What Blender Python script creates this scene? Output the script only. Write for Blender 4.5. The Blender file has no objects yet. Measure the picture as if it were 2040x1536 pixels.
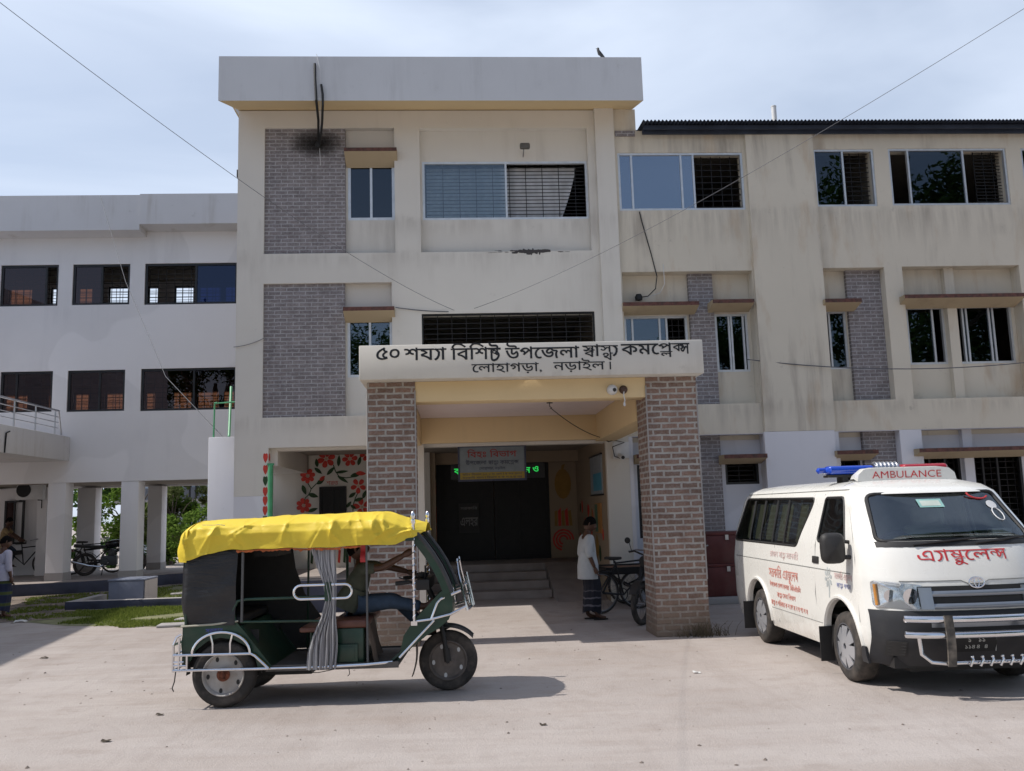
import bpy, bmesh, math, random
from mathutils import Vector, Matrix, noise
from mathutils.geometry import delaunay_2d_cdt
from math import sin, cos, pi, radians, sqrt, atan2, hypot

S = bpy.context.scene
COL = S.collection

# ------------------------------------------------------------------ camera
EYE = 1.78
MC = ((0.99777, -0.0599, -0.02936), (-0.02081, 0.13855, -0.99014), (0.06337, 0.98854, 0.137))
cam_d = bpy.data.cameras.new('camera'); cam = bpy.data.objects.new('camera', cam_d); COL.objects.link(cam)
cam_d.sensor_width = 36; cam_d.lens = 36 * 1780 / 2040; cam_d.clip_start = .05; cam_d.clip_end = 2000
r0, r1, r2 = MC
cam.matrix_world = Matrix(((r0[0], -r1[0], -r2[0], 0), (r0[1], -r1[1], -r2[1], 0), (r0[2], -r1[2], -r2[2], EYE), (0, 0, 0, 1)))
S.camera = cam
# ------------------------------------------------------------------ sky, sun, exposure
SUN_EL, SUN_AZ = 51.0, 270.3          # degrees; azimuth clockwise from +Y
W_ = bpy.data.worlds.new('World'); S.world = W_; W_.use_nodes = True
nt = W_.node_tree; nt.nodes.clear()
def _n(t, ty, **k):
    n = t.nodes.new(ty)
    for a, b in k.items():
        if a.startswith('i_'):
            n.inputs[a[2:].replace('_', ' ')].default_value = b
        else: setattr(n, a, b)
    return n
sky = _n(nt, 'ShaderNodeTexSky', sky_type='NISHITA', sun_disc=False, sun_elevation=radians(SUN_EL), sun_rotation=radians(SUN_AZ),
         altitude=0, air_density=1.0, dust_density=1.6, ozone_density=1.4)
bg = _n(nt, 'ShaderNodeBackground'); bg.inputs[1].default_value = 0.115
out = _n(nt, 'ShaderNodeOutputWorld')
tc = _n(nt, 'ShaderNodeTexCoord')
mp = _n(nt, 'ShaderNodeMapping'); mp.inputs['Scale'].default_value = (1.0, 1.2, 3.2); mp.inputs['Location'].default_value = (.35, .1, .25)
nz = _n(nt, 'ShaderNodeTexNoise', i_Scale=1.5, i_Detail=6.0, i_Roughness=.48, i_Distortion=.5)
cr = _n(nt, 'ShaderNodeValToRGB'); cr.color_ramp.elements[0].position = .40; cr.color_ramp.elements[1].position = .62
cr.color_ramp.elements[0].color = (.55, .55, .55, 1); cr.color_ramp.elements[1].color = (1, 1, 1, 1)
mx = _n(nt, 'ShaderNodeMix', data_type='RGBA')
mx.inputs['B'].default_value = (6.0, 6.75, 8.05, 1)
sep = _n(nt, 'ShaderNodeSeparateXYZ'); nt.links.new(tc.outputs['Generated'], sep.inputs[0])
mr = _n(nt, 'ShaderNodeMapRange', interpolation_type='SMOOTHSTEP'); nt.links.new(sep.outputs[1], mr.inputs[0])   # cloud kept bright northward, thinned southward to dim the light on the facade
mr.inputs[1].default_value = -.35; mr.inputs[2].default_value = .55; mr.inputs[3].default_value = .28; mr.inputs[4].default_value = 1.0
mm = _n(nt, 'ShaderNodeMath', operation='MULTIPLY')
nt.links.new(tc.outputs['Generated'], mp.inputs['Vector']); nt.links.new(mp.outputs[0], nz.inputs['Vector'])
nt.links.new(nz.outputs['Fac'], cr.inputs[0]); nt.links.new(cr.outputs[0], mm.inputs[0]); nt.links.new(mr.outputs[0], mm.inputs[1]); nt.links.new(mm.outputs[0], mx.inputs['Factor'])
nt.links.new(sky.outputs[0], mx.inputs['A']); nt.links.new(mx.outputs['Result'], bg.inputs[0]); nt.links.new(bg.outputs[0], out.inputs[0])

sun_d = bpy.data.lights.new('sun', 'SUN'); sun_d.energy = 3.6; sun_d.angle = radians(.53); sun_d.color = (1, .95, .88)
sun = bpy.data.objects.new('sun', sun_d); COL.objects.link(sun); sun.location = (-30, 0, 40)
sun.rotation_euler = (radians(90 - SUN_EL), 0, radians(180 - SUN_AZ))
S.view_settings.view_transform = 'Standard'; S.view_settings.look = 'None'; S.view_settings.gamma = 1
S.view_settings.use_curve_mapping = False; S.view_settings.exposure = 0.22
S.render.engine = 'CYCLES'
S.cycles.max_bounces = 8; S.cycles.transparent_max_bounces = 16

# ------------------------------------------------------------------ measuring helper: photo pixel -> point on the plane y=Y
def U(px, py, Y):
    d = ((px - 1020) / 1780, (py - 768) / 1780, 1.0)
    w = [sum(MC[i][k] * d[i] for i in range(3)) for k in range(3)]
    t = Y / w[1]
    return w[0] * t, EYE + w[2] * t

# ------------------------------------------------------------------ mesh builder
class MB:
    def __init__(s): s.v = []; s.f = []; s.m = []; s.sm = []
    def add(s, vs, fs, mi=0, smooth=False, M=None):
        o = len(s.v)
        s.v += [tuple(M @ Vector(p)) for p in vs] if M is not None else [tuple(p) for p in vs]
        for f in fs: s.f.append([i + o for i in f]); s.m.append(mi); s.sm.append(smooth)
        return s
    def box(s, x0, x1, y0, y1, z0, z1, mi=0, M=None):
        v = [(x, y, z) for x in (x0, x1) for y in (y0, y1) for z in (z0, z1)]
        return s.add(v, [(0, 1, 3, 2), (4, 6, 7, 5), (0, 4, 5, 1), (2, 3, 7, 6), (0, 2, 6, 4), (1, 5, 7, 3)], mi, False, M)
    def tube(s, pts, r, n=8, mi=0, closed=False, caps=True, M=None):
        P = [Vector(p) for p in pts]; N = len(P); rs = r if isinstance(r, (list, tuple)) else [r] * N
        vs = []; fs = []
        def tan(i):
            a = P[(i - 1) % N] if (closed or i > 0) else P[i]; b = P[(i + 1) % N] if (closed or i < N - 1) else P[i]
            t = (b - a); return t.normalized() if t.length > 1e-9 else Vector((0, 0, 1))
        t0 = tan(0); up = Vector((0, 0, 1)) if abs(t0.z) < .9 else Vector((1, 0, 0))
        u = t0.cross(up).normalized()
        for i in range(N):
            t = tan(i); u = (u - t * u.dot(t)); u = u.normalized() if u.length > 1e-6 else t.orthogonal().normalized()
            w = t.cross(u)
            for k in range(n):
                a = 2 * pi * k / n; vs.append(P[i] + (u * cos(a) + w * sin(a)) * rs[i])
        for i in range(N if closed else N - 1):
            j = (i + 1) % N
            for k in range(n):
                l = (k + 1) % n; fs.append((i * n + k, i * n + l, j * n + l, j * n + k))
        if caps and not closed: fs.append(tuple(range(n))[::-1]); fs.append(tuple((N - 1) * n + k for k in range(n)))
        return s.add(vs, fs, mi, True, M)
    def cyl(s, p0, p1, r0, r1=None, n=16, mi=0, M=None): return s.tube([p0, p1], [r0, r0 if r1 is None else r1], n, mi, M=M)
    def lathe(s, prof, n=24, mi=0, M=None, closed=False, open0=False):      # prof: (radius, height) about local z
        vs = []; fs = []; N = len(prof)
        for i, (r, h) in enumerate(prof):
            for k in range(n): a = 2 * pi * k / n; vs.append((r * cos(a), r * sin(a), h))
        for i in range(N if closed else N - 1):
            j = (i + 1) % N
            for k in range(n): l = (k + 1) % n; fs.append((i * n + k, i * n + l, j * n + l, j * n + k))
        if not closed:
            if not open0: fs.append(tuple(range(n))[::-1])
            fs.append(tuple((N - 1) * n + k for k in range(n)))
        return s.add(vs, fs, mi, True, M)
    def prism(s, poly, d0, d1, axis='y', mi=0, M=None):        # poly: 2-D outline; axis: extrusion
        def P(a, b, d): return {'y': (a, d, b), 'x': (d, a, b), 'z': (a, b, d)}[axis]
        n = len(poly); v = [P(a, b, d0) for a, b in poly] + [P(a, b, d1) for a, b in poly]
        f = [tuple(range(n)), tuple(range(n, 2 * n))[::-1]] + [(i, (i + 1) % n + 0, (i + 1) % n + n, i + n) for i in range(n)]
        return s.add(v, f, mi, False, M)
    def grid(s, fn, nu, nv, mi=0, smooth=True, thick=0, M=None, wrap=False):   # fn(u,v)->point, u,v in 0..1
        P = [[Vector(fn(i / nu, j / nv)) for j in range(nv + 1)] for i in range(nu + 1)]
        vs = [p for row in P for p in row]; k = nv + 1
        fs = [(i * k + j, (i + 1) * k + j, (i + 1) * k + j + 1, i * k + j + 1) for i in range(nu) for j in range(nv)]
        if thick:
            nr = []
            for i in range(nu + 1):
                for j in range(nv + 1):
                    a = P[min(i + 1, nu)][j] - P[max(i - 1, 0)][j]; b = P[i][min(j + 1, nv)] - P[i][max(j - 1, 0)]
                    c = a.cross(b); nr.append(c.normalized() if c.length > 1e-9 else Vector((0, 0, 1)))
            o = len(vs); vs = vs + [p - q * thick for p, q in zip(vs, nr)]
            fs = fs + [tuple(x + o for x in f[::-1]) for f in fs]
            for i in range(nu): fs += [(i * k, i * k + o, (i + 1) * k + o, (i + 1) * k), (i * k + nv, (i + 1) * k + nv, (i + 1) * k + nv + o, i * k + nv + o)]
            for j in range(nv): fs += [(j, j + 1, j + 1 + o, j + o), (nu * k + j, nu * k + j + o, nu * k + j + 1 + o, nu * k + j + 1)]
        return s.add(vs, fs, mi, smooth, M)
    def plate(s, x0, x1, z0, z1, y0, y1, holes, mi=0):          # wall slab with rectangular openings
        xs = sorted({x0, x1} | {min(max(h[k], x0), x1) for h in holes for k in (0, 1)})
        zs = sorted({z0, z1} | {min(max(h[k], z0), z1) for h in holes for k in (2, 3)})
        def occ(i, j):
            if i < 0 or j < 0 or i >= len(xs) - 1 or j >= len(zs) - 1: return False
            cx = (xs[i] + xs[i + 1]) / 2; cz = (zs[j] + zs[j + 1]) / 2
            return not any(h[0] < cx < h[1] and h[2] < cz < h[3] for h in holes)
        idx = {}
        vs = []; fs = []
        def V(i, j, k):
            if (i, j, k) not in idx: idx[(i, j, k)] = len(vs); vs.append((xs[i], (y0, y1)[k], zs[j]))
            return idx[(i, j, k)]
        for i in range(len(xs) - 1):
            for j in range(len(zs) - 1):
                if not occ(i, j): continue
                fs.append((V(i, j, 0), V(i + 1, j, 0), V(i + 1, j + 1, 0), V(i, j + 1, 0)))
                fs.append((V(i, j, 1), V(i, j + 1, 1), V(i + 1, j + 1, 1), V(i + 1, j, 1)))
                if not occ(i - 1, j): fs.append((V(i, j, 0), V(i, j + 1, 0), V(i, j + 1, 1), V(i, j, 1)))
                if not occ(i + 1, j): fs.append((V(i + 1, j, 0), V(i + 1, j, 1), V(i + 1, j + 1, 1), V(i + 1, j + 1, 0)))
                if not occ(i, j - 1): fs.append((V(i, j, 0), V(i, j, 1), V(i + 1, j, 1), V(i + 1, j, 0)))
                if not occ(i, j + 1): fs.append((V(i, j + 1, 0), V(i + 1, j + 1, 0), V(i + 1, j + 1, 1), V(i, j + 1, 1)))
        return s.add(vs, fs, mi)
    def loops(s, loops, fn, depth, mi=0):                       # painted shape, holes by winding; fn(x,y,d)->3-D
        pts = []; ed = []; o = 0
        for l in loops:
            m = len(l); pts += [Vector(p) for p in l]; ed += [(o + i, o + (i + 1) % m) for i in range(m)]; o += m
        V2, E2, F2, *_r = delaunay_2d_cdt(pts, ed, [], 0, 1e-7)
        def wind(x, y):
            w = 0
            for l in loops:
                for i in range(len(l)):
                    (ax, ay), (bx, by) = l[i - 1], l[i]
                    if (ay > y) != (by > y) and x < (bx - ax) * (y - ay) / (by - ay) + ax: w += 1 if by > ay else -1
            return w
        keep = [f for f in F2 if wind(sum(V2[i].x for i in f) / len(f), sum(V2[i].y for i in f) / len(f))]
        s.add([fn(v.x, v.y, depth) for v in V2], keep, mi)
        vs = [fn(x, y, 0) for x, y in pts] + [fn(x, y, depth) for x, y in pts]; n = len(pts)
        return s.add(vs, [(i, j, j + n, i + n) for i, j in ed], mi)
    def mesh(s, name, mats, bevel=0, seg=2, sharp=40, fix=True):
        me = bpy.data.meshes.new(name); me.from_pydata(s.v, [], s.f)
        for m in (mats if isinstance(mats, (list, tuple)) else [mats]): me.materials.append(m)
        me.polygons.foreach_set('material_index', s.m); me.polygons.foreach_set('use_smooth', s.sm)
        bm = bmesh.new(); bm.from_mesh(me)
        if fix: bmesh.ops.recalc_face_normals(bm, faces=bm.faces)
        if bevel:
            ed = [e for e in bm.edges if len(e.link_faces) == 2 and e.calc_face_angle(0) > radians(30)]
            try: bmesh.ops.bevel(bm, geom=ed, offset=bevel, segments=seg, profile=.5, affect='EDGES', clamp_overlap=True)
            except Exception: pass
            for f in bm.faces: f.smooth = True
        for e in bm.edges:
            if len(e.link_faces) == 2 and e.calc_face_angle(0) > radians(sharp): e.smooth = False
        bm.to_mesh(me); bm.free()
        return me

WM = {}                                                          # world matrix of each object as built
def tag(o, label=None, cat=None, group=None, kind=None):
    if label: o['label'] = label
    if cat: o['category'] = cat
    if group: o['group'] = group
    if kind: o['kind'] = kind
    return o
def thing(name, loc, label, cat, group=None, rz=0):
    o = bpy.data.objects.new(name, None); COL.objects.link(o); o.empty_display_size = .2
    o.location = loc; o.rotation_euler = (0, 0, rz); WM[o] = Matrix.Translation(loc) @ Matrix.Rotation(rz, 4, 'Z')
    return tag(o, label, cat, group)
def put(name, me, parent=None, label=None, cat=None, group=None, kind=None, local=False):
    """link a mesh given in world coordinates (or in the parent's frame when local)"""
    o = bpy.data.objects.new(name, me); COL.objects.link(o)
    if parent is not None:
        o.parent = parent; M = WM[parent]; WM[o] = M
        if not local: me.transform(M.inverted())
    elif kind != 'structure':
        xs = [v.co for v in me.vertices]
        c = Vector(((min(p.x for p in xs) + max(p.x for p in xs)) / 2, (min(p.y for p in xs) + max(p.y for p in xs)) / 2, min(p.z for p in xs)))
        me.transform(Matrix.Translation(-c)); o.location = c; WM[o] = Matrix.Translation(c)
    else: WM[o] = Matrix.Identity(4)
    return tag(o, label, cat, group, kind)
def copy_tree(o, parent=None):
    c = o.copy(); COL.objects.link(c)
    if parent is not None: c.parent = parent
    for ch in [q for q in COL.objects if q.parent == o]: copy_tree(ch, c)
    return c
RND = random.Random(7)
# ------------------------------------------------------------------ materials
def L(r, g, b):                                                  # sRGB 0..255 -> linear
    f = lambda c: (c / 255 / 12.92) if c <= 10 else ((c / 255 + .055) / 1.055) ** 2.4
    return (f(r), f(g), f(b), 1)
class NT:
    def __init__(s, name):
        s.m = bpy.data.materials.new(name); s.m.use_nodes = True; s.t = s.m.node_tree; s.t.nodes.clear()
        s.out = s.t.nodes.new('ShaderNodeOutputMaterial')
    def n(s, ty, **k): return _n(s.t, ty, **k)
    def l(s, a, b): s.t.links.new(a, b)
    def coord(s, kind='Object'): return s.n('ShaderNodeTexCoord').outputs[kind]
    def pos(s): return s.n('ShaderNodeNewGeometry').outputs['Position']
    def map(s, vec, scale=(1, 1, 1), loc=(0, 0, 0)):
        m = s.n('ShaderNodeMapping'); m.inputs['Scale'].default_value = scale; m.inputs['Location'].default_value = loc; s.l(vec, m.inputs[0]); return m.outputs[0]
    def noise(s, vec, scale, detail=4, rough=.55, dist=0):
        q = s.n('ShaderNodeTexNoise', i_Scale=scale, i_Detail=float(detail), i_Roughness=rough, i_Distortion=float(dist)); s.l(vec, q.inputs['Vector']); return q.outputs['Fac']
    def ramp(s, fac, stops):
        r = s.n('ShaderNodeValToRGB'); e = r.color_ramp.elements
        while len(e) < len(stops): e.new(.5)
        for q, (p, c) in zip(e, stops): q.position = p; q.color = c if len(c) == 4 else (*c, 1)
        s.l(fac, r.inputs[0]); return r.outputs[0]
    def mix(s, fac, a, b, mode='MIX'):
        q = s.n('ShaderNodeMix', data_type='RGBA', blend_type=mode)
        for sock, v in ((q.inputs['Factor'], fac), (q.inputs['A'], a), (q.inputs['B'], b)):
            if hasattr(v, 'is_linked'): s.l(v, sock)
            else: sock.default_value = v
        return q.outputs['Result']
    def math(s, op, a, b=0.0):
        q = s.n('ShaderNodeMath', operation=op)
        for sock, v in ((q.inputs[0], a), (q.inputs[1], b)):
            if hasattr(v, 'is_linked'): s.l(v, sock)
            else: sock.default_value = v
        return q.outputs[0]
    def bsdf(s, color, rough=.6, metal=0, bump=None, bstr=.3, bdist=.01, coat=0, spec=.5):
        b = s.n('ShaderNodeBsdfPrincipled')
        for sock, v in (('Base Color', color), ('Roughness', rough), ('Metallic', metal), ('Coat Weight', coat), ('Specular IOR Level', spec)):
            if hasattr(v, 'is_linked'): s.l(v, b.inputs[sock])
            else: b.inputs[sock].default_value = v
        if bump is not None:
            q = s.n('ShaderNodeBump'); q.inputs['Strength'].default_value = bstr; q.inputs['Distance'].default_value = bdist
            s.l(bump, q.inputs['Height']); s.l(q.outputs[0], b.inputs['Normal'])
        s.l(b.outputs[0], s.out.inputs[0]); return b
def g3(v): return (v, v, v, 1)

def plain(name, col, rough=.55, metal=0, var=.12, scale=6, bump=.15, coat=0, spec=.5, dist=.004, dust=None):
    t = NT(name); c = t.coord(); f = t.noise(c, scale, 5)
    lo = tuple(x * (1 - var) for x in col[:3]) + (1,); hi = tuple(min(1, x * (1 + var)) for x in col[:3]) + (1,)
    color = t.ramp(f, [(.3, lo), (.7, hi)])
    if dust:
        d = t.ramp(t.noise(c, scale * .6, 6, .65), [(.45, g3(0)), (.75, g3(dust[1]))]); color = t.mix(d, color, dust[0])
    fb = t.noise(c, scale * 12, 3)
    t.bsdf(color, rough, metal, fb, bump, dist, coat, spec); return t.m

def plaster(name, base, stain, streak=.5, grime=.35, warm=None, patch=0, sills=()):
    """painted plaster with weather streaks, patches and hairline waves"""
    t = NT(name); p = t.pos()
    big = t.noise(p, .55, 5, .6); col = t.mix(t.ramp(big, [(.35, g3(0)), (.7, g3(.55))]), base, tuple(x * .88 for x in base[:3]) + (1,))
    st = t.noise(t.map(p, (2.6, 2.6, .22)), 1.0, 6, .65, .3); m = t.noise(p, .8, 3)
    sm = t.math('MULTIPLY', t.ramp(st, [(.5, g3(0)), (.72, g3(1))]), t.ramp(m, [(.42, g3(0)), (.66, g3(streak))]))
    col = t.mix(sm, col, stain)
    if sills:                                                    # rain streaks running down from the sills
        sx = t.n('ShaderNodeSeparateXYZ'); t.l(p, sx.inputs[0]); s2 = t.noise(t.map(p, (5.5, 5.5, .5), (7, 1, 2)), 1.0, 5, .65, .2)
        for z0, z1, a in sills:
            mr_ = t.n('ShaderNodeMapRange', interpolation_type='SMOOTHSTEP'); t.l(t.math('ADD', sx.outputs[2], t.math('MULTIPLY', s2, -.5)), mr_.inputs[0])
            mr_.inputs[1].default_value = z0 - .3; mr_.inputs[2].default_value = z1 - .3; tr_ = t.n('ShaderNodeMapRange', interpolation_type='SMOOTHSTEP'); t.l(t.math('ADD', sx.outputs[2], t.math('MULTIPLY', t.noise(p, 3.0, 5, .7), .5)), tr_.inputs[0]); tr_.inputs[1].default_value = z1 + .12; tr_.inputs[2].default_value = z1 + .36; tr_.inputs[3].default_value = 1; tr_.inputs[4].default_value = 0; top = tr_.outputs[0]
            k = t.math('MULTIPLY', t.math('MULTIPLY', mr_.outputs[0], top), t.ramp(s2, [(.40, g3(0)), (.66, g3(a))])); col = t.mix(k, col, tuple(x * .8 for x in stain[:3]) + (1,))
    if warm:
        w = t.math('MULTIPLY', t.ramp(t.noise(t.map(p, (1.7, 1.7, .5), (3, 1, 7)), 1.3, 5, .6), [(.56, g3(0)), (.74, g3(.55))]), 1.0); col = t.mix(w, col, warm)
    sp = t.ramp(t.noise(t.map(p, (1, 1, 1), (9, 2, 4)), 3.5, 8, .75), [(.62, g3(0)), (.76, g3(grime))]); col = t.mix(sp, col, tuple(x * .62 for x in stain[:3]) + (1,))
    if patch:
        ph = t.ramp(t.noise(t.map(p, (.5, .5, .5), (2, 5, 1)), 1.1, 1, .3), [(.53, g3(0)), (.545, g3(patch))]); col = t.mix(ph, col, tuple(min(1, x * 1.12) for x in base[:3]) + (1,))
    t.bsdf(col, .85, 0, t.mix(.5, t.noise(p, 2.2, 4), t.noise(p, 60, 3), 'MIX'), .25, .012, 0, .25); return t.m

def brick(name, c1, c2, mortar, w=.24, h=.0835, msize=.017, dirt=None, bstr=.7, bump_d=.02, worn=.4):
    t = NT(name); p = t.pos(); sx = t.n('ShaderNodeSeparateXYZ'); t.l(p, sx.inputs[0])
    cb = t.n('ShaderNodeCombineXYZ'); t.l(t.math('ADD', sx.outputs[0], sx.outputs[1]), cb.inputs[0]); t.l(sx.outputs[2], cb.inputs[1])
    wob = t.n('ShaderNodeTexNoise', i_Scale=11.0, i_Detail=4.0); t.l(p, wob.inputs['Vector'])
    vv = t.n('ShaderNodeVectorMath', operation='MULTIPLY_ADD'); t.l(wob.outputs['Color'], vv.inputs[0]); vv.inputs[1].default_value = (.034, .020, 0); t.l(cb.outputs[0], vv.inputs[2])
    b = t.n('ShaderNodeTexBrick'); b.inputs['Scale'].default_value = 1; b.inputs['Brick Width'].default_value = w; b.inputs['Row Height'].default_value = h
    b.inputs['Mortar Size'].default_value = msize; b.inputs['Mortar Smooth'].default_value = .35; b.inputs['Bias'].default_value = -.1
    b.inputs['Color1'].default_value = c1; b.inputs['Color2'].default_value = c2; b.inputs['Mortar'].default_value = mortar
    t.l(vv.outputs[0], b.inputs['Vector'])
    n1 = t.noise(p, 26, 6, .7)
    col = t.mix(t.ramp(n1, [(.35, g3(0)), (.7, g3(worn))]), b.outputs['Color'], mortar)
    col = t.mix(t.ramp(t.noise(p, 5, 6, .7), [(.45, g3(0)), (.7, g3(.45))]), col, tuple(x * .5 for x in c1[:3]) + (1,))
    if dirt:                                                     # splashed mud and soot with an edge of its own
        gz = t.math('ADD', t.math('MULTIPLY', sx.outputs[2], dirt[1]), t.noise(p, 3, 6, .7)); dm = t.ramp(gz, [(.55, g3(dirt[2])), (1.0, g3(0))]); col = t.mix(dm, col, dirt[0])
    hgt = t.math('SUBTRACT', t.math('MULTIPLY', n1, .35), b.outputs['Fac'])
    t.bsdf(col, .9, 0, hgt, bstr, bump_d, 0, .2); return t.m

def glass(name, tint, refl=.12, tr=(.8, .85, .85, 1), rough=.0):
    t = NT(name); a = t.n('ShaderNodeBsdfTransparent'); a.inputs[0].default_value = tr
    g = t.n('ShaderNodeBsdfGlossy'); g.inputs['Color'].default_value = tint
    wv = t.noise(t.pos(), 1.4, 2); bp = t.n('ShaderNodeBump'); bp.inputs['Strength'].default_value = .06; bp.inputs['Distance'].default_value = .02; t.l(wv, bp.inputs['Height']); t.l(bp.outputs[0], g.inputs['Normal'])
    g.inputs['Roughness'].default_value = rough
    f = t.n('ShaderNodeFresnel', i_IOR=1.5); q = t.n('ShaderNodeMixShader')
    t.l(t.math('MAXIMUM', f.outputs[0], refl), q.inputs[0]); t.l(a.outputs[0], q.inputs[1]); t.l(g.outputs[0], q.inputs[2]); t.l(q.outputs[0], t.out.inputs[0]); return t.m

def leaf(name, c1, c2):
    t = NT(name); r = t.n('ShaderNodeNewGeometry').outputs['Random Per Island']
    col = t.ramp(r, [(.1, c1), (.9, c2)]); d = t.n('ShaderNodeBsdfDiffuse'); t.l(col, d.inputs[0]); tr = t.n('ShaderNodeBsdfTranslucent'); t.l(col, tr.inputs[0])
    q = t.n('ShaderNodeMixShader'); q.inputs[0].default_value = .4; t.l(d.outputs[0], q.inputs[1]); t.l(tr.outputs[0], q.inputs[2]); t.l(q.outputs[0], t.out.inputs[0]); return t.m

def emit(name, col, s):
    t = NT(name); e = t.n('ShaderNodeEmission'); e.inputs[0].default_value = col; e.inputs[1].default_value = s; t.l(e.outputs[0], t.out.inputs[0]); return t.m

M = {}
M['cream'] = plaster('cream_plaster', (.66, .63, .575, 1), (.33, .29, .25, 1), .35, .25, sills=((7.0, 7.5, .35), (6.4, 6.8, .3), (3.2, 3.6, .3)))
M['beige'] = plaster('beige_plaster', (.66, .605, .505, 1), (.30, .26, .22, 1), .9, .5, warm=(.46, .32, .19, 1), sills=((6.6, 7.62, .42), (8.95, 9.3, .35), (3.3, 3.7, .4)))
M['parapet'] = plaster('grey_white_plaster', (.60, .61, .63, 1), (.36, .36, .37, 1), .5, .2)
M['white'] = plaster('white_plaster', (.66, .66, .70, 1), (.42, .41, .42, 1), .3, .25, patch=.5)
M['wing'] = plaster('wing_white_plaster', (.745, .73, .735, 1), (.45, .44, .46, 1), .25, .2, patch=.5)
M['wing_top'] = plaster('wing_parapet_plaster', (.62, .61, .62, 1), (.40, .37, .34, 1), .9, .6)
M['tan'] = plaster('warm_paint_and_bounce', (.72, .56, .33, 1), (.42, .35, .26, 1), .2, .2)  # also tints the parapet soffit, standing in for warm ground bounce
M['ceil'] = plaster('ceiling_paint', (.72, .62, .60, 1), (.40, .33, .29, 1), .3, .3)
M['navy'] = plain('navy_dado_paint', (.035, .04, .07, 1), .6, 0, .3, 3)
M['brick_red'] = brick('red_pillar_brick', (.255, .148, .110, 1), (.145, .086, .066, 1), (.41, .385, .36, 1), dirt=((.20, .155, .12, 1), .75, .9))
M['brick_grey'] = brick('grey_panel_brick', (.215, .185, .185, 1), (.15, .13, .135, 1), (.40, .39, .40, 1), .235, .075, .012, worn=.55)
M['alu'] = plain('aluminium_frame', (.62, .64, .66, 1), .4, .55, .08, 8, .05)
M['black_frame'] = plain('black_aluminium', (.02, .02, .022, 1), .4, .2, .1)
M['iron'] = plain('black_iron', (.015, .015, .016, 1), .55, .3, .2)
M['hood'] = plaster('hood_paint_and_bounce', (.40, .325, .22, 1), (.2, .15, .1, 1), .6, .5)  # tan of the hood undersides carries warm ground bounce in the colour
M['rusthood'] = plain('rusty_red_edge', (.12, .05, .04, 1), .85, 0, .5, 14, .4, dust=((.05, .045, .04, 1), .9))
M['glass'] = glass('window_glass', (.75, .82, .95, 1), .12, (.62, .68, .68, 1))
M['glass_sky'] = glass('coated_window_glass', (.70, .77, .88, 1), .36, (.40, .46, .5, 1))
M['glass_pale'] = glass('pale_window_glass', (.78, .83, .88, 1), .10, (.85, .9, .92, 1))
M['glass_mid'] = glass('half_coated_window_glass', (.70, .78, .9, 1), .08, (.35, .4, .42, 1))
M['glass_brown'] = glass('brown_tinted_glass', (.55, .5, .55, 1), .09, (.40, .24, .16, 1))
M['glass_blue'] = glass('blue_tinted_glass', (.26, .32, .5, 1), .13, (.08, .1, .22, 1))
M['dark'] = plain('dark_room_paint', (.10, .095, .09, 1), .9, 0, .2)
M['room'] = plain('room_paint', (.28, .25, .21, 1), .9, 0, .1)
M['tin'] = plain('corrugated_tin', (.035, .045, .07, 1), .6, .3, .3, 3)
M['concrete'] = plaster('weathered_concrete', (.36, .34, .33, 1), (.22, .2, .19, 1), .7, .5)
M['concrete_blue'] = plaster('blue_grey_paint', (.20, .22, .28, 1), (.13, .13, .15, 1), .9, .5)
M['floor'] = plain('cement_floor', (.30, .26, .24, 1), .8, 0, .18, 2.5, .3)
M['black'] = plain('black_rubber', (.018, .017, .017, 1), .6, 0, .2, 10, .2)
M['tyre'] = plain('dusty_tyre', (.03, .027, .025, 1), .85, 0, .2, 10, .3, dust=((.16, .13, .11, 1), .6))
M['chrome'] = plain('chrome', (.78, .78, .80, 1), .13, 1, .06, 10, .05)
M['steel'] = plain('brushed_steel', (.5, .5, .52, 1), .3, 1, .1, 20, .1)
M['cable'] = plain('cable_black', (.012, .012, .012, 1), .6, 0, .1)
M['wire'] = plain('wire_grey', (.10, .105, .12, 1), .6, 0, .1)
M['pvc'] = plain('pvc_white', (.62, .62, .62, 1), .5, 0, .08)
M['lettering'] = plain('black_sign_paint', (.008, .009, .012, 1), .5, 0, .2)
M['red_paint'] = plain('red_paint', (.50, .035, .04, 1), .5, 0, .15)
M['mural_red'] = plain('mural_red', (.55, .05, .035, 1), .8, 0, .2, 12)
M['mural_green'] = plain('mural_green', (.025, .06, .02, 1), .8, 0, .35, 12)
M['mural_cream'] = plain('mural_cream', (.55, .42, .28, 1), .8)
M['mural_ochre'] = plain('mural_ochre', (.30, .17, .04, 1), .8)
M['green_pipe'] = plain('green_pipe_paint', (.06, .30, .14, 1), .45, 0, .15)
M['dkred'] = plain('dark_red_enamel', (.10, .018, .016, 1), .5, 0, .25, 4, dust=((.12, .09, .08, 1), .4))
M['wood'] = plain('worn_wood', (.16, .09, .055, 1), .75, 0, .35, 7, .3)
M['skin'] = plain('brown_skin', (.085, .038, .022, 1), .5, 0, .12, 20, .05)
M['hair'] = plain('black_hair', (.006, .005, .005, 1), .9, 0, .3, 40, .4, spec=.08)
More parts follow.
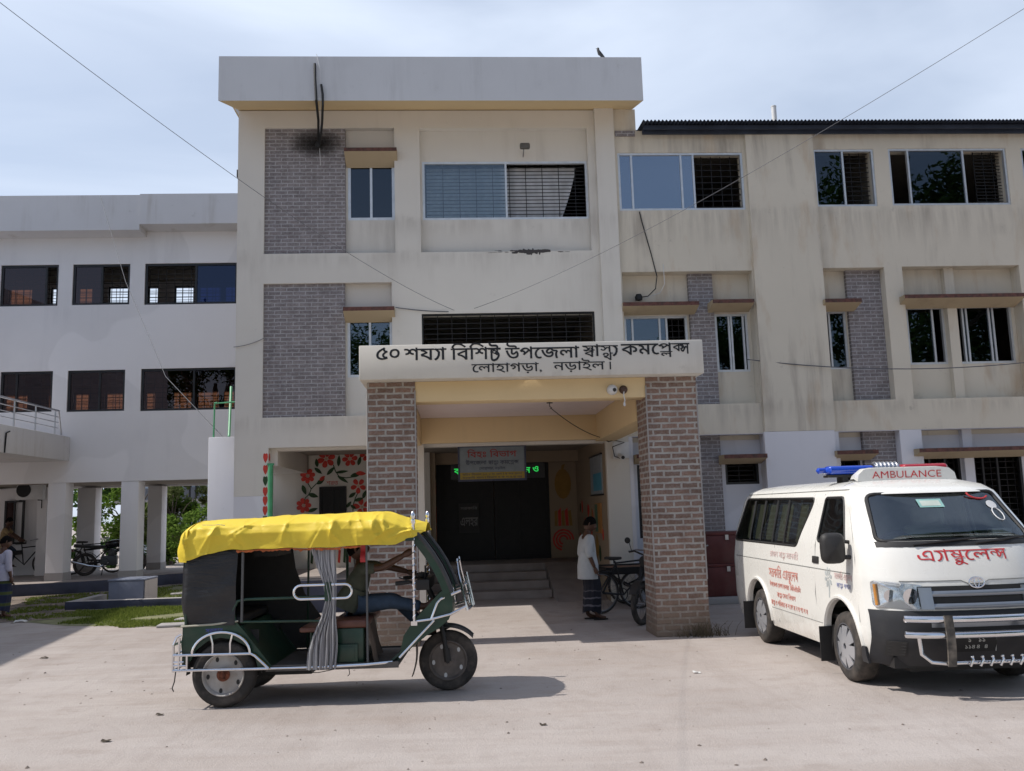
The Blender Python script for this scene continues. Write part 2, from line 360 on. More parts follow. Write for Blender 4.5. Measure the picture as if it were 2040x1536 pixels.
# ------------------------------------------------------------------ letter outlines (1/100 em) and a small shaper
GL = {
'৫':(59,[[31,0,23,1,18,3,11,7,8,11,5,19,5,25,6,31,8,37,11,42,19,50,29,56,41,63,45,58,43,53,44,49,48,46,53,46,53,46,57,40,43,31,40,26,39,21,41,18,44,15,53,15,56,6,45,2],[32,7,46,9,41,10,37,12,34,15,32,20,32,27,35,32,40,37,48,43,47,40,41,42,39,44,37,48,37,51,38,55,38,53,28,47,21,41,16,35,14,29,13,19,17,13,23,9]]),
'০':(59,[[29,9,20,11,13,15,8,23,7,31,9,40,13,48,22,53,30,54,39,53,46,49,51,41,52,32,50,23,46,15,38,10],[30,47,24,46,19,42,16,37,15,31,16,25,19,20,24,17,29,16,34,17,39,20,43,25,44,32,43,39,40,44,35,47]]),
'১':(59,[[29,0,20,1,15,5,13,8,12,12,14,18,17,22,23,24,26,17,21,14,21,11,25,8,31,8,35,9,39,12,41,16,41,21,36,28,19,42,14,47,13,54,16,61,18,63,24,60,21,55,22,50,43,33,46,29,48,25,49,20,49,14,46,7,43,4,37,1]]),
'২':(59,[[13,54,14,58,17,63,23,60,21,56,22,52,42,46,47,42,49,38,50,34,49,29,46,24,42,20,36,18,29,17,25,18,29,18,31,18,47,9,55,3,51,-3,40,6,32,10,21,14,7,19,8,26,18,24,31,24,38,26,41,28,42,31,42,36,40,39,36,41,23,44,17,47,14,50]]),
'৩':(59,[[55,30,55,21,52,14,48,9,43,5,35,4,27,5,21,8,16,12,9,26,3,49,11,51,15,31,20,21,24,15,28,13,32,12,36,12,41,13,46,19,48,30,46,40,41,48,37,50,34,51,31,50,29,48,29,44,31,39,23,37,21,47,23,53,26,56,30,58,39,57,46,54,50,48,54,41]]),
'৪':(59,[[30,0,18,2,12,5,8,9,6,17,8,23,12,28,23,34,23,31,13,37,9,41,7,47,9,53,12,57,17,60,29,62,38,61,43,60,47,57,50,53,52,48,50,41,47,37,42,34,37,32,37,34,45,30,49,28,52,22,53,17,51,8,47,4,38,1],[30,7,40,9,43,11,45,16,45,20,43,23,38,26,33,28,30,29,20,25,16,22,14,19,15,14,18,10,22,8],[30,36,40,41,43,44,44,47,42,51,40,53,37,54,29,55,24,55,19,53,16,50,15,47,16,44,19,41]]),
'শ':(68,[[69,62,69,55,58,55,58,0,50,0,51,53,50,69,56,69,58,62],[36,63,45,61,51,55,53,51,53,40,50,46,46,52,42,54,38,55,33,55,29,53,28,47,29,43,34,39,41,38,41,30,34,31,28,34,24,37,22,44,22,51,24,57,29,61],[8,63,16,61,21,57,23,52,24,44,22,38,18,33,12,31,5,30,5,38,12,39,16,41,18,47,18,50,16,53,10,56,0,55,-1,62]]),
'য':(63,[[64,62,64,55,53,55,53,0,45,0,38,8,29,14,19,19,8,21,5,30,11,34,25,41,16,47,5,50,8,57,8,55,-1,55,-1,62],[45,55,14,55,11,56,23,51,34,43,34,38,15,28,12,27,11,28,21,26,34,20,40,16,47,8,46,8,45,13]]),
'া':(27,[[28,62,28,55,17,55,17,0,9,0,9,47,5,54,-1,55,-1,62,6,61,10,56,9,69,10,69,15,69,17,62]]),
'ব':(60,[[61,62,61,55,50,55,50,0,42,0,38,7,32,13,19,21,8,24,5,30,4,34,8,36,28,46,45,52,42,48,42,55,-1,55,-1,62],[42,47,45,45,25,37,13,30,25,26,36,19,40,15,44,9,43,9,42,15]]),
'ি':(26,[[28,62,28,55,17,55,17,0,9,0,9,55,-1,55,-1,62,8,62,2,70,9,81,14,86,21,90,26,91,37,91,45,89,53,86,71,73,66,68,54,77,45,82,37,84,26,84,21,82,17,79,11,69,16,62]]),
'ষ':(63,[[64,62,64,55,54,55,54,0,46,0,38,8,29,15,19,19,8,21,5,30,25,41,34,43,34,38,18,30,14,28,22,25,32,21,39,16,46,10,46,55,-1,55,-1,62],[8,57,24,51,41,41,47,36,47,26,38,34,27,41,16,47,5,50]]),
'ট':(57,[[58,62,58,55,17,55,17,19,18,13,21,10,26,10,30,11,36,14,42,21,44,30,43,34,41,36,37,36,32,36,31,43,35,44,43,43,47,42,49,39,51,35,52,30,50,21,43,11,35,5,26,2,21,3,17,4,13,7,10,14,10,55,-1,55,-1,62],[40,62,38,67,36,69,14,70,9,72,5,74,3,78,1,81,1,91,9,91,8,89,9,82,13,78,18,77,35,77,42,74,45,70,47,62]]),
'উ':(71,[[51,62,50,67,47,69,22,70,17,71,13,74,10,76,8,80,7,86,8,91,15,91,15,89,16,82,20,78,26,77,46,77,53,74,57,70,58,62],[72,62,72,55,36,55,36,36,37,32,39,32,43,33,48,37,53,43,59,44,63,36,65,31,65,20,62,11,55,5,47,3,39,2,29,5,23,8,17,14,9,29,3,47,11,49,17,30,24,18,28,14,33,11,41,10,47,11,54,14,57,20,58,29,56,33,54,37,58,39,53,32,47,27,41,24,34,25,31,28,28,33,28,55,-1,55,-1,62]]),
'প':(72,[[73,62,73,55,62,55,62,0,54,0,54,40,57,33,49,43,43,50,35,55,27,55,19,52,11,45,17,47,22,46,25,44,28,39,28,32,27,33,46,52,49,48,51,46,23,20,17,25,25,33,18,26,22,32,22,36,20,38,15,40,10,38,2,45,10,54,17,60,27,63,37,62,46,56,57,44,55,45,55,47,54,69,60,69,62,62]]),
'জ':(92,[[40,6,33,7,27,9,17,17,8,31,3,47,11,49,18,29,26,19,30,16,35,14,46,14,52,17,55,22,55,29,53,36,59,36,52,30,44,26,36,26,30,29,26,34,26,42,30,49,39,55,37,55,-1,55,-1,62,93,62,93,55,54,55,43,50,37,45,34,39,34,35,36,34,39,33,43,33,52,40,61,37,63,28,62,18,57,11,49,7],[80,21,81,11,84,1,76,-1,73,11,72,22,73,30,76,39,67,40,60,42,55,45,50,51,48,54,55,56,59,51,64,48,71,46,81,46,85,39,81,30]]),
'ে':(35,[[36,62,36,55,32,55,28,53,20,46,15,37,13,29,14,19,15,15,18,11,22,8,25,7,30,7,35,9,38,3,33,0,26,-1,22,0,13,4,8,12,5,23,6,35,11,46,18,54,28,59,22,56,-1,55,-1,62]]),
'ল':(73,[[74,62,74,55,64,55,64,0,56,0,56,34,56,31,50,37,46,38,42,37,40,34,40,27,34,27,32,32,28,37,22,39,17,38,13,35,13,30,15,26,20,22,24,20,21,13,13,17,7,23,5,28,5,34,6,38,9,42,16,46,25,46,31,44,37,38,35,38,36,40,39,43,43,45,47,45,50,44,55,42,57,40,56,38,56,55,-1,55,-1,62]]),
'স':(68,[[69,62,69,55,59,55,59,0,51,0,51,35,53,29,46,37,44,38,41,37,29,18,25,14,21,13,16,13,10,16,4,24,7,27,10,28,15,21,18,20,21,21,25,25,34,41,39,45,43,45,46,44,54,37,52,37,51,38,51,55,-1,55,-1,62],[27,27,25,39,21,44,15,48,4,50,5,57,9,56,22,52,28,47,30,42,32,36]]),
'থ':(65,[[66,62,66,55,55,55,55,0,47,0,40,8,32,16,21,21,12,24,9,33,14,30,24,27,34,22,42,16,48,10,47,69,53,69,55,62],[21,62,30,61,37,56,40,48,39,41,36,36,28,30,16,28,11,29,9,33,23,36,28,38,31,41,32,45,31,50,29,53,25,55,17,55,13,53,12,48,15,45,11,38,5,44,4,51,7,57,13,61]]),
'ক':(81,[[82,62,82,55,49,55,49,0,42,0,37,7,29,15,22,20,13,23,8,24,4,34,23,44,44,52,42,48,42,55,-1,55,-1,62],[42,47,44,44,31,39,13,30,22,27,31,22,39,15,43,9,42,9,42,15],[76,29,74,21,72,19,68,16,57,16,57,24,61,23,65,24,67,26,68,30,67,34,65,37,61,40,48,44,48,51,60,49,69,43,75,36]]),
'ম':(62,[[63,62,63,55,53,55,53,0,45,0,45,14,47,8,37,21,32,25,27,28,22,28,18,27,16,24,15,22,15,19,16,16,19,13,24,11,22,3,13,8,8,14,7,18,7,23,7,26,10,30,16,34,25,35,33,33,39,29,47,19,45,19,45,21,45,55,-1,55,-1,62],[30,32,30,30,22,32,21,40,18,44,13,48,4,49,5,57,15,54,21,52,26,48,28,44]]),
'হ':(53,[[24,50,33,49,40,45,45,39,46,33,44,24,41,20,35,16,24,14,25,15,36,11,54,-1,49,-6,28,8,17,12,5,15,6,22,17,20,26,21,32,22,36,25,38,30,38,34,36,39,33,41,27,43,21,43,17,42,15,38,15,34,8,32,7,40,9,45,15,49],[18,47,15,52,7,56,10,60,12,59,21,55,25,50,25,47],[54,62,54,55,-1,55,-1,62]]),
'গ':(66,[[48,0,48,43,50,36,40,49,36,53,31,55,24,55,18,53,11,46,17,48,26,48,30,46,33,43,35,37,34,32,31,26,27,23,18,17,13,25,23,30,26,33,26,38,25,40,22,41,16,41,10,39,2,46,9,55,16,61,26,63,35,61,43,56,51,47,49,49,48,69,54,69,56,62,67,62,67,55,56,55,56,0]]),
'ড':(71,[[72,62,72,55,36,55,36,36,37,32,39,32,43,33,48,37,53,43,59,44,63,36,65,31,65,20,62,11,55,5,47,3,39,2,29,5,23,8,17,14,9,29,3,47,11,49,17,30,24,18,28,14,33,11,41,10,47,11,54,14,57,20,58,29,56,33,54,37,58,39,53,32,47,27,41,24,34,25,31,28,28,33,28,55,-1,55,-1,62]]),
'ন':(60,[[61,62,61,55,51,55,51,0,43,0,43,24,45,19,36,28,26,34,20,35,14,32,13,29,14,24,16,21,21,18,18,11,11,15,6,22,5,30,7,36,13,41,20,42,30,41,38,36,45,28,44,28,43,31,43,55,-1,55,-1,62]]),
'ই':(53,[[36,62,35,67,32,69,12,70,8,72,3,74,1,78,-1,81,-1,91,7,91,7,89,7,82,11,79,16,77,33,77,39,73,42,69,43,62],[24,50,33,49,40,45,45,39,46,33,44,24,41,20,35,16,24,14,25,15,36,11,54,-1,49,-6,28,8,17,12,5,15,6,22,17,20,26,21,32,22,36,25,38,30,38,34,36,39,33,41,27,43,21,43,17,42,15,38,15,34,8,32,7,40,9,45,15,49],[18,47,15,52,7,56,10,60,12,59,21,55,25,50,25,47],[54,62,54,55,-1,55,-1,62]]),
'ভ':(72,[[42,4,35,5,28,7,21,12,17,15,9,30,3,47,11,49,15,35,19,27,25,19,31,14,39,12,46,12,52,15,57,19,58,23,59,30,57,36,54,40,59,48,63,41,66,33,66,24,65,17,61,12,55,7,51,5],[38,28,30,30,26,34,25,38,25,43,27,49,35,46,34,43,33,40,34,37,37,36,44,37,48,40,53,47,59,48,58,42,51,33,45,29],[73,62,73,55,-1,55,-1,62]]),
'র':(60,[[61,62,61,55,50,55,50,0,42,0,38,7,32,13,19,21,8,24,5,30,4,34,8,36,28,46,45,52,42,48,42,55,-1,55,-1,62],[42,47,45,45,25,37,13,30,25,26,36,19,40,15,44,9,43,9,42,15],[19,-1,14,1,12,5,14,10,19,11,23,10,25,5,23,1]]),
'ু':(0,[[-29,-27,-33,-26,-38,-24,-41,-21,-42,-17,-42,-11,-40,-8,-35,-5,-30,-4,-23,-4,-13,-7,-4,-12,9,-22,4,-27,-10,-16,-20,-12,-30,-11,-33,-12,-35,-14,-35,-17,-32,-20,-29,-20,-24,-19,-20,-17,-18,-12,-17,1,-10,1,-10,-11,-14,-20,-20,-25]]),
'এ':(76,[[51,63,57,62,61,61,65,57,66,53,67,0,59,0,56,6,50,9,27,7,15,9,10,13,6,19,5,28,6,38,14,37,13,25,14,21,16,17,23,15,33,15,42,16,49,16,55,14,59,11,59,48,59,52,57,54,53,56,46,55,40,51,35,45,33,40,34,37,37,35,43,35,44,28,38,27,32,28,28,31,26,37,27,46,33,55,41,61]]),
'ও':(74,[[51,63,57,62,61,60,64,57,66,53,67,48,66,43,61,36,56,32,48,28,45,35,52,38,57,42,59,46,59,51,56,55,52,56,47,55,41,53,36,49,33,45,34,41,39,40,37,32,31,34,26,38,25,43,26,49,30,54,36,59,43,62],[68,23,66,14,62,9,56,6,49,4,43,4,35,6,30,8,23,13,18,17,12,26,9,33,3,51,10,53,17,33,21,26,26,20,31,16,39,12,48,12,54,13,59,17,60,21,60,24,57,29,51,34,59,37,66,31,68,26]]),
'ত':(71,[[41,5,34,6,28,8,23,11,17,16,13,22,8,30,3,47,11,49,17,32,22,22,28,16,32,14,38,13,46,13,52,15,56,20,57,27,56,34,52,40,46,43,42,43,39,41,37,38,38,32,30,31,29,38,31,45,36,49,44,50,51,49,58,45,63,37,65,30,64,20,60,12,52,7],[72,62,72,55,-1,55,-1,62]]),
'ঃ':(44,[[8,49,8,53,11,58,16,61,22,62,28,61,32,58,35,53,36,49,35,44,32,39,28,36,22,35,16,36,11,39,8,44],[15,49,17,43,22,41,27,43,29,49,27,54,22,56,17,54],[8,14,8,18,11,23,16,26,22,27,28,26,32,23,35,18,36,14,35,9,32,4,28,1,22,0,16,1,11,4,8,9],[15,14,17,8,22,7,27,8,29,14,27,19,22,21,17,19]]),
',':(22,[[6,-12,13,-7,16,-4,18,3,16,9,13,12,11,12,7,11,5,7,5,3,10,1,10,-1,9,-6,6,-10]]),
'।':(38,[[19,62,28,62,28,0,19,0]]),
'ঢ':(57,[[58,62,58,55,17,55,17,19,18,13,21,10,26,10,30,11,36,14,42,21,44,30,43,34,41,36,37,36,32,36,31,43,35,44,43,43,47,42,49,39,51,35,52,30,50,21,43,11,35,5,26,2,21,3,17,4,13,7,10,14,10,55,-1,55,-1,62]]),
'ধ':(60,[[61,62,61,55,50,55,50,0,42,0,38,7,30,15,22,20,14,23,8,24,4,34,19,42,36,50,45,52,42,48,42,62],[42,47,45,45,25,37,13,30,25,26,36,19,40,15,44,9,43,9,42,15],[24,63,29,62,29,55,23,55,20,54,19,50,21,46,29,42,23,38,17,42,12,48,11,55,13,58,16,61,19,62]]),
'ণ':(62,[[63,62,63,55,53,55,53,0,45,0,45,43,47,36,36,49,29,54,21,56,15,53,12,48,13,42,17,38,28,36,27,27,20,29,13,31,8,35,6,38,4,42,4,48,6,54,9,58,13,61,18,63,23,63,29,62,37,57,47,47,45,48,45,49,45,69,50,69,52,62]]),
'চ':(57,[[58,62,58,55,17,55,18,14,19,12,22,10,26,10,30,11,37,15,41,20,43,25,44,32,43,33,40,35,30,35,25,37,19,41,16,45,17,53,22,47,26,44,32,43,44,42,48,40,51,36,52,28,49,19,43,11,33,4,28,3,21,3,16,4,12,8,10,12,10,17,10,55,-1,55,-1,62]]),
'ড়':(71,[[72,62,72,55,36,55,36,36,37,32,39,32,43,33,48,37,53,43,59,44,63,36,65,31,65,20,62,11,55,5,47,3,39,2,29,5,23,8,17,14,9,29,3,47,11,49,17,30,24,18,28,14,33,11,41,10,47,11,54,14,57,20,58,29,56,33,54,37,58,39,53,32,47,27,41,24,34,25,31,28,28,33,28,55,-1,55,-1,62],[36,-15,32,-13,30,-9,32,-5,36,-3,41,-5,42,-9,41,-13]]),
'A':(67,[[36,69,29,69,0,0,10,0,19,20,48,20,57,0,67,0],[33,54,44,29,31,29,22,29]]),
'M':(78,[[71,68,62,68,39,40,17,68,7,68,7,0,17,0,17,53,38,27,40,27,61,53,61,0,71,0]]),
'B':(56,[[8,0,31,0,40,1,47,4,51,8,54,13,54,18,54,23,51,28,48,32,44,34,38,36,45,41,48,47,48,56,45,61,41,65,35,67,27,68,8,68],[17,59,31,59,34,58,37,55,38,50,38,46,36,43,33,41,29,39,17,39],[17,30,35,30,39,28,42,26,44,23,44,17,42,14,40,11,36,9,30,9,17,9]]),
'U':(71,[[65,68,55,68,55,25,52,16,49,12,39,8,31,8,25,10,20,14,17,18,16,28,16,68,6,68,6,26,8,16,12,8,18,3,26,0,35,-1,45,0,54,4,60,10,64,18,65,27]]),
'L':(49,[[17,68,7,68,7,0,48,0,48,9,17,9]]),
'N':(78,[[71,68,61,68,61,15,15,68,7,68,7,0,17,0,17,53,62,0,71,0]]),
'C':(71,[[66,64,51,68,42,69,30,67,20,62,12,55,7,45,5,33,6,24,10,15,18,7,28,1,42,-1,48,-1,62,3,66,5,66,16,57,11,47,8,43,8,33,9,26,13,20,18,16,25,15,34,16,42,20,50,26,55,33,59,42,60,51,59,66,53]]),
'E':(50,[[46,68,8,68,8,0,47,0,47,9,17,9,17,30,45,30,45,39,17,39,17,59,46,59]])}
CJ = {                                                            # ligatures composed from scaled letters: (letter, dx, dy, sx, sy), advance
 'A1': ([('\u099f', 0, -14, 1, 1.22), ('\u09b7', 4, 22, .74, .62)], 58),
 'A2': ([('\u09b8', 0, 21, .92, .66), ('\u09ac', 8, -4, .88, .68)], 62),
 'A3': ([('\u09b8', 0, 24, .9, .61), ('\u09a5', 12, -24, .8, .68)], 63),
 'A4': ([('\u09aa', 0, 18, .96, .71), ('\u09b2', 10, -18, .78, .55)], 70),
 'A5': ([('\u0995', 0, 16, .66, .74), ('\u09b8', 36, 0, .66, 1)], 81),
 'A6': ([('\u09ae', 0, 21, .92, .66), ('\u09ac', 12, -16, .74, .64)], 58),
 'A7': ([('\u09a8', 0, 20, .68, .68), ('\u09b8', 24, 0, .68, 1)], 70)}
YP = [(6, 60), (15, 53), (23, 42), (22, 24), (15, 8), (4, 0)]
def stroke(pts, w):
    a = []; b = []
    for i, (x, y) in enumerate(pts):
        p = pts[max(i - 1, 0)]; q = pts[min(i + 1, len(pts) - 1)]; dx, dy = q[0] - p[0], q[1] - p[1]; l = hypot(dx, dy)
        a.append((x - dy / l * w, y + dx / l * w)); b.append((x + dy / l * w, y - dx / l * w))
    return a + b[::-1]
def lay(s, bold=0):
    """text in visual order; '<A1>' is a ligature, 'Y' the ya sign; returns ([glyph loops...], width in em)"""
    x = 0; G = []; i = 0
    def put1(c, dx, dy, sx, sy):
        ls = []
        for l in GL[c][1]:
            p = [(l[k], l[k + 1]) for k in range(0, len(l), 2)]
            if bold:
                q = []
                for k in range(len(p)):
                    a, b = p[k - 1], p[(k + 1) % len(p)]; ex, ey = b[0] - a[0], b[1] - a[1]; m = hypot(ex, ey) or 1
                    q.append((p[k][0] - ey / m * bold, p[k][1] + ex / m * bold))
                p = q
            ls.append([((x + dx + u * sx) / 100, (dy + v * sy) / 100) for u, v in p])
        G.append(ls)
    while i < len(s):
        c = s[i]
        if c == '<':
            k = s[i + 1:i + 3]; i += 4
            for q in CJ[k][0]: put1(*q)
            x += CJ[k][1]; continue
        i += 1
        if c == ' ': x += 30
        elif c == 'Y':
            G.append([[((x + u) / 100, v / 100) for u, v in stroke(YP, 4.2 + bold)]]); G.append([[((x + u) / 100, v / 100) for u, v in ((-2, 55), (30, 55), (30, 62), (-2, 62))]]); x += 28
        elif c in GL: put1(c, 0, 0, 1, 1); x += GL[c][0]
        else: x += 25
    return G, x / 100
def text_mb(mb, s, fn, size, align=.5, bold=0, depth=.003, mi=0, width=None):
    """letters laid by fn(x, y, d): x along the line, y up, d out of the surface"""
    G, w = lay(s, bold); k = size; kx = size if width is None else width / w
    for n, ls in enumerate(G):
        e = .0006 * (n % 3)
        mb.loops(ls, lambda x, y, d: fn((x - w * align) * kx, y * k, d + e), depth, mi)
    return mb
# ------------------------------------------------------------------ ground
mb = MB(); mb.grid(lambda u, v: (-400 + 800 * u, -300 + 900 * v, 0), 1, 1)
t = NT('sandy_ground'); p = t.pos()
c = t.ramp(t.noise(p, .35, 6, .6), [(.3, (.36, .315, .29, 1)), (.55, (.425, .38, .355, 1)), (.75, (.47, .425, .40, 1))])
st = t.noise(t.map(p, (.35, 1.6, 1)), 1.2, 5, .6); c = t.mix(t.ramp(st, [(.5, g3(0)), (.75, g3(.4))]), c, (.33, .265, .225, 1))
c = t.mix(t.ramp(t.noise(p, 2.3, 8, .72), [(.50, g3(0)), (.72, g3(.6))]), c, (.30, .25, .22, 1))
c = t.mix(t.ramp(t.noise(t.map(p, (.9, .12, 1)), 1.0, 5, .6, .8), [(.53, g3(0)), (.60, g3(.35)), (.68, g3(0))]), c, (.31, .265, .24, 1))
c = t.mix(t.ramp(t.noise(t.map(p, (.1, .8, 1), (3, 7, 0)), 1.0, 5, .6, .8), [(.53, g3(0)), (.59, g3(.3)), (.66, g3(0))]), c, (.52, .475, .45, 1))
vo = t.n('ShaderNodeTexVoronoi', i_Scale=23.0); t.l(p, vo.inputs['Vector'])
c = t.mix(t.ramp(vo.outputs['Distance'], [(.06, g3(.55)), (.13, g3(0))]), c, (.22, .18, .155, 1))
vo2 = t.n('ShaderNodeTexVoronoi', i_Scale=55.0); t.l(p, vo2.inputs['Vector']); c = t.mix(t.ramp(vo2.outputs['Distance'], [(.1, g3(.4)), (.2, g3(0))]), c, (.50, .45, .41, 1))
c = t.mix(t.ramp(t.noise(p, 140, 2), [(.3, g3(.35)), (.6, g3(0))]), c, (.24, .20, .17, 1))
h = t.math('ADD', t.math('MULTIPLY', t.noise(p, 1.6, 8, .65), 1.6), t.math('MULTIPLY', t.noise(p, 45, 5, .7), .5))
t.bsdf(c, .95, 0, h, .6, .03, 0, .15); M['ground'] = t.m
put('ground', mb.mesh('ground', M['ground']), kind='structure')

# ------------------------------------------------------------------ main building
F = 17.0
B = thing('hospital_building', (0, F, 0), 'three storey cream hospital building with grey brick panels behind the brick porch', 'building')
rooms = MB()
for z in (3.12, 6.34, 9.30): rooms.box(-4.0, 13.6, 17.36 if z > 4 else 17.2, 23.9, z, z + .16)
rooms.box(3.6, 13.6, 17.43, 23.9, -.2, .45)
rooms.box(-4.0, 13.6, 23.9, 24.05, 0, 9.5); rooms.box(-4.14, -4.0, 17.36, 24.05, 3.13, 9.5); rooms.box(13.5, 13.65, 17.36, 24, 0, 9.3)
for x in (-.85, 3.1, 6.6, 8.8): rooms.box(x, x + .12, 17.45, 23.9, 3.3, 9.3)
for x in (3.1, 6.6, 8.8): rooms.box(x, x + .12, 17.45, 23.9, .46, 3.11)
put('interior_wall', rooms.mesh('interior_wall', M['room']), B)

wa = MB()
holesA = [(-3.64, -1.11, 6.80, 9.36), (-.61, 2.75, 6.80, 9.35), (-3.64, -1.19, 3.62, 6.21), (-.62, 2.75, 3.64, 5.57),
          (-3.52, -1.12, -1, 3.05), (-.62, 2.86, -1, 3.06), (-5, -3.52, -1, 2.16)]
wa.plate(-4.15, 3.30, 0, 9.72, F, F + .15, holesA)
wa.plate(-4.15, 3.30, 3.30, 9.72, F + .153, F + .33, [(-2.04, -1.12, 7.51, 8.68), (-.57, 2.75, 7.50, 8.71), (-2.06, -1.20, 4.38, 5.53), (-.62, 2.75, 4.2, 5.57)])
wa.box(2.90, 3.28, F - .12, F - .001, 4.06, 9.735)
for x0, x1 in ((-3.52, -1.12), (-.62, 2.86)): wa.box(x0, x1, F + .153, F + .42, 3.0, 3.118)
wa.box(-4.15, -3.38, F + .155, 20.6, 2.72, 3.118)                  # side beam of the veranda
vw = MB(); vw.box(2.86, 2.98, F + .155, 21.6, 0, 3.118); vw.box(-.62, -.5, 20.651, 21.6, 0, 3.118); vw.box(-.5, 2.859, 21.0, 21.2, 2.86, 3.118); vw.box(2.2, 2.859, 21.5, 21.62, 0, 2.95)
put('veranda_wall', vw.mesh('veranda_wall', plaster('tan_brown_shade_paint', (.34, .265, .19, 1), (.2, .15, .11, 1), .4, .3)), B)  # brown paint darkened further, recess shade put into the colour
wa.box(-3.34, -.62, 20.5, 20.65, 0, 3.118); wa.box(-4.15, -3.34, 20.602, 20.75, 0, 3.118)
put('front_wall', wa.mesh('front_wall', M['cream']), B)
lw = MB(); lw.box(-4.15, -3.522, F, F + .15, 0, 2.158); lw.box(-4.15, -3.522, F + .152, F + .5, 0, 2.715)
put('painted_base', lw.mesh('painted_base', M['white']), B)
wb = MB()
h3 = [(3.35, 5.91, 7.61, 8.82), (7.38, 8.65, 7.66, 8.88), (8.96, 11.47, 7.67, 8.89), (11.79, 13.2, 7.67, 8.89)]
wb.plate(3.302, 13.5, 3.10, 9.28, F, F + .295, h3 + [(3.33, 5.95, 3.69, 6.35), (7.36, 8.66, 3.70, 6.38), (9.03, 11.48, 3.70, 6.39), (11.8, 13.2, 3.7, 6.39)])
wb.plate(3.302, 13.5, 3.0, 9.28, F + .30, F + .42, [(a - .03, b + .03, c - .03, d + .03) for a, b, c, d in h3] +
         [(3.38, 4.66, 4.39, 5.52), (5.22, 5.89, 4.36, 5.54), (7.46, 7.92, 4.37, 5.56), (9.06, 9.98, 4.43, 5.62), (10.2, 11.41, 4.43, 5.63)])
wb.box(5.96, 7.355, F - .1, F - .001, 3.12, 9.26); wb.box(9.99, 10.19, F + .17, F + .298, 3.7, 6.39)
wb.box(3.302, 3.75, F, F + .3, 9.282, 9.74)
put('side_wall', wb.mesh('side_wall', M['beige']), B)
wc = MB()
wc.plate(3.302, 13.5, 0, 3.098, F, F + .295, [(3.38, 5.97, -1, 3.09), (7.45, 8.68, -1, 3.09), (9.12, 13.3, -1, 3.09)])
wc.plate(3.302, 13.5, 0, 2.998, F + .30, F + .42, [(3.5, 4.62, 1.15, 2.56), (5.25, 5.92, 2.13, 2.62), (7.5, 7.98, 1.2, 2.6), (9.16, 10.03, 1.0, 2.58), (10.24, 11.3, 1.0, 2.58)])
wc.box(5.94, 7.33, F - .095, F - .001, 0, 3.117); wc.box(10.04, 10.235, F + .17, F + .298, 0, 3.09)
put('ground_floor_wall', wc.mesh('ground_floor_wall', M['white']), B)
# parapet with sloping soffit
pp = MB()
sec = [(16.1, 9.5), (16.1, 10.385), (16.28, 10.385), (16.28, 9.85), (24.0, 9.85), (24.0, 9.74), (17.0, 9.74)]
n = len(sec); vv = []
for k in (0, 1):
    for y, z in sec:
        tpr = max(0, min(1, (y - 16.1) / .9)); vv.append(((-4.31 + .15 * tpr) if k == 0 else (3.73 - .03 * tpr), y, z))
pp.add(vv, [tuple(range(n)), tuple(range(n, 2 * n))[::-1]] + [(i, (i + 1) % n, (i + 1) % n + n, i + n) for i in range(n)])
pp.box(-4.30, -4.12, 16.282, 24, 9.852, 10.38); pp.box(3.55, 3.72, 16.282, 24, 9.852, 10.38)
me = pp.mesh('parapet', [M['parapet'], M['tan']])
for f in me.polygons:
    if f.normal.z < -.5: f.material_index = 1  # downward faces coloured warm to paint in bounce from the ground
put('parapet', me, B)
bk = MB(); bk.box(3.32, 3.72, F - .03, F - .002, 9.16, 9.27); put('brick_course', bk.mesh('brick_course', M['brick_grey']), B)
# corrugated roof of the right wing
cr_ = MB(); nx = 1040
cr_.grid(lambda u, v: (3.80 + 9.9 * u, 16.55 + 7.5 * v, 9.30 + .55 * v + .018 * sin(u * 9.9 / .076 * 2 * pi)), nx, 1, thick=.006)
cr_.box(3.85, 13.6, 16.72, 16.78, 9.20, 9.275); cr_.box(3.85, 13.6, 16.84, 16.895, 9.15, 9.295)
put('metal_roof', cr_.mesh('metal_roof', M['tin'], sharp=80), B)
# brick panels
for x0, x1, y0, y1, z0, z1 in ((-3.64, -2.08, F + .05, F + .151, 6.80, 9.36), (-3.64, -2.10, F + .05, F + .151, 3.62, 6.21),
        (4.70, 5.19, F + .2, F + .299, 3.69, 6.35), (7.95, 8.66, F + .2, F + .299, 3.70, 6.38), (4.70, 5.15, F + .2, F + .299, .5, 3.09), (8.02, 8.68, F + .2, F + .299, 1.0, 3.09)):
    q = MB(); q.box(x0, x1, y0, y1, z0, z1); put('brick_panel', q.mesh('brick_panel', M['brick_grey']), B)
# window hoods
for x0, x1, z0, z1, yb in ((-2.07, -1.05, 8.64, 8.86, F), (-2.10, -1.13, 5.50, 5.68, F), (3.28, 4.78, 5.56, 5.69, F), (5.05, 5.88, 5.59, 5.72, F), (7.30, 8.04, 5.57, 5.70, F),
        (8.92, 11.4, 5.60, 5.76, F), (5.09, 5.93, 2.57, 2.69, F), (7.30, 8.12, 2.58, 2.71, F), (8.93, 11.9, 2.57, 2.71, F), (3.4, 4.62, 2.62, 2.74, F)):
    q = MB(); yf = 16.78; th = .075
    q.prism([(yf, z1 - th), (yf, z1), (F + .16, z1 + .0), (F + .16, z0 - .05)], x0, x1, 'x'); me = q.mesh('window_hood', [M['hood'], M['rusthood']])
    for f in me.polygons:
        if f.normal.y < -.9 or f.normal.z > .7: f.material_index = 1
    put('window_hood', me, B)

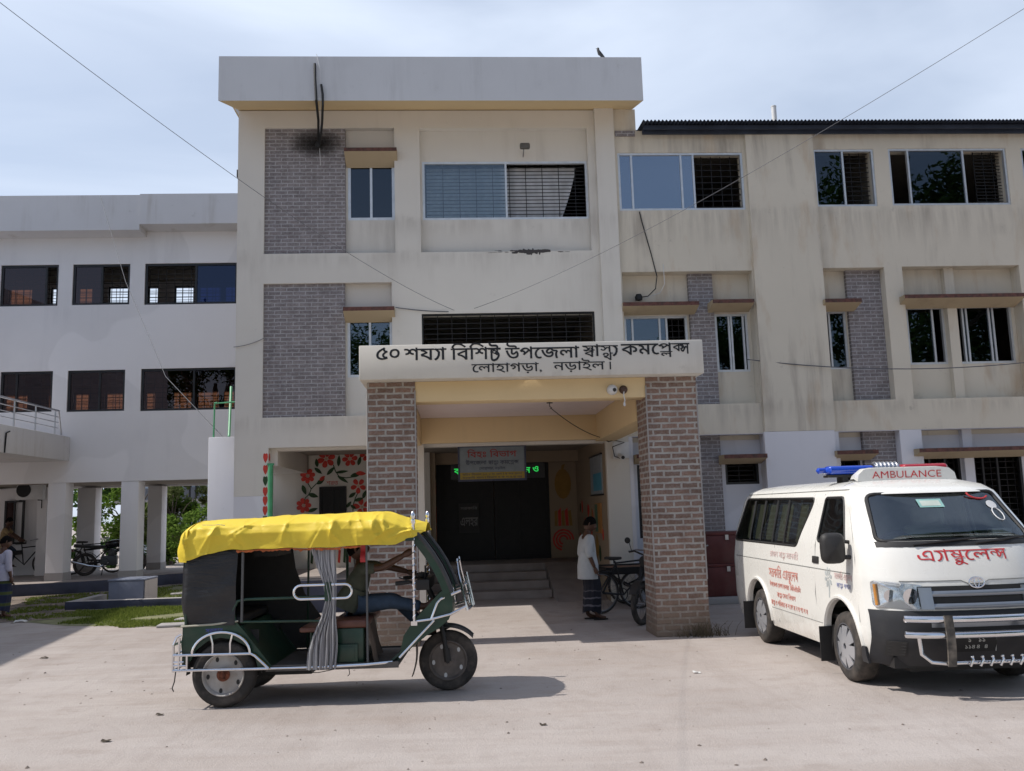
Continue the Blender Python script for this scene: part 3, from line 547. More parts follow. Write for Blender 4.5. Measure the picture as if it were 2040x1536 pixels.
def window(par, x0, x1, z0, z1, y, mull, panes, fm, gm, grille=None, ft=.045, fd=.07, gy=.13, name='window'):
    """aluminium sliding window: outer frame + mullions, glazed bays, iron grille behind"""
    q = MB(); q.plate(x0, x1, z0, z1, y, y + fd, [(x0 + ft, x1 - ft, z0 + ft, z1 - ft)])
    for m in mull: q.box(m - ft * .42, m + ft * .42, y + .004, y + fd - .004, z0 + ft + .001, z1 - ft - .001)
    w = put(name, q.mesh(name, fm), par)
    g = MB()
    for a, b in panes: g.box(a + .002, b - .002, y + .03, y + .036, z0 + ft + .002, z1 - ft - .002)
    if panes: put('pane', g.mesh('pane', gm), w)
    if grille:
        g = MB(); a, b, sx, sz = grille; k = z0 + sz
        while k < z1: g.box(a, b, y + gy, y + gy + .012, k - .007, k + .007); k += sz
        k = a
        while k <= b + .001: g.box(k - .007, k + .007, y + gy + .013, y + gy + .025, z0, z1); k += sx
        put('grille', g.mesh('grille', M['iron']), w)
    return w
A_ = M['alu']
window(B, -2.04, -1.12, 7.51, 8.68, F + .16, [-1.585], [(-2.0, -1.16)], A_, M['glass_mid'], ft=.055)
w2 = window(B, -.57, 2.75, 7.50, 8.71, F + .16, [1.10], [(-.53, 1.09)], A_, M['glass_pale'], (-.5, 2.7, .335, .075))
cu = MB(); cu.grid(lambda u, v: (-.5 + 3.05 * u - (.35 * max(0, u - .85) / .15 * (1 - v) ** 1.3 if u > .85 else 0), F + .42 + .025 * sin(u * 60) + .01 * sin(v * 9 + u * 7), 7.52 + 1.16 * v), 120, 8, thick=.004)
put('curtain', cu.mesh('curtain', plain('pale_curtain', (.62, .63, .65, 1), .9, 0, .1)), w2)
window(B, -2.06, -1.20, 4.38, 5.53, F + .16, [-1.63], [(-2.02, -1.24)], A_, M['glass'], (-2.0, -1.26, .2, .12), ft=.05)
g_ = window(B, -.62, 2.75, 3.9, 5.57, F + .02, [], [], M['iron'], None, (-.6, 2.72, .28, .1), name='grille_opening', ft=.03)
window(B, 3.35, 5.91, 7.61, 8.82, F + .02, [3.63, 4.64, 4.89], [(3.4, 4.88)], A_, M['glass_sky'], (4.92, 5.9, .2, .13), gy=.2)
window(B, 7.38, 8.65, 7.66, 8.88, F + .02, [8.0], [(7.42, 7.99)], A_, M['glass_mid'], (8.05, 8.62, .2, .1), gy=.2)
window(B, 8.96, 11.47, 7.67, 8.89, F + .02, [9.38, 10.55], [(9.39, 10.54)], A_, M['glass_mid'], (10.9, 11.45, .2, .07), gy=.2)
window(B, 11.79, 13.2, 7.67, 8.89, F + .02, [12.5], [(11.83, 12.48)], A_, M['glass_mid'], (12.52, 13.15, .2, .1), gy=.2)
window(B, 3.38, 4.66, 4.39, 5.52, F + .31, [3.55, 4.1, 4.24], [(3.42, 4.23)], A_, M['glass'], (4.26, 4.64, .13, .12))
window(B, 5.22, 5.89, 4.36, 5.54, F + .31, [5.51, 5.56, 5.80], [(5.26, 5.85)], A_, M['glass_mid'])
window(B, 7.46, 7.92, 4.37, 5.56, F + .31, [7.58], [(7.6, 7.88)], A_, M['glass_mid'])
window(B, 9.06, 9.98, 4.43, 5.62, F + .31, [9.16, 9.21, 9.74], [(9.22, 9.73)], A_, M['glass_mid'])
window(B, 10.2, 11.41, 4.43, 5.63, F + .31, [10.38, 10.46, 10.94, 11.02], [(10.39, 11.01)], A_, M['glass_mid'])
window(B, 3.5, 4.62, 1.15, 2.56, F + .32, [], [], M['black_frame'], None, (3.52, 4.6, .2, .12))
window(B, 5.25, 5.92, 2.13, 2.62, F + .32, [], [], M['black_frame'], None, (5.27, 5.9, .3, .09))
window(B, 7.5, 7.98, 1.2, 2.6, F + .32, [], [], M['black_frame'], None, (7.52, 7.96, .2, .12))
window(B, 9.16, 10.03, 1.0, 2.58, F + .32, [9.4, 9.72], [], M['black_frame'], None, (9.18, 10.0, .16, .12))
window(B, 10.24, 11.3, 1.0, 2.58, F + .32, [10.5, 10.8], [], M['black_frame'], None, (10.26, 11.28, .16, .12))
# veranda floor, steps, ramp
fl = MB(); fl.box(-3.6, -.64, F + .04, 20.5, 0, .6); fl.box(-.64, 2.86, 19.8, 23.9, 0, .602)
put('veranda_floor', fl.mesh('veranda_floor', M['floor'], bevel=.01), B)
dd = MB(); dd.box(-3.6, -.64, F + .028, F + .038, 0, .585); put('plinth_band', dd.mesh('plinth_band', M['navy']), B)
stp = MB()
for k in range(3): stp.box(-.62 + .002 * k, 1.86 - .002 * k, 18.3 + .5 * k, 19.797 - .002 * k, .15 * k + .001, .15 * (k + 1))
put('entrance_steps', stp.mesh('entrance_steps', M['floor']), B)
rp = MB(); rp.prism([(17.4, .002), (19.797, .002), (19.797, .6)], 1.88, 2.84, 'x'); put('ramp', rp.mesh('ramp', M['floor']), B)
# gate at the back of the veranda: two steel leaves with framed panels
gt = MB(); gt.plate(-.5, 2.2, .6, 2.95, 21.55, 21.6, [(.86, .88, .65, 2.9)])
for x0, x1 in ((-.46, .2), (.22, .85), (.9, 1.5), (1.53, 2.16)):
    for z0, z1 in ((.68, 1.3), (1.36, 2.1), (2.16, 2.88)): gt.plate(x0, x1, z0, z1, 21.535, 21.549, [(x0 + .04, x1 - .04, z0 + .04, z1 - .04)])
G = put('entrance_gate', gt.mesh('entrance_gate', M['iron']), B)
for xx in (.80, .91): ga = MB(); ga.box(xx, xx + .03, 21.49, 21.534, 1.5, 1.62); put('handle', ga.mesh('handle', M['iron']), G)
mw = window(B, -3.10, -2.50, 1.1, 2.40, 20.44, [-2.8], [], M['iron'], None, (-3.08, -2.52, .14, .3), gy=.02)
q = MB(); q.box(-3.07, -2.53, 20.485, 20.497, 1.13, 2.37); put('shutter', q.mesh('shutter', M['iron']), mw)

# hand painted flowers on the veranda wall and on its corner post
mur = MB(); RM = random.Random(3); MURM = [M['mural_red'], M['mural_green'], M['mural_cream'], M['mural_ochre']]
def blob(pts, y, mi): mur.loops([pts], lambda a, b, d: (a, y - d, b), .003, mi)
def flower(px, py, Y, r, n=6, ph=0, half=None):
    cx, cz = U(px, py, Y)
    for k in range(n):
        a = ph + 2 * pi * k / n; p = []
        for i in range(11):
            s_ = i / 10 * 2 * pi; rr = r * .30; ex = cx + cos(a) * r * .62; ez = cz + sin(a) * r * .62
            lx = cos(s_) * r * .42; lz = sin(s_) * rr * (1 + .25 * cos(s_)); p.append((ex + lx * cos(a) - lz * sin(a), ez + lx * sin(a) + lz * cos(a)))
        blob(p[:-1], Y - .0008 * k, 0)
    blob([(cx + r * .16 * cos(i), cz + r * .16 * sin(i)) for i in [j * pi / 4 for j in range(8)]], Y - .007, 2)
def leafm(px, py, Y, l, w, ang, mi=1):
    cx, cz = U(px, py, Y); p = []
    for i in range(9): s_ = i / 8; p.append((l * (s_ - .5), w * sin(pi * s_) ** .8 * (1 - .35 * s_)))
    p += [(x, -z) for x, z in p[::-1][1:-1]]
    blob([(cx + x * cos(ang) - z * sin(ang), cz + x * sin(ang) + z * cos(ang)) for x, z in p], Y, mi)
def vine(pp_, Y, w=.011):
    pts = [U(a, b, Y) for a, b in pp_]; blob(stroke(pts, w), Y - .0005, 1)
YW = 20.497
for a in ((650, 914, .20, 6, .3), (697, 914, .17, 6, .1), (730, 905, .15, 6, .2), (613, 948, .165, 7, .2), (605, 1007, .165, 7, .0), (714, 968, .17, 5, .9), (721, 1010, .2, 5, .5)):
    flower(a[0], a[1], YW, a[2], a[3], a[4])
for a in ((676, 902, .22, .055, .2), (631, 922, .2, .05, 1.7), (634, 938, .22, .05, -.7), (675, 918, .26, .05, 1.5), (659, 938, .26, .05, .8), (681, 940, .3, .04, 0.1), (683, 955, .3, .045, -.6),
          (709, 946, .26, .06, .2), (639, 959, .22, .06, .6), (606, 976, .24, .06, -1.2), (624, 987, .24, .06, -.3), (702, 986, .2, .05, .6), (715, 995, .22, .05, .3), (695, 1005, .18, .045, .9), (704, 1010, .16, .04, -.6), (716, 918, .22, .05, 1.3), (623, 1016, .24, .05, .3), (726, 985, .2, .05, 1.2)):
    leafm(a[0], a[1], YW - .003, *a[2:])
for a in ((642, 953, .16, .05, .7), (719, 943, .24, .06, -.1)): leafm(a[0], a[1], YW - .007, a[2], a[3], a[4], 0)
vine([(664, 926), (668, 938), (676, 950), (690, 952), (705, 950)], YW - .001); vine([(613, 962), (620, 974), (616, 985), (608, 992), (606, 1004)], YW - .001); vine([(620, 974), (630, 964), (640, 958)], YW - .001); vine([(714, 980), (708, 992), (704, 1005), (703, 1018)], YW - .001)
text_mb(mur, 'শরত', lambda x, y, d: (U(662, 962, YW)[0] + x, YW - .001 - d, U(662, 966, YW)[1] + y), .13, mi=0)
for k in range(22):                                              # striped skirting under the flowers
    x = -3.30 + k * .12; blob([(x, .72), (x + .05, .70), (x + .07, 1.02 + .05 * sin(k)), (x + .02, 1.05)], YW - .001, 0 if k % 3 else 1)
put('flower_mural', mur.mesh('flower_mural', MURM), B); mur = MB()
for k, (z, mi) in enumerate(((2.88, 0), (2.66, 0), (2.45, 1), (2.25, 0), (2.08, 0), (1.9, 0), (1.72, 1), (1.5, 0))):   # corner post, inner edge
    xx = -3.519; mur.loops([[(.06 * cos(a), .075 * sin(a)) for a in [i * pi / 5 for i in range(10)]]], lambda a, b, d: (xx + .001 + d, F + .08 + a, z + b), .003, mi); mur.loops([[(.045 * cos(a) - .03, .085 * sin(a) * (1 + .3 * sin(3 * a))) for a in [i * pi / 6 for i in range(12)]]], lambda a, b, d: (-3.522 + a - .02, F - .001 - d, z + b), .002, mi)
put('post_mural', mur.mesh('post_mural', MURM), B); mur = MB()
for k, (z, mi, r) in enumerate(((2.62, 1, .12), (2.30, 0, .15), (2.0, 1, .12), (1.7, 0, .2), (1.3, 0, .16))):          # door jamb on the left of the gate
    mur.loops([[(r * .9 * cos(a), r * sin(a)) for a in [i * pi / 6 for i in range(12)]]], lambda a, b, d: (-.499 + d, 20.9 + a, z + b), .003, mi)
put('jamb_mural', mur.mesh('jamb_mural', MURM), B); mur = MB()
# fruit and pots on the right jamb and the right wall
def ell(cx, cz, rx, rz, y, mi): blob([(cx + rx * cos(a), cz + rz * sin(a)) for a in [i * pi / 8 for i in range(16)]], y, mi)
ell(2.53, 2.35, .2, .36, 21.497, 3); blob([(2.5, 2.7), (2.56, 2.7), (2.6, 2.82), (2.52, 2.8)], 21.497, 3)
for k in range(5): blob([(2.3 + .09 * k, 1.35), (2.37 + .09 * k, 1.35), (2.38 + .08 * k, 1.72 + .06 * (k % 2)), (2.31 + .08 * k, 1.70)], 21.497, 0 if k % 2 else 3)
for r in (.24, .17, .1): blob(stroke([(2.5 + r * cos(a), 1.02 + r * sin(a)) for a in [i * .5 for i in range(10)]], .022), 21.497, 0)
put('fruit_mural', mur.mesh('fruit_mural', MURM), B); mur = MB()
for k in range(26):
    yy = 17.7 + 3.4 * RM.random(); z = .8 + 1.0 * RM.random(); r = .05 + .08 * RM.random()
    mur.loops([[(r * cos(a), 1.4 * r * sin(a)) for a in [i * pi / 5 for i in range(10)]]], lambda a, b, d: (2.858 - d, yy + a, z + b), .003 + .001 * k * .1, RM.choice((0, 0, 1, 3)))
put('dotted_mural', mur.mesh('dotted_mural', MURM), B)
# stains and cracks on the facade: thin films with shapes of their own
sn = MB(); RS = random.Random(5)
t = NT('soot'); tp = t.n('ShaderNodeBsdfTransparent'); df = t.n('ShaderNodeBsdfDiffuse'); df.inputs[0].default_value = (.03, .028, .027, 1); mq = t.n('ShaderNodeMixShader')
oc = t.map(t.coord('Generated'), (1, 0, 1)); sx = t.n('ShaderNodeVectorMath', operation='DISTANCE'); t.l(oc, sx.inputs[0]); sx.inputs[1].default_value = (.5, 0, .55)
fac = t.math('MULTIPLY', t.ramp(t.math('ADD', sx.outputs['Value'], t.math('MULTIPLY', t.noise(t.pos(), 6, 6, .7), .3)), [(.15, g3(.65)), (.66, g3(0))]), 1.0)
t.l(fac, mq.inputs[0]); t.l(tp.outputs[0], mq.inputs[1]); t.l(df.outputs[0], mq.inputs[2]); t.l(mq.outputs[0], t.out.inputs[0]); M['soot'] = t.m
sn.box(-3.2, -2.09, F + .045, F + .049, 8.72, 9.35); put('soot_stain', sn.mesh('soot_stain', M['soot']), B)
mo = MB()
for k in range(60):
    u = RS.gauss(0, .28); w = .015 + .05 * RS.random(); hh = (.008 + .03 * RS.random()) * max(.2, 1 - abs(u) * 1.6); zc = 6.79 + RS.gauss(0, .018)
    mo.loops([[(1.55 + u + w * cos(a) * (1 + .4 * RS.random()), zc + hh * sin(a) * (1 + .5 * RS.random())) for a in [i * pi / 4 for i in range(8)]]], lambda a, b, d: (a, F - .001 - d, b), .001 + .00004 * k)
put('mould_patch', mo.mesh('mould_patch', plain('black_mould', (.06, .055, .055, 1), .95)), B)
# ------------------------------------------------------------------ entrance porch
P = thing('entrance_porch', (1.08, 12.4, 0), 'flat roofed entrance porch on two red brick pillars with black Bengali lettering', 'porch')
q = MB(); q.box(-1.30, 3.46, 12.10, 16.995, 3.575, 4.05)
put('roof', q.mesh('roof', M['cream'], bevel=.012), P)
q = MB(); q.box(-.56, 2.68, 12.36, 12.72, 3.29, 3.574); q.box(-1.12, -.66, 13.06, 16.99, 3.02, 3.573); q.box(2.66, 3.05, 13.06, 16.99, 3.02, 3.573); q.box(-.66, 2.66, 16.82, 16.99, 3.05, 3.573)
put('beam', q.mesh('beam', M['tan'], bevel=.008), P)
q = MB(); q.box(-.655, 2.655, 12.73, 16.81, 3.52, 3.5735); put('ceiling', q.mesh('ceiling', M['ceil']), P)
for x0, x1, y1 in ((-1.22, -.56, 12.9), (2.68, 3.40, 13.05)):
    q = MB(); nz_ = 44; rows = []
    def pil(u, v, x0=x0, x1=x1, y1=y1):
        z = 3.575 * v; a = u * 4
        cs = [(x0, 12.35), (x1, 12.35), (x1, y1), (x0, y1), (x0, 12.35)]; i = min(int(a), 3); f = a - i
        x = cs[i][0] + (cs[i + 1][0] - cs[i][0]) * f; y = cs[i][1] + (cs[i + 1][1] - cs[i][1]) * f
        cx = (x0 + x1) / 2; cy = (12.35 + y1) / 2
        k = 1 + (.05 * max(0, 1 - z / .35) + .012 * (noise.noise(Vector((x * 3, y * 3, z * 2.5))) if z < 3.4 else 0))
        return (cx + (x - cx) * k, cy + (y - cy) * k, z)
    q.grid(pil, 48, nz_, smooth=True)
    pl = put('brick_pillar', q.mesh('brick_pillar', M['brick_red'], sharp=50), P)
    e = MB()
    for x in (x0, x1): e.tube([(x, 12.35, .75 + .27 * k) for k in range(11)], .011, 6)
    put('mortar_edge', e.mesh('mortar_edge', M['concrete']), pl)
q = MB(); fn = lambda x, y, d: (x, 12.098 - d, y)
def at_sign(s, pxa, pxb, pyb, size, bold):
    xa, za = U(pxa, pyb, 12.1); xb, _ = U(pxb, pyb, 12.1)
    text_mb(q, s, lambda x, y, d: (xa + x, 12.098 - d, za + y), size, 0, bold, width=xb - xa)
SIGN = [('৫০', 748, 799, 717, .265), ('শযYা', 806, 889, 718, .25), ('িবিশ<A1>', 899, 998, 717, .25), ('উপেজলা', 1007, 1154, 715, .24), ('<A2>া<A3>Y', 1161, 1231, 710, .24), ('কমে<A4><A5>', 1238, 1374, 707, .24)]
for s, a, b, y, sz in SIGN: at_sign(s, a, b, y, sz, 1.3)
at_sign('েলাহাগ\u09dcা,', 940, 1081, 742, .18, .5); at_sign('ন\u09dcাইল', 1103, 1205, 738, .18, .5); at_sign('।', 1210, 1220, 736, .17, .5)
put('lettering', q.mesh('lettering', M['lettering']), P)

# signboard hung under the first floor beam, LED strip, cameras, lamp holder
SB = thing('hanging_signboard', (.68, 17.3, 2.36), 'blue grey outpatient signboard with red heading and yellow band, hung above the gate', 'signboard')
q = MB(); q.box(.05, 1.31, 17.3, 17.33, 2.36, 2.99); b = put('board', q.mesh('board', plain('board_face', (.15, .18, .20, 1), .5)), SB)
q = MB(); q.plate(.02, 1.34, 2.33, 3.02, 17.285, 17.345, [(.055, 1.305, 2.365, 2.985)]); put('frame', q.mesh('frame', M['navy']), SB)
q = MB(); q.box(.058, 1.302, 17.296, 17.299, 2.37, 2.50); put('yellow_band', q.mesh('yellow_band', plain('yellow_band', (.26, .19, .03, 1), .6)), SB)
fnb = lambda cx, cz: (lambda x, y, d: (cx + x, 17.2955 - d, cz + y))
q = MB(); text_mb(q, 'িবহঃ িবভাগ', fnb(.68, 2.79), .17, .5, 1, .001, width=.95); put('heading', q.mesh('heading', plain('dull_red_paint', (.24, .03, .03, 1), .6)), SB)
q = MB(); text_mb(q, 'উপেজলা <A2>া<A3>Y কমে<A4><A5>', fnb(.68, 2.65), .11, .5, 1, .001, width=1.02); text_mb(q, 'েলাহাগ\u09dcা, ন\u09dcাইল', fnb(.68, 2.55), .07, .5, .5, .001)
text_mb(q, 'বিহর িবভাগ ১০ ২ ভ ওল া হ পর চলন', fnb(.68, 2.445), .05, .5, .3, .001, width=1.15); text_mb(q, 'সরকাির সহল া িবভাগ থ ক ল ন ভ পর', fnb(.68, 2.385), .05, .5, .3, .001, width=1.15)
put('small_lettering', q.mesh('small_lettering', M['navy']), SB)
q = MB(); q.tube([(.3, 17.32, 2.99), (.3, 17.32, 3.058)], .008, 6); q.tube([(1.05, 17.32, 2.99), (1.05, 17.32, 3.058)], .008, 6); put('hanger', q.mesh('hanger', M['steel']), SB)
LD = thing('scrolling_sign', (.8, 17.6, 2.4), 'black scrolling display with green glowing letters behind the hanging signboard', 'display')
q = MB(); q.box(-.12, 1.72, 17.55, 17.62, 2.38, 2.68); put('case', q.mesh('case', M['iron'], bevel=.006), LD)
q = MB()
for s, a, y in (('ব', 905, 945), ('ন', 1046, 942), ('ও', 1061, 940)):
    x, z = U(a, y, 17.55); text_mb(q, s, lambda u, v, d: (x + u, 17.548 - d, z + v), .17, 0, 1.5, .001)
put('glowing_letters', q.mesh('glowing_letters', emit('led_green', (.05, 1, .16, 1), .5)), LD)
q = MB(); q.box(.02, .5, 21.500, 21.503, 1.25, 1.95); px_ = put('paper_notice', q.mesh('paper_notice', plain('grimy_paper', (.05, .05, .05, 1), .8)), None, 'dark paper notice with pale heavy lettering pasted on the gate', 'notice')
q = MB(); text_mb(q, 'এলহর', lambda x, y, d: (.26 + x, 21.499 - d, 1.42 + y), .3, .5, 2, .001, width=.42); text_mb(q, 'সরকাির', lambda x, y, d: (.26 + x, 21.499 - d, 1.80 + y), .09, .5, 1, .001, width=.4)
put('notice_lettering', q.mesh('notice_lettering', plain('pale_ink', (.25, .25, .25, 1), .7)), px_)
def bullet(loc, dirv, label):
    T = thing('security_camera', loc, label, 'camera'); d = Vector(dirv).normalized(); o = Vector(loc)
    q = MB(); q.box(o.x - .07, o.x + .07, o.y - .02, o.y + .02, o.z - .07, o.z + .07); q.tube([o, o + d * .09 + Vector((0, 0, -.02))], .018, 8); put('bracket', q.mesh('bracket', M['pvc'], bevel=.008), T)
    q = MB(); a = o + d * .08 + Vector((0, 0, -.03)); q.tube([a, a + d * .19], .045, 14); put('housing', q.mesh('housing', M['pvc']), T)
    q = MB(); q.tube([a + d * .191, a + d * .198], .034, 14); put('lens', q.mesh('lens', M['black']), T)
bullet((3.10, 16.97, 2.78), (.1, -1, -.25), 'white bullet camera on the column behind the right brick pillar')
q = MB(); q.box(2.98, 3.3, 16.93, 16.995, 2.68, 2.99); put('junction_box', q.mesh('junction_box', M['pvc'], bevel=.01), None, 'white cable junction box on the column above the bullet camera', 'junction box')
D_ = thing('dome_camera', (2.2, 12.36, 3.42), 'small white dome camera with dark lens on the front porch beam', 'camera')
q = MB(); q.lathe([(.075, 0), (.075, .03), (.06, .07), (.03, .095), (.0, .1)], 20, M=Matrix.Translation((2.2, 12.358, 3.40)) @ Matrix.Rotation(radians(90), 4, 'X')); put('dome', q.mesh('dome', M['pvc']), D_)
q = MB(); q.lathe([(.028, 0), (.026, .012), (.0, .016)], 14, M=Matrix.Translation((2.22, 12.27, 3.39)) @ Matrix.Rotation(radians(90), 4, 'X')); put('lens', q.mesh('lens', M['black']), D_)
H_ = thing('lamp_holder', (2.36, 12.36, 3.4), 'rusty round lamp holder with a loose cord beside the dome camera', 'lamp')
q = MB(); q.lathe([(.06, 0), (.06, .02), (.045, .06), (.02, .075), (0, .076)], 16, M=Matrix.Translation((2.36, 12.358, 3.40)) @ Matrix.Rotation(radians(90), 4, 'X')); put('socket', q.mesh('socket', plain('brown_bakelite', (.06, .03, .02, 1), .5)), H_)
q = MB(); q.tube([(2.36, 12.3, 3.38), (2.35, 12.29, 3.31), (2.365, 12.29, 3.24), (2.355, 12.29, 3.2)], .008, 6); q.lathe([(.012, 0), (.018, .02), (.012, .05)], 8, M=Matrix.Translation((2.355, 12.29, 3.16))); put('cord', q.mesh('cord', M['pvc']), H_)
FL = thing('flood_lamp', (1.48, F, 8.9), 'small weathered flood lamp above the wide top floor window', 'lamp')
q = MB(); q.tube([(1.46, F + .15, 8.80), (1.46, 16.93, 8.90)], .012, 6); put('arm', q.mesh('arm', M['steel']), FL)
q = MB(); q.box(1.38, 1.58, 16.84, 16.94, 8.86, 8.98, M=None); put('lamp_head', q.mesh('lamp_head', plain('weathered_grey', (.10, .095, .085, 1), .7), bevel=.03), FL)
# fan hook and cable under the porch ceiling
q = MB(); q.tube([(1.55, 14.6, 3.52), (1.55, 14.6, 3.44), (1.58, 14.6, 3.42), (1.55, 14.6, 3.40)], .008, 6); q.tube([(1.5, 14.6, 3.5), (1.6, 14.6, 3.5)], .01, 6)
put('ceiling_hook', q.mesh('ceiling_hook', M['iron']), None, 'iron fan hook under the porch ceiling with a cable looped to it', 'hook')
def cable(name, pts, r, mat, label, cat='cable', n=16, group=None, sag=0):
    if len(pts) == 2:
        a, b = Vector(pts[0]), Vector(pts[1]); pts = [a.lerp(b, i / n) + Vector((0, 0, -sag * 4 * (i / n) * (1 - i / n))) for i in range(n + 1)]
    q = MB(); q.tube(pts, r, 6); return put(name, q.mesh(name, mat), None, label, cat, group)
cable('camera_cable', [(1.57, 14.6, 3.41), (2.85, 16.78, 3.04)], .007, M['cable'], 'thin black cable slung from the ceiling hook to the camera column', sag=.08)
cable('camera_cable', [(2.7, 16.80, 3.10), (2.9, 16.9, 3.0), (3.0, 16.92, 3.03), (3.2, 16.9, 2.98), (2.97, 16.9, 2.9), (3.0, 16.9, 2.72), (3.1, 16.9, 2.68)], .01, M['cable'], 'tangled black cable coiled round the white junction box')
# picture panel and banner on the right veranda wall
q = MB(); q.box(2.835, 2.857, 17.5, 19.0, 2.02, 2.80); a = put('wall_panel', q.mesh('wall_panel', plain('pale_poster', (.30, .33, .36, 1), .5)), None, 'framed pale poster with a blue lower half on the veranda side wall', 'poster')
q = MB(); q.box(2.828, 2.834, 17.55, 18.6, 2.1, 2.45); put('blue_field', q.mesh('blue_field', plain('poster_blue', (.08, .30, .42, 1), .5)), a)
q = MB()
for z in (2.0, 2.80): q.box(2.82, 2.858, 17.46, 19.04, z, z + .03)
put('frame', q.mesh('frame', M['black_frame']), a)
q = MB(); q.box(2.84, 2.857, 17.8, 18.6, 1.25, 1.85); a = put('wall_notice', q.mesh('wall_notice', plain('orange_poster', (.42, .20, .06, 1), .6)), None, 'orange and cream notice below the framed poster on the veranda wall', 'poster')
q = MB(); q.box(2.834, 2.839, 18.25, 18.58, 1.27, 1.83); put('green_strip', q.mesh('green_strip', plain('green_strip', (.08, .16, .10, 1), .6)), a)
# ------------------------------------------------------------------ left wing on stilts
LW = thing('white_wing_building', (-9, 24, 0), 'plain white two storey wing raised on square columns left of the brick porch', 'building')
YW0 = 24.0
wl = [(-12.05, -10.55, 7.51, 8.64), (-10.18, -8.68, 7.52, 8.64), (-8.29, -5.84, 7.50, 8.64), (-11.93, -10.59, 4.67, 5.75), (-10.21, -8.73, 4.65, 5.75), (-8.32, -5.83, 4.63, 5.76)]
wl += [(-14.2, -12.6, 7.51, 8.64), (-14.2, -12.5, 4.67, 5.75)]
RWN = [(U(a, 600, 28.4)[0], U(b, 600, 28.4)[0], z, z + .66) for z in (8.5, 5.1) for a, b in ((-75, -40), (16, 64), (100, 128), (154, 184), (215, 256), (294, 315), (347, 386), (395, 440), (446, 470))]
q = MB(); q.plate(-17, -4.4, 2.80, 9.56, YW0, YW0 + .22, wl)
q.plate(-17, -4.4, 2.80, 9.56, 28.4, 28.62, RWN)
q.box(-4.62, -4.4, 24.221, 28.399, 2.8, 9.56); q.box(-17, -16.8, 24.221, 28.399, 2.8, 9.56)
put('outer_wall', q.mesh('outer_wall', M['wing']), LW)
q = MB()
for z in (2.86, 6.0, 9.3): q.box(-16.79, -4.63, 24.225, 28.395, z, z + .18)
put('floor_slab', q.mesh('floor_slab', M['room']), LW)
q = MB()
for z0, z1, x0, x1, y in ((9.40, 10.36, -17, -8.27, 23.42), (9.55, 10.38, -8.268, -4.2, 23.40)):
    q.prism([(y, z0), (y, z1), (y + .2, z1), (y + .2, z0 + .25), (24.3, z0 + .25), (24.0, z0 - .03)], x0, x1, 'x')
put('parapet', q.mesh('parapet', M['wing_top']), LW)
for k, (a, b, c, d) in enumerate(wl):
    m = a + (b - a) * (.78, .5, .55, .3, .55, .55, .5, .5)[k]
    gmat = M['glass_brown']
    panes = [(a + .05, m - .02)] if k in (0, 1, 6) else ([(m + .02, b - .05)] if k == 2 else [(a + .05, m - .02), (m + .02, b - .05)])
    window(LW, a, b, c, d, YW0 + .04, [m], panes, M['black_frame'], M['glass_blue'] if k == 2 else gmat, (a + .05, b - .05, .22, .13), ft=.06, gy=.22)
for x, x2, z, z2 in RWN: window(LW, x, x2, z, z2, 28.45, [], [], M['black_frame'], None, (x + .04, x2 - .04, .2, .1), ft=.035, gy=-.02, name='rear_window')
def column(x0, x1, y0, y1, z1, mat='wing'):
    q = MB(); q.box(x0, x1, y0, y1, .2, z1); o = put('column', q.mesh('column', M[mat], bevel=.015), LW)
    q = MB(); q.box(x0 - .006, x1 + .006, y0 - .006, y1 + .006, .2, .5); put('stained_foot', q.mesh('stained_foot', M['concrete']), o)
for x0, x1 in ((-10.60, -10.15), (-8.75, -8.30), (-14.5, -14.0)): column(x0, x1, YW0 + .01, YW0 + .5, 2.799)
for x0, x1 in ((-11.48, -10.95), (-9.40, -8.98), (-7.2, -6.75), (-5.2, -4.75), (-14.2, -13.7)): column(x0, x1, 28.0, 28.5, 2.799)
q = MB(); q.box(-17, -11.75, 27.2, 28.0, .2, 2.79); put('ground_floor_room', q.mesh('ground_floor_room', M['wing']), LW)
q = MB(); q.box(-12.02, -11.755, 26.6, 27.19, .2, 2.79); put('ground_floor_pier', q.mesh('ground_floor_pier', M['wing']), LW)
window(LW, -13.17, -12.62, 1.2, 2.45, 27.1, [-12.9], [(-13.12, -12.92)], M['black_frame'], M['glass_brown'], (-13.1, -12.66, .15, .2), ft=.05)
AC = thing('air_conditioner', (-12.1, 26.9, 2.5), 'grey outdoor air conditioner unit bracketed to the white wing wall', 'air conditioner')
q = MB(); q.box(-12.5, -11.78, 26.35, 26.58, 2.45, 3.0); put('case', q.mesh('case', M['pvc'], bevel=.02), AC)
q = MB(); q.lathe([(.2, 0), (.2, .02), (.19, .03)], 20, M=Matrix.Translation((-12.3, 26.348, 2.72)) @ Matrix.Rotation(radians(90), 4, 'X')); put('fan_grille', q.mesh('fan_grille', M['iron']), AC)
for x in (-12.4, -11.9): q = MB(); q.tube([(x, 26.6, 2.2), (x, 26.6, 2.43), (x, 26.36, 2.43)], .015, 6); put('bracket', q.mesh('bracket', M['iron']), AC)
# paved floor under the wing
q = MB(); q.prism([(-18, 22.6), (-11.24, 23.1), (-9.96, 23.45), (-8.78, 24.0), (-7.94, 25.6), (-6.2, 26.2), (-4.4, 26.2), (-4.4, 29.4), (-18, 29.4)], 0, .3, 'z')
me = q.mesh('pavement', [M['floor'], M['navy']], bevel=.01)
for f in me.polygons:
    if abs(f.normal.z) < .3: f.material_index = 1
put('pavement', me, kind='structure')
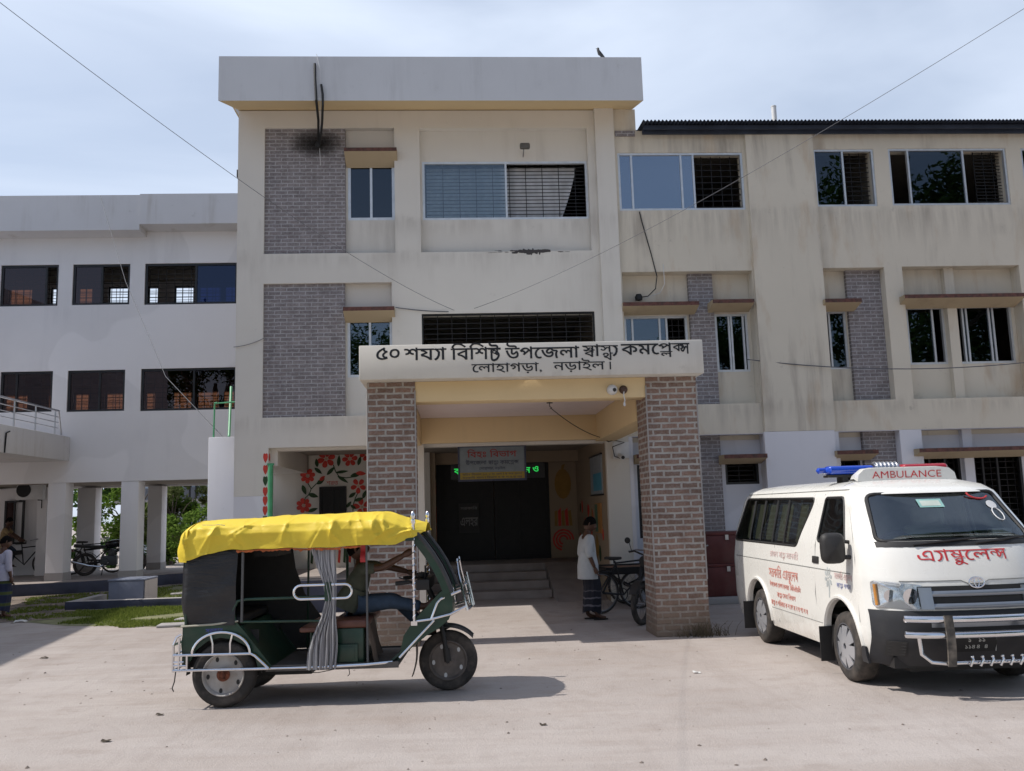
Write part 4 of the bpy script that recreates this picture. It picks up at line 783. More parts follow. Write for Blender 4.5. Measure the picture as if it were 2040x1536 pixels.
# raised walkway with steel railing running towards the yard
RW = thing('raised_walkway', (-10.5, 18, 0), 'white concrete walkway at first floor level with a steel tube railing, at the left edge', 'walkway')
q = MB(); q.box(-12.6, -10.08, 9, 23.99, 3.36, 3.99); q.box(-12.6, -12.2, 9, 23.99, 3.99, 4.2)
put('slab', q.mesh('slab', M['wing_top'], bevel=.015), RW)
q = MB(); z0 = 3.99
for k in range(14): q.tube([(-10.14, 23.2 - 1.05 * k, z0), (-10.14, 23.2 - 1.05 * k, z0 + .62)], .02, 8)
for h, r in ((.62, .025), (.46, .011), (.32, .011), (.18, .011)): q.tube([(-10.14, 23.4, z0 + h), (-10.14, 9.2, z0 + h)], r, 8)
q.tube([(-10.14, 23.4, z0 + .62), (-10.14, 23.6, z0 + .02)], .02, 8)
put('railing', q.mesh('railing', M['steel']), RW)
q = MB(); q.tube([(-10.07, 20.6, 3.36), (-10.05, 20.6, 3.8), (-10.05, 20.75, 3.85)], .018, 6); put('drain_pipe', q.mesh('drain_pipe', M['iron']), RW)
# the neighbouring block off to the left whose shade falls on the yard
NB = thing('neighbouring_block', (-18, 14, 0), 'tall white block beyond the left edge of the photo at the end of the walkway', 'building')
q = MB(); q.add([(-26, 8, 0), (-12.75, 8, 0), (-14.35, 20.5, 0), (-26, 20.5, 0), (-26, 8, 9.2), (-12.75, 8, 9.2), (-14.35, 20.5, 9.2), (-26, 20.5, 9.2)], [(0, 1, 2, 3), (4, 5, 6, 7), (0, 1, 5, 4), (1, 2, 6, 5), (2, 3, 7, 6), (3, 0, 4, 7)])
put('outer_wall', q.mesh('outer_wall', M['wing']), NB)
q = MB(); q.box(-26.2, -12.6, 7.8, 7.99, 9.0, 9.5); put('parapet', q.mesh('parapet', M['wing_top']), NB)
for k in range(3):
    for z in (1.2, 4.3, 7.0):
        x = -24 + 4 * k; q = MB(); q.plate(x, x + 1.6, z, z + 1.3, 7.93, 7.98, [(x + .06, x + 1.54, z + .06, z + 1.24)]); q.box(x + .78, x + .82, 7.94, 7.975, z + .061, z + 1.239)
        w_ = put('window', q.mesh('window', M['black_frame']), NB); g = MB(); g.box(x + .062, x + 1.538, 7.965, 7.972, z + .062, z + 1.238); put('pane', g.mesh('pane', M['glass_blue']), w_)
# white garden wall between wing and main block, pipes on it
q = MB(); q.box(-4.79, -4.17, 17.6, 17.85, 0, 3.33); q.box(-4.75, -4.35, 17.852, 23.98, 0, 2.05)
put('boundary_wall', q.mesh('boundary_wall', M['white'], bevel=.01), None, 'narrow white plastered wall against the left corner of the cream building', 'wall')
q = MB(); q.tube([(-4.72, 17.7, 3.33), (-4.71, 17.7, 4.0), (-4.2, 17.7, 4.03)], .018, 8); q.tube([(-4.72, 17.7, 4.0), (-4.66, 17.7, 4.01)], .02, 8); q.tube([(-4.43, 17.72, 3.33), (-4.62, 18.6, 4.45)], .026, 8)
put('pipe_frame', q.mesh('pipe_frame', M['green_pipe']), None, 'bent green pipe frame standing on the narrow white wall', 'pipe frame')
q = MB(); q.tube([(-3.47, F - .03, .0), (-3.47, F - .03, 2.72)], .045, 10); q.box(-3.53, -3.41, F - .06, F - .01, 2.72, 2.76)
put('green_pole', q.mesh('green_pole', M['green_pipe']), None, 'upright pale green pipe at the left corner of the veranda', 'pole')
# concrete block, basin kerb
BL = thing('concrete_block', (-7.05, 20.2, 0), 'low blue grey plinth block standing behind the navy kerb on the grass', 'block')
q = MB(); q.box(-7.45, -6.72, 19.9, 20.75, 0, .50); q.box(-7.47, -6.70, 19.88, 20.77, .502, .54); put('body', q.mesh('body', M['concrete_blue'], bevel=.012), BL)
q = MB(); q.plate(-6.70, -6.69, 0, .5, 19.9, 20.7, []); put('cement_side', q.mesh('cement_side', M['concrete']), BL)
q = MB(); q.box(-8.05, -3.7, 19.2, 19.42, 0, .17); q.box(-8.05, -7.85, 19.422, 20.9, 0, .168); q.box(-3.92, -3.7, 19.422, 20.9, 0, .168)
me = q.mesh('basin_kerb', [M['concrete'], M['navy']], bevel=.008)
for f in me.polygons:
    if f.normal.y < -.7: f.material_index = 1
put('basin_kerb', me, None, 'low navy painted kerb with a pale top in front of the plinth block', 'kerb')
q = MB()
for a, b, c, d, e in ((-4.6, 15.75, .9, .35, .1), (-4.5, 16.5, 1.0, .3, -.1), (-5.6, 22.5, 2.6, .3, .35)):
    q.box(-c / 2, c / 2, -d / 2, d / 2, .0, .045, M=Matrix.Translation((a, b, 0)) @ Matrix.Rotation(e, 4, 'Z'))
put('paving_slab', q.mesh('paving_slab', M['concrete'], bevel=.02), None, 'loose grey paving slabs lying at the edge of the grass', 'paving')

# grass
def inside(x, y, poly):
    c = False; j = len(poly) - 1
    for i in range(len(poly)):
        if (poly[i][1] > y) != (poly[j][1] > y) and x < (poly[j][0] - poly[i][0]) * (y - poly[i][1]) / (poly[j][1] - poly[i][1]) + poly[i][0]: c = not c
        j = i
    return c
GP = [[(-7.9, 17.2), (-6.8, 16.35), (-5.5, 15.9), (-4.4, 15.4), (-3.9, 16.2), (-3.9, 19.1), (-7.8, 19.1)], [(-10.2, 22.6), (-8.6, 17.4), (-7.7, 17.4), (-8.2, 19.2), (-8.2, 22.9), (-9.3, 23.4)], [(-8.2, 21), (-4.5, 21), (-4.5, 25.9), (-7.6, 25.2), (-8.4, 23.6)]]
q = MB(); RG = random.Random(11)
for poly, N in zip(GP, (26000, 9000, 12000)):
    xs = [p[0] for p in poly]; ys = [p[1] for p in poly]; n = 0
    while n < N:
        x = RG.uniform(min(xs) - .3, max(xs) + .3); y = RG.uniform(min(ys) - .3, max(ys) + .3)
        ed = noise.noise(Vector((x * 1.7, y * 1.7, 0))) * .35
        if not inside(x + ed, y + ed, poly): continue
        n += 1
        if noise.noise(Vector((x * .9, y * .9, 4))) < -.22: continue
        a = RG.uniform(0, 2 * pi); h = RG.uniform(.02, .06) * (1 + .6 * noise.noise(Vector((x, y, 9)))); w = RG.uniform(.006, .013); l = RG.uniform(-.05, .05)
        q.add([(x - w * cos(a), y - w * sin(a), 0), (x + w * cos(a), y + w * sin(a), 0), (x + l * sin(a), y + l * cos(a), h)], [(0, 1, 2)])
put('grass', q.mesh('grass', leaf('grass_blades', (.09, .13, .025, 1), (.22, .26, .06, 1)), fix=False), kind='stuff', label='short sunlit grass growing round the kerb and the plinth block', cat='grass')
q = MB(); 
for poly in GP: q.loops([[(x, y) for x, y in poly]], lambda a, b, d: (a, b, .004), 0)
q = MB()
for i, poly in enumerate(GP): q.add([(x, y, .004 + .001 * i) for x, y in poly], [tuple(range(len(poly)))])
q.add([(x, y, .0075) for x, y in ((-13, 16.4), (-9.3, 16.9), (-7.4, 17.6), (-7.9, 20.5), (-8.4, 23.2), (-9.4, 23.5), (-13, 22.8))], [tuple(range(7))], 1)
put('soil', q.mesh('soil', [plain('dark_soil', (.17, .17, .085, 1), .95, 0, .4, 3, .4), plain('brown_rubble_soil', (.17, .135, .11, 1), .95, 0, .6, 2.2, .8, dist=.03)]), kind='structure')
# pebbles, leaves and scraps on the yard
q = MB(); RP = random.Random(21)
for k in range(420):
    x = RP.uniform(-7, 7); y = 4.6 + 9 * RP.random() ** 1.3
    r = RP.choice((.006, .008, .011, .016)) * RP.uniform(.7, 1.3); a = RP.uniform(0, pi); f = RP.uniform(.4, .9)
    q.add([(x + r * cos(a + i * pi / 3) * RP.uniform(.7, 1.2), y + r * sin(a + i * pi / 3) * RP.uniform(.7, 1.2), .001) for i in range(6)] + [(x, y, r * f)], [(i, (i + 1) % 6, 6) for i in range(6)])
for k in range(320):
    x = RP.uniform(-12, -7.6); y = RP.uniform(17, 23); r = RP.choice((.02, .03, .045, .07)) * RP.uniform(.6, 1.3)
    q.add([(x + r * cos(i * pi / 3) * RP.uniform(.7, 1.2), y + r * sin(i * pi / 3) * RP.uniform(.7, 1.2), .008) for i in range(6)] + [(x + r * RP.uniform(-.3, .3), y, .008 + r * RP.uniform(.3, .8))], [(i, (i + 1) % 6, 6) for i in range(6)])
put('pebbles', q.mesh('pebbles', plain('pebble', (.17, .14, .12, 1), .9, 0, .4, 1.5)), kind='stuff', label='scattered pebbles and crumbs on the sandy yard', cat='pebbles')
def litter(x, y, s, mat, label, seed):
    R_ = random.Random(seed); q = MB()
    q.grid(lambda u, v: (x + s * (u - .5) * 1.6, y + s * (v - .5), .004 + s * (.22 * abs(sin(3 * u + seed)) + .2 * v * (1 - u) + .1 * noise.noise(Vector((u * 3, v * 3, seed))))), 6, 4, thick=.002)
    put('litter', q.mesh('litter', mat), None, label, 'litter')
dk = plain('dry_leaf', (.06, .045, .03, 1), .9); pw = plain('paper_scrap', (.6, .6, .58, 1), .8)
for a in ((318, 1425, .04, dk, 'curled dark leaf on the sand in front of the rear rickshaw wheel', 1), (211, 1478, .045, dk, 'dark twig scrap on the sand near the lower left', 2), (88, 1312, .06, dk, 'dry dark leaf lying at the edge of the left shade', 3), (1388, 1341, .05, pw, 'white paper scrap on the sand in front of the right brick pillar', 4), (1082, 1445, .035, dk, 'small dry leaf on the sand below the rickshaw shadow', 5), (40, 1240, .13, pw, 'crumpled pale plastic lying on the shaded ground at the left', 6)):
    x, y = a[0], a[1]; d = ((x - 1020) / 1780, (y - 768) / 1780, 1.0); w = [sum(MC[i][k] * d[i] for i in range(3)) for k in range(3)]; tt = -EYE / w[2]
    litter(w[0] * tt, w[1] * tt, a[2], a[3], a[4], a[5])
# weeds at the foot of the right pillar
q = MB(); RW_ = random.Random(9)
for k in range(150):
    x = 3.3 + RW_.gauss(0, .17); y = 12.3 + RW_.gauss(0, .06) - .03; a = RW_.uniform(0, 2 * pi); h = RW_.uniform(.04, .2); l = RW_.gauss(0, .07)
    q.tube([(x, y, 0), (x + l * .4, y + .2 * l, h * .6), (x + l, y + l * .3, h)], [.004, .003, .001], 4)
put('dry_weeds', q.mesh('dry_weeds', plain('dry_weed', (.10, .08, .05, 1), .9)), None, 'dry dark weeds at the foot of the right brick pillar', 'plant')

# ------------------------------------------------------------------ trees
def tree(name, loc, crown, trunk, leaves, leafsize, mats, label, seed, group=None, blobs=26):
    R_ = random.Random(seed); T = thing(name, loc, label, 'tree', group); x, y, z = loc; cx, cy, cz, rx, ry, rz = crown
    q = MB(); q.tube([(x, y, z), (x + .05 * trunk, y, z + cz * .4), (x + cx * .6, y + cy * .6, z + cz)], [trunk, trunk * .75, trunk * .35], 9)
    BL_ = []
    for k in range(blobs):
        while True:
            p = Vector((R_.uniform(-1, 1), R_.uniform(-1, 1), R_.uniform(-1, 1)))
            if .25 < p.length < 1: break
        c = Vector((x + cx + p.x * rx, y + cy + p.y * ry, z + cz + p.z * rz)); BL_.append((c, R_.uniform(.16, .34) * min(rx, rz)))
        if k < 12: s_ = Vector((x + cx * .3, y + cy * .3, z + cz * R_.uniform(.4, .8))); q.tube([s_, s_.lerp(c, .5) + Vector((0, 0, .2)), c], [trunk * .3, trunk * .2, trunk * .06], 6)
    put('trunk', q.mesh('trunk', M['bark']), T)
    q = MB()
    for k in range(leaves):
        c, r = R_.choice(BL_); d = Vector((R_.gauss(0, 1), R_.gauss(0, 1), R_.gauss(0, .8))); d = d.normalized() * r * R_.random() ** .45
        p = c + d; a = Vector((R_.gauss(0, 1), R_.gauss(0, 1), R_.gauss(0, .6))).normalized(); b = a.cross(Vector((R_.gauss(0, 1), R_.gauss(0, 1), R_.gauss(0, 1)))).normalized()
        l = leafsize * R_.uniform(.6, 1.3)
        q.add([p - a * l, p + b * l * .4, p + a * l, p - b * l * .4], [(0, 1, 2, 3)])
    put('crown', q.mesh('crown', mats, fix=False), T); return T
M['bark'] = plain('bark', (.09, .07, .055, 1), .9, 0, .3, 9, .6)
LF1 = leaf('leaf_light', (.07, .13, .02, 1), (.16, .24, .05, 1)); LF2 = leaf('leaf_dark', (.025, .055, .015, 1), (.06, .11, .03, 1)); LF3 = leaf('leaf_olive', (.07, .09, .03, 1), (.13, .15, .06, 1))
tree('leafy_tree', (-13.2, 37, 0), (0, 0, 2.3, 2.6, 1.6, 1.9), .12, 5200, .13, LF1, 'bright green bushy tree seen between the second and third white columns', 1)
tree('tall_tree', (-18.5, 56, 0), (0, 0, 4.2, 4.2, 2.5, 3.0), .25, 4200, .24, LF2, 'dark tall tree in the distance behind the bright bushy tree', 2)
tree('leafy_tree', (-11.3, 36.5, 0), (0, 0, 2.3, 1.3, 1.2, 2.2), .08, 3000, .11, LF3, 'dull olive slender tree right of the second white column', 3)
tree('leafy_tree', (-9.6, 34.5, 0), (0, 0, 1.0, 1.5, 1.0, 1.3), .06, 3600, .10, LF1, 'low bright shrub against the far apartment house', 4)
tree('leafy_tree', (-12.6, 33.6, 0), (0, 0, .5, 2.2, .8, .7), .05, 3600, .10, LF2, 'low dark hedge bush behind the parked motorcycle', 5)
# trees on the road side behind the photographer: seen only as reflections in the panes
big = tree('roadside_tree', (25, -13, 0), (0, 0, 14, 8, 4, 9), .4, 22000, .22, LF2, 'tall dark roadside tree behind the camera that mirrors in the panes', 6, 'roadside trees behind the camera', 40)
for (x, y, s_) in ((35, -15, 1.1), (17, -20, .72), (-5, -17, .62), (-17, -16, .8), (13, -6.5, .55)):
    c = copy_tree(big); c.location = (x, y, 0); c.scale = (s_, s_, s_); c['label'] = big['label']
# distant apartment house behind the columns
FB = thing('distant_house', (-12.5, 46, 0), 'pale blue far apartment house with balconies seen between the white columns', 'house')
q = MB(); q.plate(-16.5, -8, 0, 7, 45.6, 45.8, [(-15.4, -14.6, .4, 1.9), (-13.6, -12.9, 1.2, 2.2), (-11.7, -10.8, .5, 2.0), (-15.2, -14.4, 3.2, 4.6), (-13.4, -12.4, 3.2, 4.6)]); q.box(-16.5, -8, 47, 47.2, 0, 7)
put('outer_wall', q.mesh('outer_wall', plain('pale_blue_wall', (.45, .52, .58, 1), .85)), FB)
q = MB()
for z in (2.55, 5.4): q.box(-16.6, -8, 44.6, 45.59, z, z + .18)
put('balcony', q.mesh('balcony', M['concrete']), FB)
q = MB()
for x in (-14.2, -13.0, -12.7, -11.2): q.tube([(x, 44.7, 0), (x, 44.7, 5.4)], .07, 8)
put('drain_pipe', q.mesh('drain_pipe', M['iron']), FB)
q = MB(); q.box(-16.5, -12.5, 44.65, 44.7, 2.73, 3.3); put('balcony_rail', q.mesh('balcony_rail', plain('grey_rail', (.12, .13, .15, 1), .7)), FB)

# ------------------------------------------------------------------ wires, pipes, bird
def overhead(a, b, c, label):
    a, b, c = Vector(a), Vector(b), Vector(c)
    pts = [a.lerp(b, i / 24) + Vector((0, 0, -.88 * (i / 24) * (1 - i / 24))) for i in range(25)]; d = (pts[-1] - pts[-2])
    pts += [b.lerp(c, i / 10) + Vector((0, 0, -1.2 * (i / 10) * (1 - i / 10))) for i in range(1, 11)]
    cable('overhead_wire', pts, [.0042 - .0022 * min(1, i / 24) for i in range(len(pts))], M['wire'], label, 'wire')
overhead((.01, F - .01, 5.63), (-2.95, 4.6, 5.0), (-7.6, -15, 6.2), 'long overhead wire running from above the porch to the upper left')
overhead((.40, F - .01, 5.66), (4.45, 5.6, 5.40), (12.0, -15, 6.8), 'long overhead wire running from above the porch to the upper right')
cable('hanging_wire', [U(200, 390, 23.35)[:1] + (23.35,) + U(200, 390, 23.35)[1:], U(250, 560, 21.5)[:1] + (21.5,) + U(250, 560, 21.5)[1:], U(330, 750, 19.2)[:1] + (19.2,) + U(330, 750, 19.2)[1:], U(442, 868, 17.58)[:1] + (17.58,) + U(442, 868, 17.58)[1:]], .007, M['wire'], 'thin slack wire dropping across the white wing to the narrow wall', 'wire')
cable('facade_wire', [(-4.18, 16.97, 4.98), (-3.62, 16.98, 5.14)], .008, M['wire'], 'short grey wire across the left corner of the cream wall', 'wire', 6, sag=.03)
cable('facade_wire', [(-1.12, 16.97, 5.7), (-.1, 16.97, 5.6)], .01, M['wire'], 'short dark wire from the window hood to the grille opening above the sign', 'wire', 6, sag=.02)
cable('facade_wire', [(5.70, 16.95, 4.55), (13.4, 16.4, 4.6)], .010, M['wire'], 'slack black wire hanging across the second floor on the right', 'wire', 20, sag=.32)
cable('facade_cable', [(3.74, F - .01, 7.58), (3.78, F - .02, 7.35), (3.93, F - .02, 6.7), (4.02, F - .02, 6.25), (3.98, F - .02, 6.0), (3.85, F + .1, 5.88), (3.7, F + .2, 5.88)], .011, M['cable'], 'black cable hanging from the right top window to the recess below', 'cable')
cable('facade_cable', [(4.16, F - .01, 6.5), (4.17, F - .01, 6.1), (4.08, F + .05, 5.93), (3.8, F + .18, 5.86)], .007, M['pvc'], 'pale thin cable curling into the recess beside the black cable', 'cable')
q = MB(); q.lathe([(.0, 0), (.07, .02), (.08, .08), (.05, .14), (0, .15)], 12, M=Matrix.Translation((3.68, F + .18, 5.8))); put('cable_coil', q.mesh('cable_coil', M['cable']), None, 'black cable clamp at the end of the hanging cable in the recess', 'clamp')
cable('service_pipe', [(-2.52, 16.06, 10.22), (-2.51, 16.04, 9.9), (-2.49, 16.05, 9.5), (-2.52, 16.5, 9.3), (-2.6, 17.03, 9.02)], .026, M['cable'], 'long black service cable bent up over the parapet', 'cable')
cable('service_pipe', [(-2.40, 16.06, 9.80), (-2.37, 16.04, 9.6), (-2.37, 16.06, 9.4), (-2.45, 16.5, 9.22), (-2.58, 17.03, 9.0)], .024, M['cable'], 'shorter black service cable beside the long one under the parapet', 'cable')
cable('service_wire', [(-2.49, 16.08, 10.42), (-2.42, 16.05, 10.1), (-2.42, 16.06, 9.55), (-2.5, 16.6, 9.2), (-2.58, 17.04, 9.0), (-2.56, 17.04, 8.6)], .006, M['pvc'], 'thin pale wire hanging down the parapet beside the black cables', 'wire')
q = MB(); q.lathe([(0, 0), (.05, .02), (.06, .09), (.03, .14), (0, .15)], 10, M=Matrix.Translation((-2.6, 16.99, 8.93))); put('cable_clamp', q.mesh('cable_clamp', M['cable']), None, 'burnt black clamp holding the service cables on the grey brick', 'clamp')
q = MB(); q.tube([(7.1, 18.2, 9.3), (7.1, 18.2, 10.35)], .055, 12); q.tube([(7.1, 18.2, 10.35), (7.1, 18.2, 10.37)], .06, 12); put('vent_pipe', q.mesh('vent_pipe', M['pvc']), None, 'white vent pipe standing up behind the corrugated roof', 'pipe')
q = MB(); q.box(-4.2, -4.152, 17.1, 17.2, 8.4, 8.55); put('wall_bracket', q.mesh('wall_bracket', M['iron'], bevel=.005), None, 'small dark bracket on the left edge of the cream building', 'bracket')
q = MB(); bx, bz = 2.95, 10.385
q.tube([(bx + .10, 16.2, bz + .03), (bx + .05, 16.2, bz + .07), (bx - .01, 16.2, bz + .13), (bx - .035, 16.2, bz + .19), (bx - .04, 16.2, bz + .235), (bx - .045, 16.2, bz + .25)], [.006, .028, .042, .028, .025, .008], 8)
q.tube([(bx - .05, 16.2, bz + .232), (bx - .085, 16.2, bz + .225)], [.008, .002], 6); q.tube([(bx, 16.19, bz + .1), (bx + .005, 16.19, bz)], .004, 5); q.tube([(bx + .01, 16.21, bz + .1), (bx + .012, 16.21, bz)], .004, 5)
q.tube([(bx + .05, 16.2, bz + .07), (bx + .12, 16.2, bz - .0)], [.02, .008], 6)
put('perched_bird', q.mesh('perched_bird', plain('bird_grey', (.05, .05, .055, 1), .7)), None, 'small dark bird perched on the roof parapet', 'bird')
# ------------------------------------------------------------------ three wheeled battery rickshaw (frame: x forward, y away from the yard side, z up; origin under the rear axle)
K = thing('battery_rickshaw', (-2.224, 9.439, 0), 'green three wheeled battery rickshaw with a yellow tarpaulin roof and chrome guards', 'rickshaw', rz=radians(-3))
def kput(name, q, mat, par=None, **k): return put(name, q.mesh(name, mat, **k), par or K, local=True)
M['bgreen'] = plain('dark_green_enamel', (.012, .045, .026, 1), .35, 0, .3, 5, .1, dust=((.10, .09, .07, 1), .35))
M['vinyl'] = None
t = NT('black_vinyl'); p = t.coord(); wr = t.noise(t.map(p, (3, 3, 14)), 1.6, 4, .5, 1.2)
c = t.mix(t.ramp(t.noise(p, 4, 6, .65), [(.45, g3(0)), (.75, g3(.6))]), (.012, .012, .015, 1), (.04, .038, .038, 1)); t.bsdf(c, .42, 0, wr, .35, .03); M['vinyl'] = t.m
t = NT('yellow_tarpaulin'); p = t.coord(); n1 = t.noise(t.map(p, (2.2, 2, 4)), 2.2, 5, .55, 1.0); n2 = t.noise(p, 90, 2)
c = t.mix(t.ramp(t.noise(p, 3, 6, .7), [(.4, g3(0)), (.75, g3(.5))]), (.76, .57, .05, 1), (.68, .47, .05, 1))
c = t.mix(t.ramp(t.noise(p, 11, 7, .7), [(.60, g3(0)), (.75, g3(.35))]), c, (.35, .22, .05, 1)); t.bsdf(c, .52, 0, t.mix(.03, n1, n2), .2, .03, .0, .3); M['tarp'] = t.m
M['orange'] = plain('orange_hem', (.42, .10, .02, 1), .6, 0, .4, 20)
M['seat_brown'] = plain('brown_seat_vinyl', (.12, .045, .03, 1), .5, 0, .25, 6)
M['rimwhite'] = plain('dusty_white_rim', (.42, .40, .38, 1), .6, .2, .15, 8, .2, dust=((.25, .20, .16, 1), .7))
M['rimdark'] = plain('brown_dusty_rim', (.17, .145, .13, 1), .7, .3, .3, 8, .3)
M['rust'] = plain('rusty_hub', (.16, .05, .025, 1), .85, .1, .5, 14, .4)
def kwheel(c, R, w, side, rim, hub):
    q = MB(); T = Matrix.Translation(c) @ Matrix.Rotation(radians(-90), 4, 'X')
    q.lathe([(R * .62, -w / 2 * .8), (R * .84, -w / 2), (R * .95, -w / 2 * .84), (R * .985, -w / 2 * .5), (R, -w / 2 * .2), (R, w / 2 * .2), (R * .985, w / 2 * .5), (R * .95, w / 2 * .84), (R * .84, w / 2), (R * .62, w / 2 * .8)], 44, M=T, closed=True)
    o = kput('wheel', q, M['tyre'], sharp=60)
    q = MB(); q.lathe([(R * .66, side * w * .44), (R * .635, side * w * .52), (R * .60, side * w * .44), (R * .565, side * w * .22), (R * .42, side * w * .2), (R * .25, side * w * .3), (0, side * w * .3)], 40, M=T, open0=True)
    q.lathe([(R * .64, -side * w * .42), (R * .5, -side * w * .2), (0, -side * w * .2)], 30, M=T, open0=True)
    r_ = kput('rim', q, rim, o)
    q = MB(); q.lathe([(R * .2, side * w * .31), (R * .2, side * w * .46), (R * .15, side * w * .5), (R * .09, side * w * .5), (R * .08, side * w * .62), (0, side * w * .63)], 20, M=T)
    for k in range(5): a = 2 * pi * k / 5; q.lathe([(.012, side * w * .48), (.012, side * w * .56), (0, side * w * .57)], 6, M=T @ Matrix.Translation((R * .14 * cos(a), R * .14 * sin(a), 0)))
    kput('hub', q, hub, r_)
    for k in range(5):
        a = 2 * pi * k / 5 + .5; q = MB(); q.lathe([(.016, side * w * .15), (.016, side * w * .235), (0, side * w * .235)], 10, M=T @ Matrix.Translation((R * .50 * cos(a), R * .50 * sin(a), 0)) @ Matrix.Diagonal((1, 1.5, 1, 1))); kput('vent_hole', q, M['black'] if rim is M['rimwhite'] else M['pvc'], r_)  # front wheel's holes filled white to paint in bright lit spots
    return o
for s in (-1, 1): kwheel((0, s * .47, .305), .305, .135, s, M['rimwhite'], M['rust'])
kwheel((2.1, 0, .295), .295, .10, -1, M['rimdark'], M['rimdark'])
q = MB(); q.cyl((0, -.45, .305), (0, .45, .305), .035); q.lathe([(.0, -.12), (.09, -.1), (.12, 0), (.09, .1), (0, .12)], 14, M=Matrix.Translation((0, 0, .305)) @ Matrix.Rotation(radians(90), 4, 'X')); q.box(-.3, 1.5, -.2, -.14, .30, .345); q.box(-.3, 1.5, .14, .2, .30, .345)
q.box(.2, .75, -.12, .12, .22, .33)
kput('axle_frame', q, M['black'])
# body tub
q = MB()
side = [(-.38, .42), (-.40, .60), (-.38, .755), (.12, .79), (.20, .70), (.46, .37), (.40, .35), (.33, .36), (.30, .47), (.21, .57), (.10, .63), (-.03, .65), (-.15, .62), (-.26, .54), (-.31, .44)]
for y0, y1 in ((-.535, -.505), (.505, .535)): q.prism(side, y0, y1, 'y')
q.box(-.40, -.37, -.504, .504, .40, .757); q.prism([(.14, .75), (.17, .75), (.45, .36), (.42, .36)], -.504, .504, 'y')
kput('rear_body', q, M['bgreen'])
for s in (-1, 1): q = MB(); q.box(-.36, .30, s * .39 - .005, s * .39 + .005, .36, .70); q.grid(lambda u, v: (.36 * cos(pi * u), s * (.40 + .10 * v), .305 + .36 * sin(pi * u)), 16, 1, thick=.006); kput('wheel_house', q, M['black'])
q = MB(); q.box(.40, 1.66, -.50, .50, .335, .36); q.box(.4, 1.66, -.52, -.50, .32, .375); q.box(.4, 1.66, .50, .52, .32, .375)
kput('floor', q, plain('floor_mat', (.10, .09, .085, 1), .8, 0, .3, 6))
q = MB(); q.tube([(.98, -.53, .352), (1.35, -.53, .36), (1.60, -.50, .372)], .016, 8); q.tube([(.42, -.53, .352), (.98, -.53, .350)], .012, 8); kput('sill_trim', q, M['chrome'])
# rear seat, facing bench
q = MB(); q.box(-.34, .16, -.49, .49, .76, .84); q.box(-.36, -.26, -.49, .49, .84, 1.25); kput('rear_seat', q, M['black'], bevel=.03, seg=3)
q = MB(); q.box(.70, .98, -.46, .46, .66, .71); sb_ = kput('front_bench', q, M['seat_brown'], bevel=.02)
for x, y in ((.8, -.35), (.8, .35), (.96, -.46)): q = MB(); q.tube([(x, y, .36), (x, y, .66)], .018, 8); kput('bench_leg', q, M['bgreen'], sb_)
# hood of black vinyl round the rear
q = MB()
def hood(u, v):
    z = .765 + .70 * v
    L1 = .50; L2 = 1.06; tot = 2 * L1 + L2; d = u * tot
    if d < L1: x, y, nx, ny = .12 - d + .02 * (v - .5), -.53, 0, -1
    elif d < L1 + L2: x, y, nx, ny = -.385, -.53 + (d - L1), -1, 0
    else: x, y, nx, ny = -.385 + (d - L1 - L2), .53, 0, 1
    w_ = .022 * noise.noise(Vector((d * 2.2, z * 3.5, 1))) + .012 * sin(z * 17 + d * 9 + 3 * noise.noise(Vector((d * 3, z * 2, 5)))) * (1 - v) + .03 * sin(pi * v) * (1 if abs(ny) else .4)
    return (x + nx * w_, y + ny * w_, z)
q.grid(hood, 90, 34, thick=.004); kput('vinyl_hood', q, M['vinyl'], sharp=70)
q = MB(); q.tube([(-.40, -.54, .765), (-.1, -.545, .775), (.14, -.54, .80)], .010, 6); q.tube([(-.40, -.54, .765), (-.40, .54, .765)], .010, 6); kput('hood_piping', q, plain('worn_piping', (.4, .38, .3, 1), .6))
q = MB(); q.prism([(-.36, .77), (-.36, 1.50), (.40, 1.50), (.44, 1.22), (.54, .95), (.72, .70), (.88, .50), (.90, .38), (.25, .38), (.0, .77)], .515, .525, 'y'); kput('far_side_screen', q, M['black'])
q = MB(); q.box(.16, .40, -.1, .5, 1.38, 1.48); q.box(-.30, .36, -.45, .45, 1.50, 1.53); kput('roof_lining', q, M['black'])
# roof frame, posts
q = MB()
for s in (-1, 1):
    q.tube([(-.36, s * .53, 1.50), (1.82, s * .50, 1.52)], .016, 8); q.tube([(-.36, s * .53, .76), (-.37, s * .53, 1.50)], .014, 8)
    q.tube([(.57 if s > 0 else .58, s * .52, .37), (.58, s * .52, 1.5)], .012, 8) if s > 0 else None
    q.tube([(1.00, s * .50, .36), (1.00, s * .50, 1.5)], .016, 8)
for x in (-.3, .3, .9, 1.5): q.tube([(x, -.53, 1.5), (x, -.25, 1.66), (x, .25, 1.66), (x, .53, 1.5)], .012, 6)
kput('roof_frame', q, M['bgreen'])
q = MB(); q.tube([(.175, -.545, .79), (.18, -.545, 1.50)], .013, 8); q.tube([(1.365, -.50, .36), (1.36, -.50, 1.5)], .011, 8); kput('grey_post', q, plain('dull_grey_paint', (.10, .10, .10, 1), .6))
q = MB()
for s, x in ((-1, 1.81), (1, 1.87)):
    pts = [(x + .011 * cos(i * 1.3), s * .47 + .011 * sin(i * 1.3), .74 + i * .0125) for i in range(68)]
    q.tube([(x, s * .47, .72), (x, s * .47, 1.70)], .013, 8); q.tube(pts, .0075, 6)
    q.tube([(x, s * .47, 1.58), (x, s * .47, 1.70)], .017, 8); q.lathe([(.017, 0), (.026, .02), (.022, .05), (.014, .055), (.022, .065), (.024, .09), (.013, .12), (0, .13)], 12, M=Matrix.Translation((x, s * .47, 1.66)))
    q.box(x - .03, x + .03, s * .47 - .02, s * .47 + .02, .70, .74)
kput('twisted_post', q, M['chrome'])
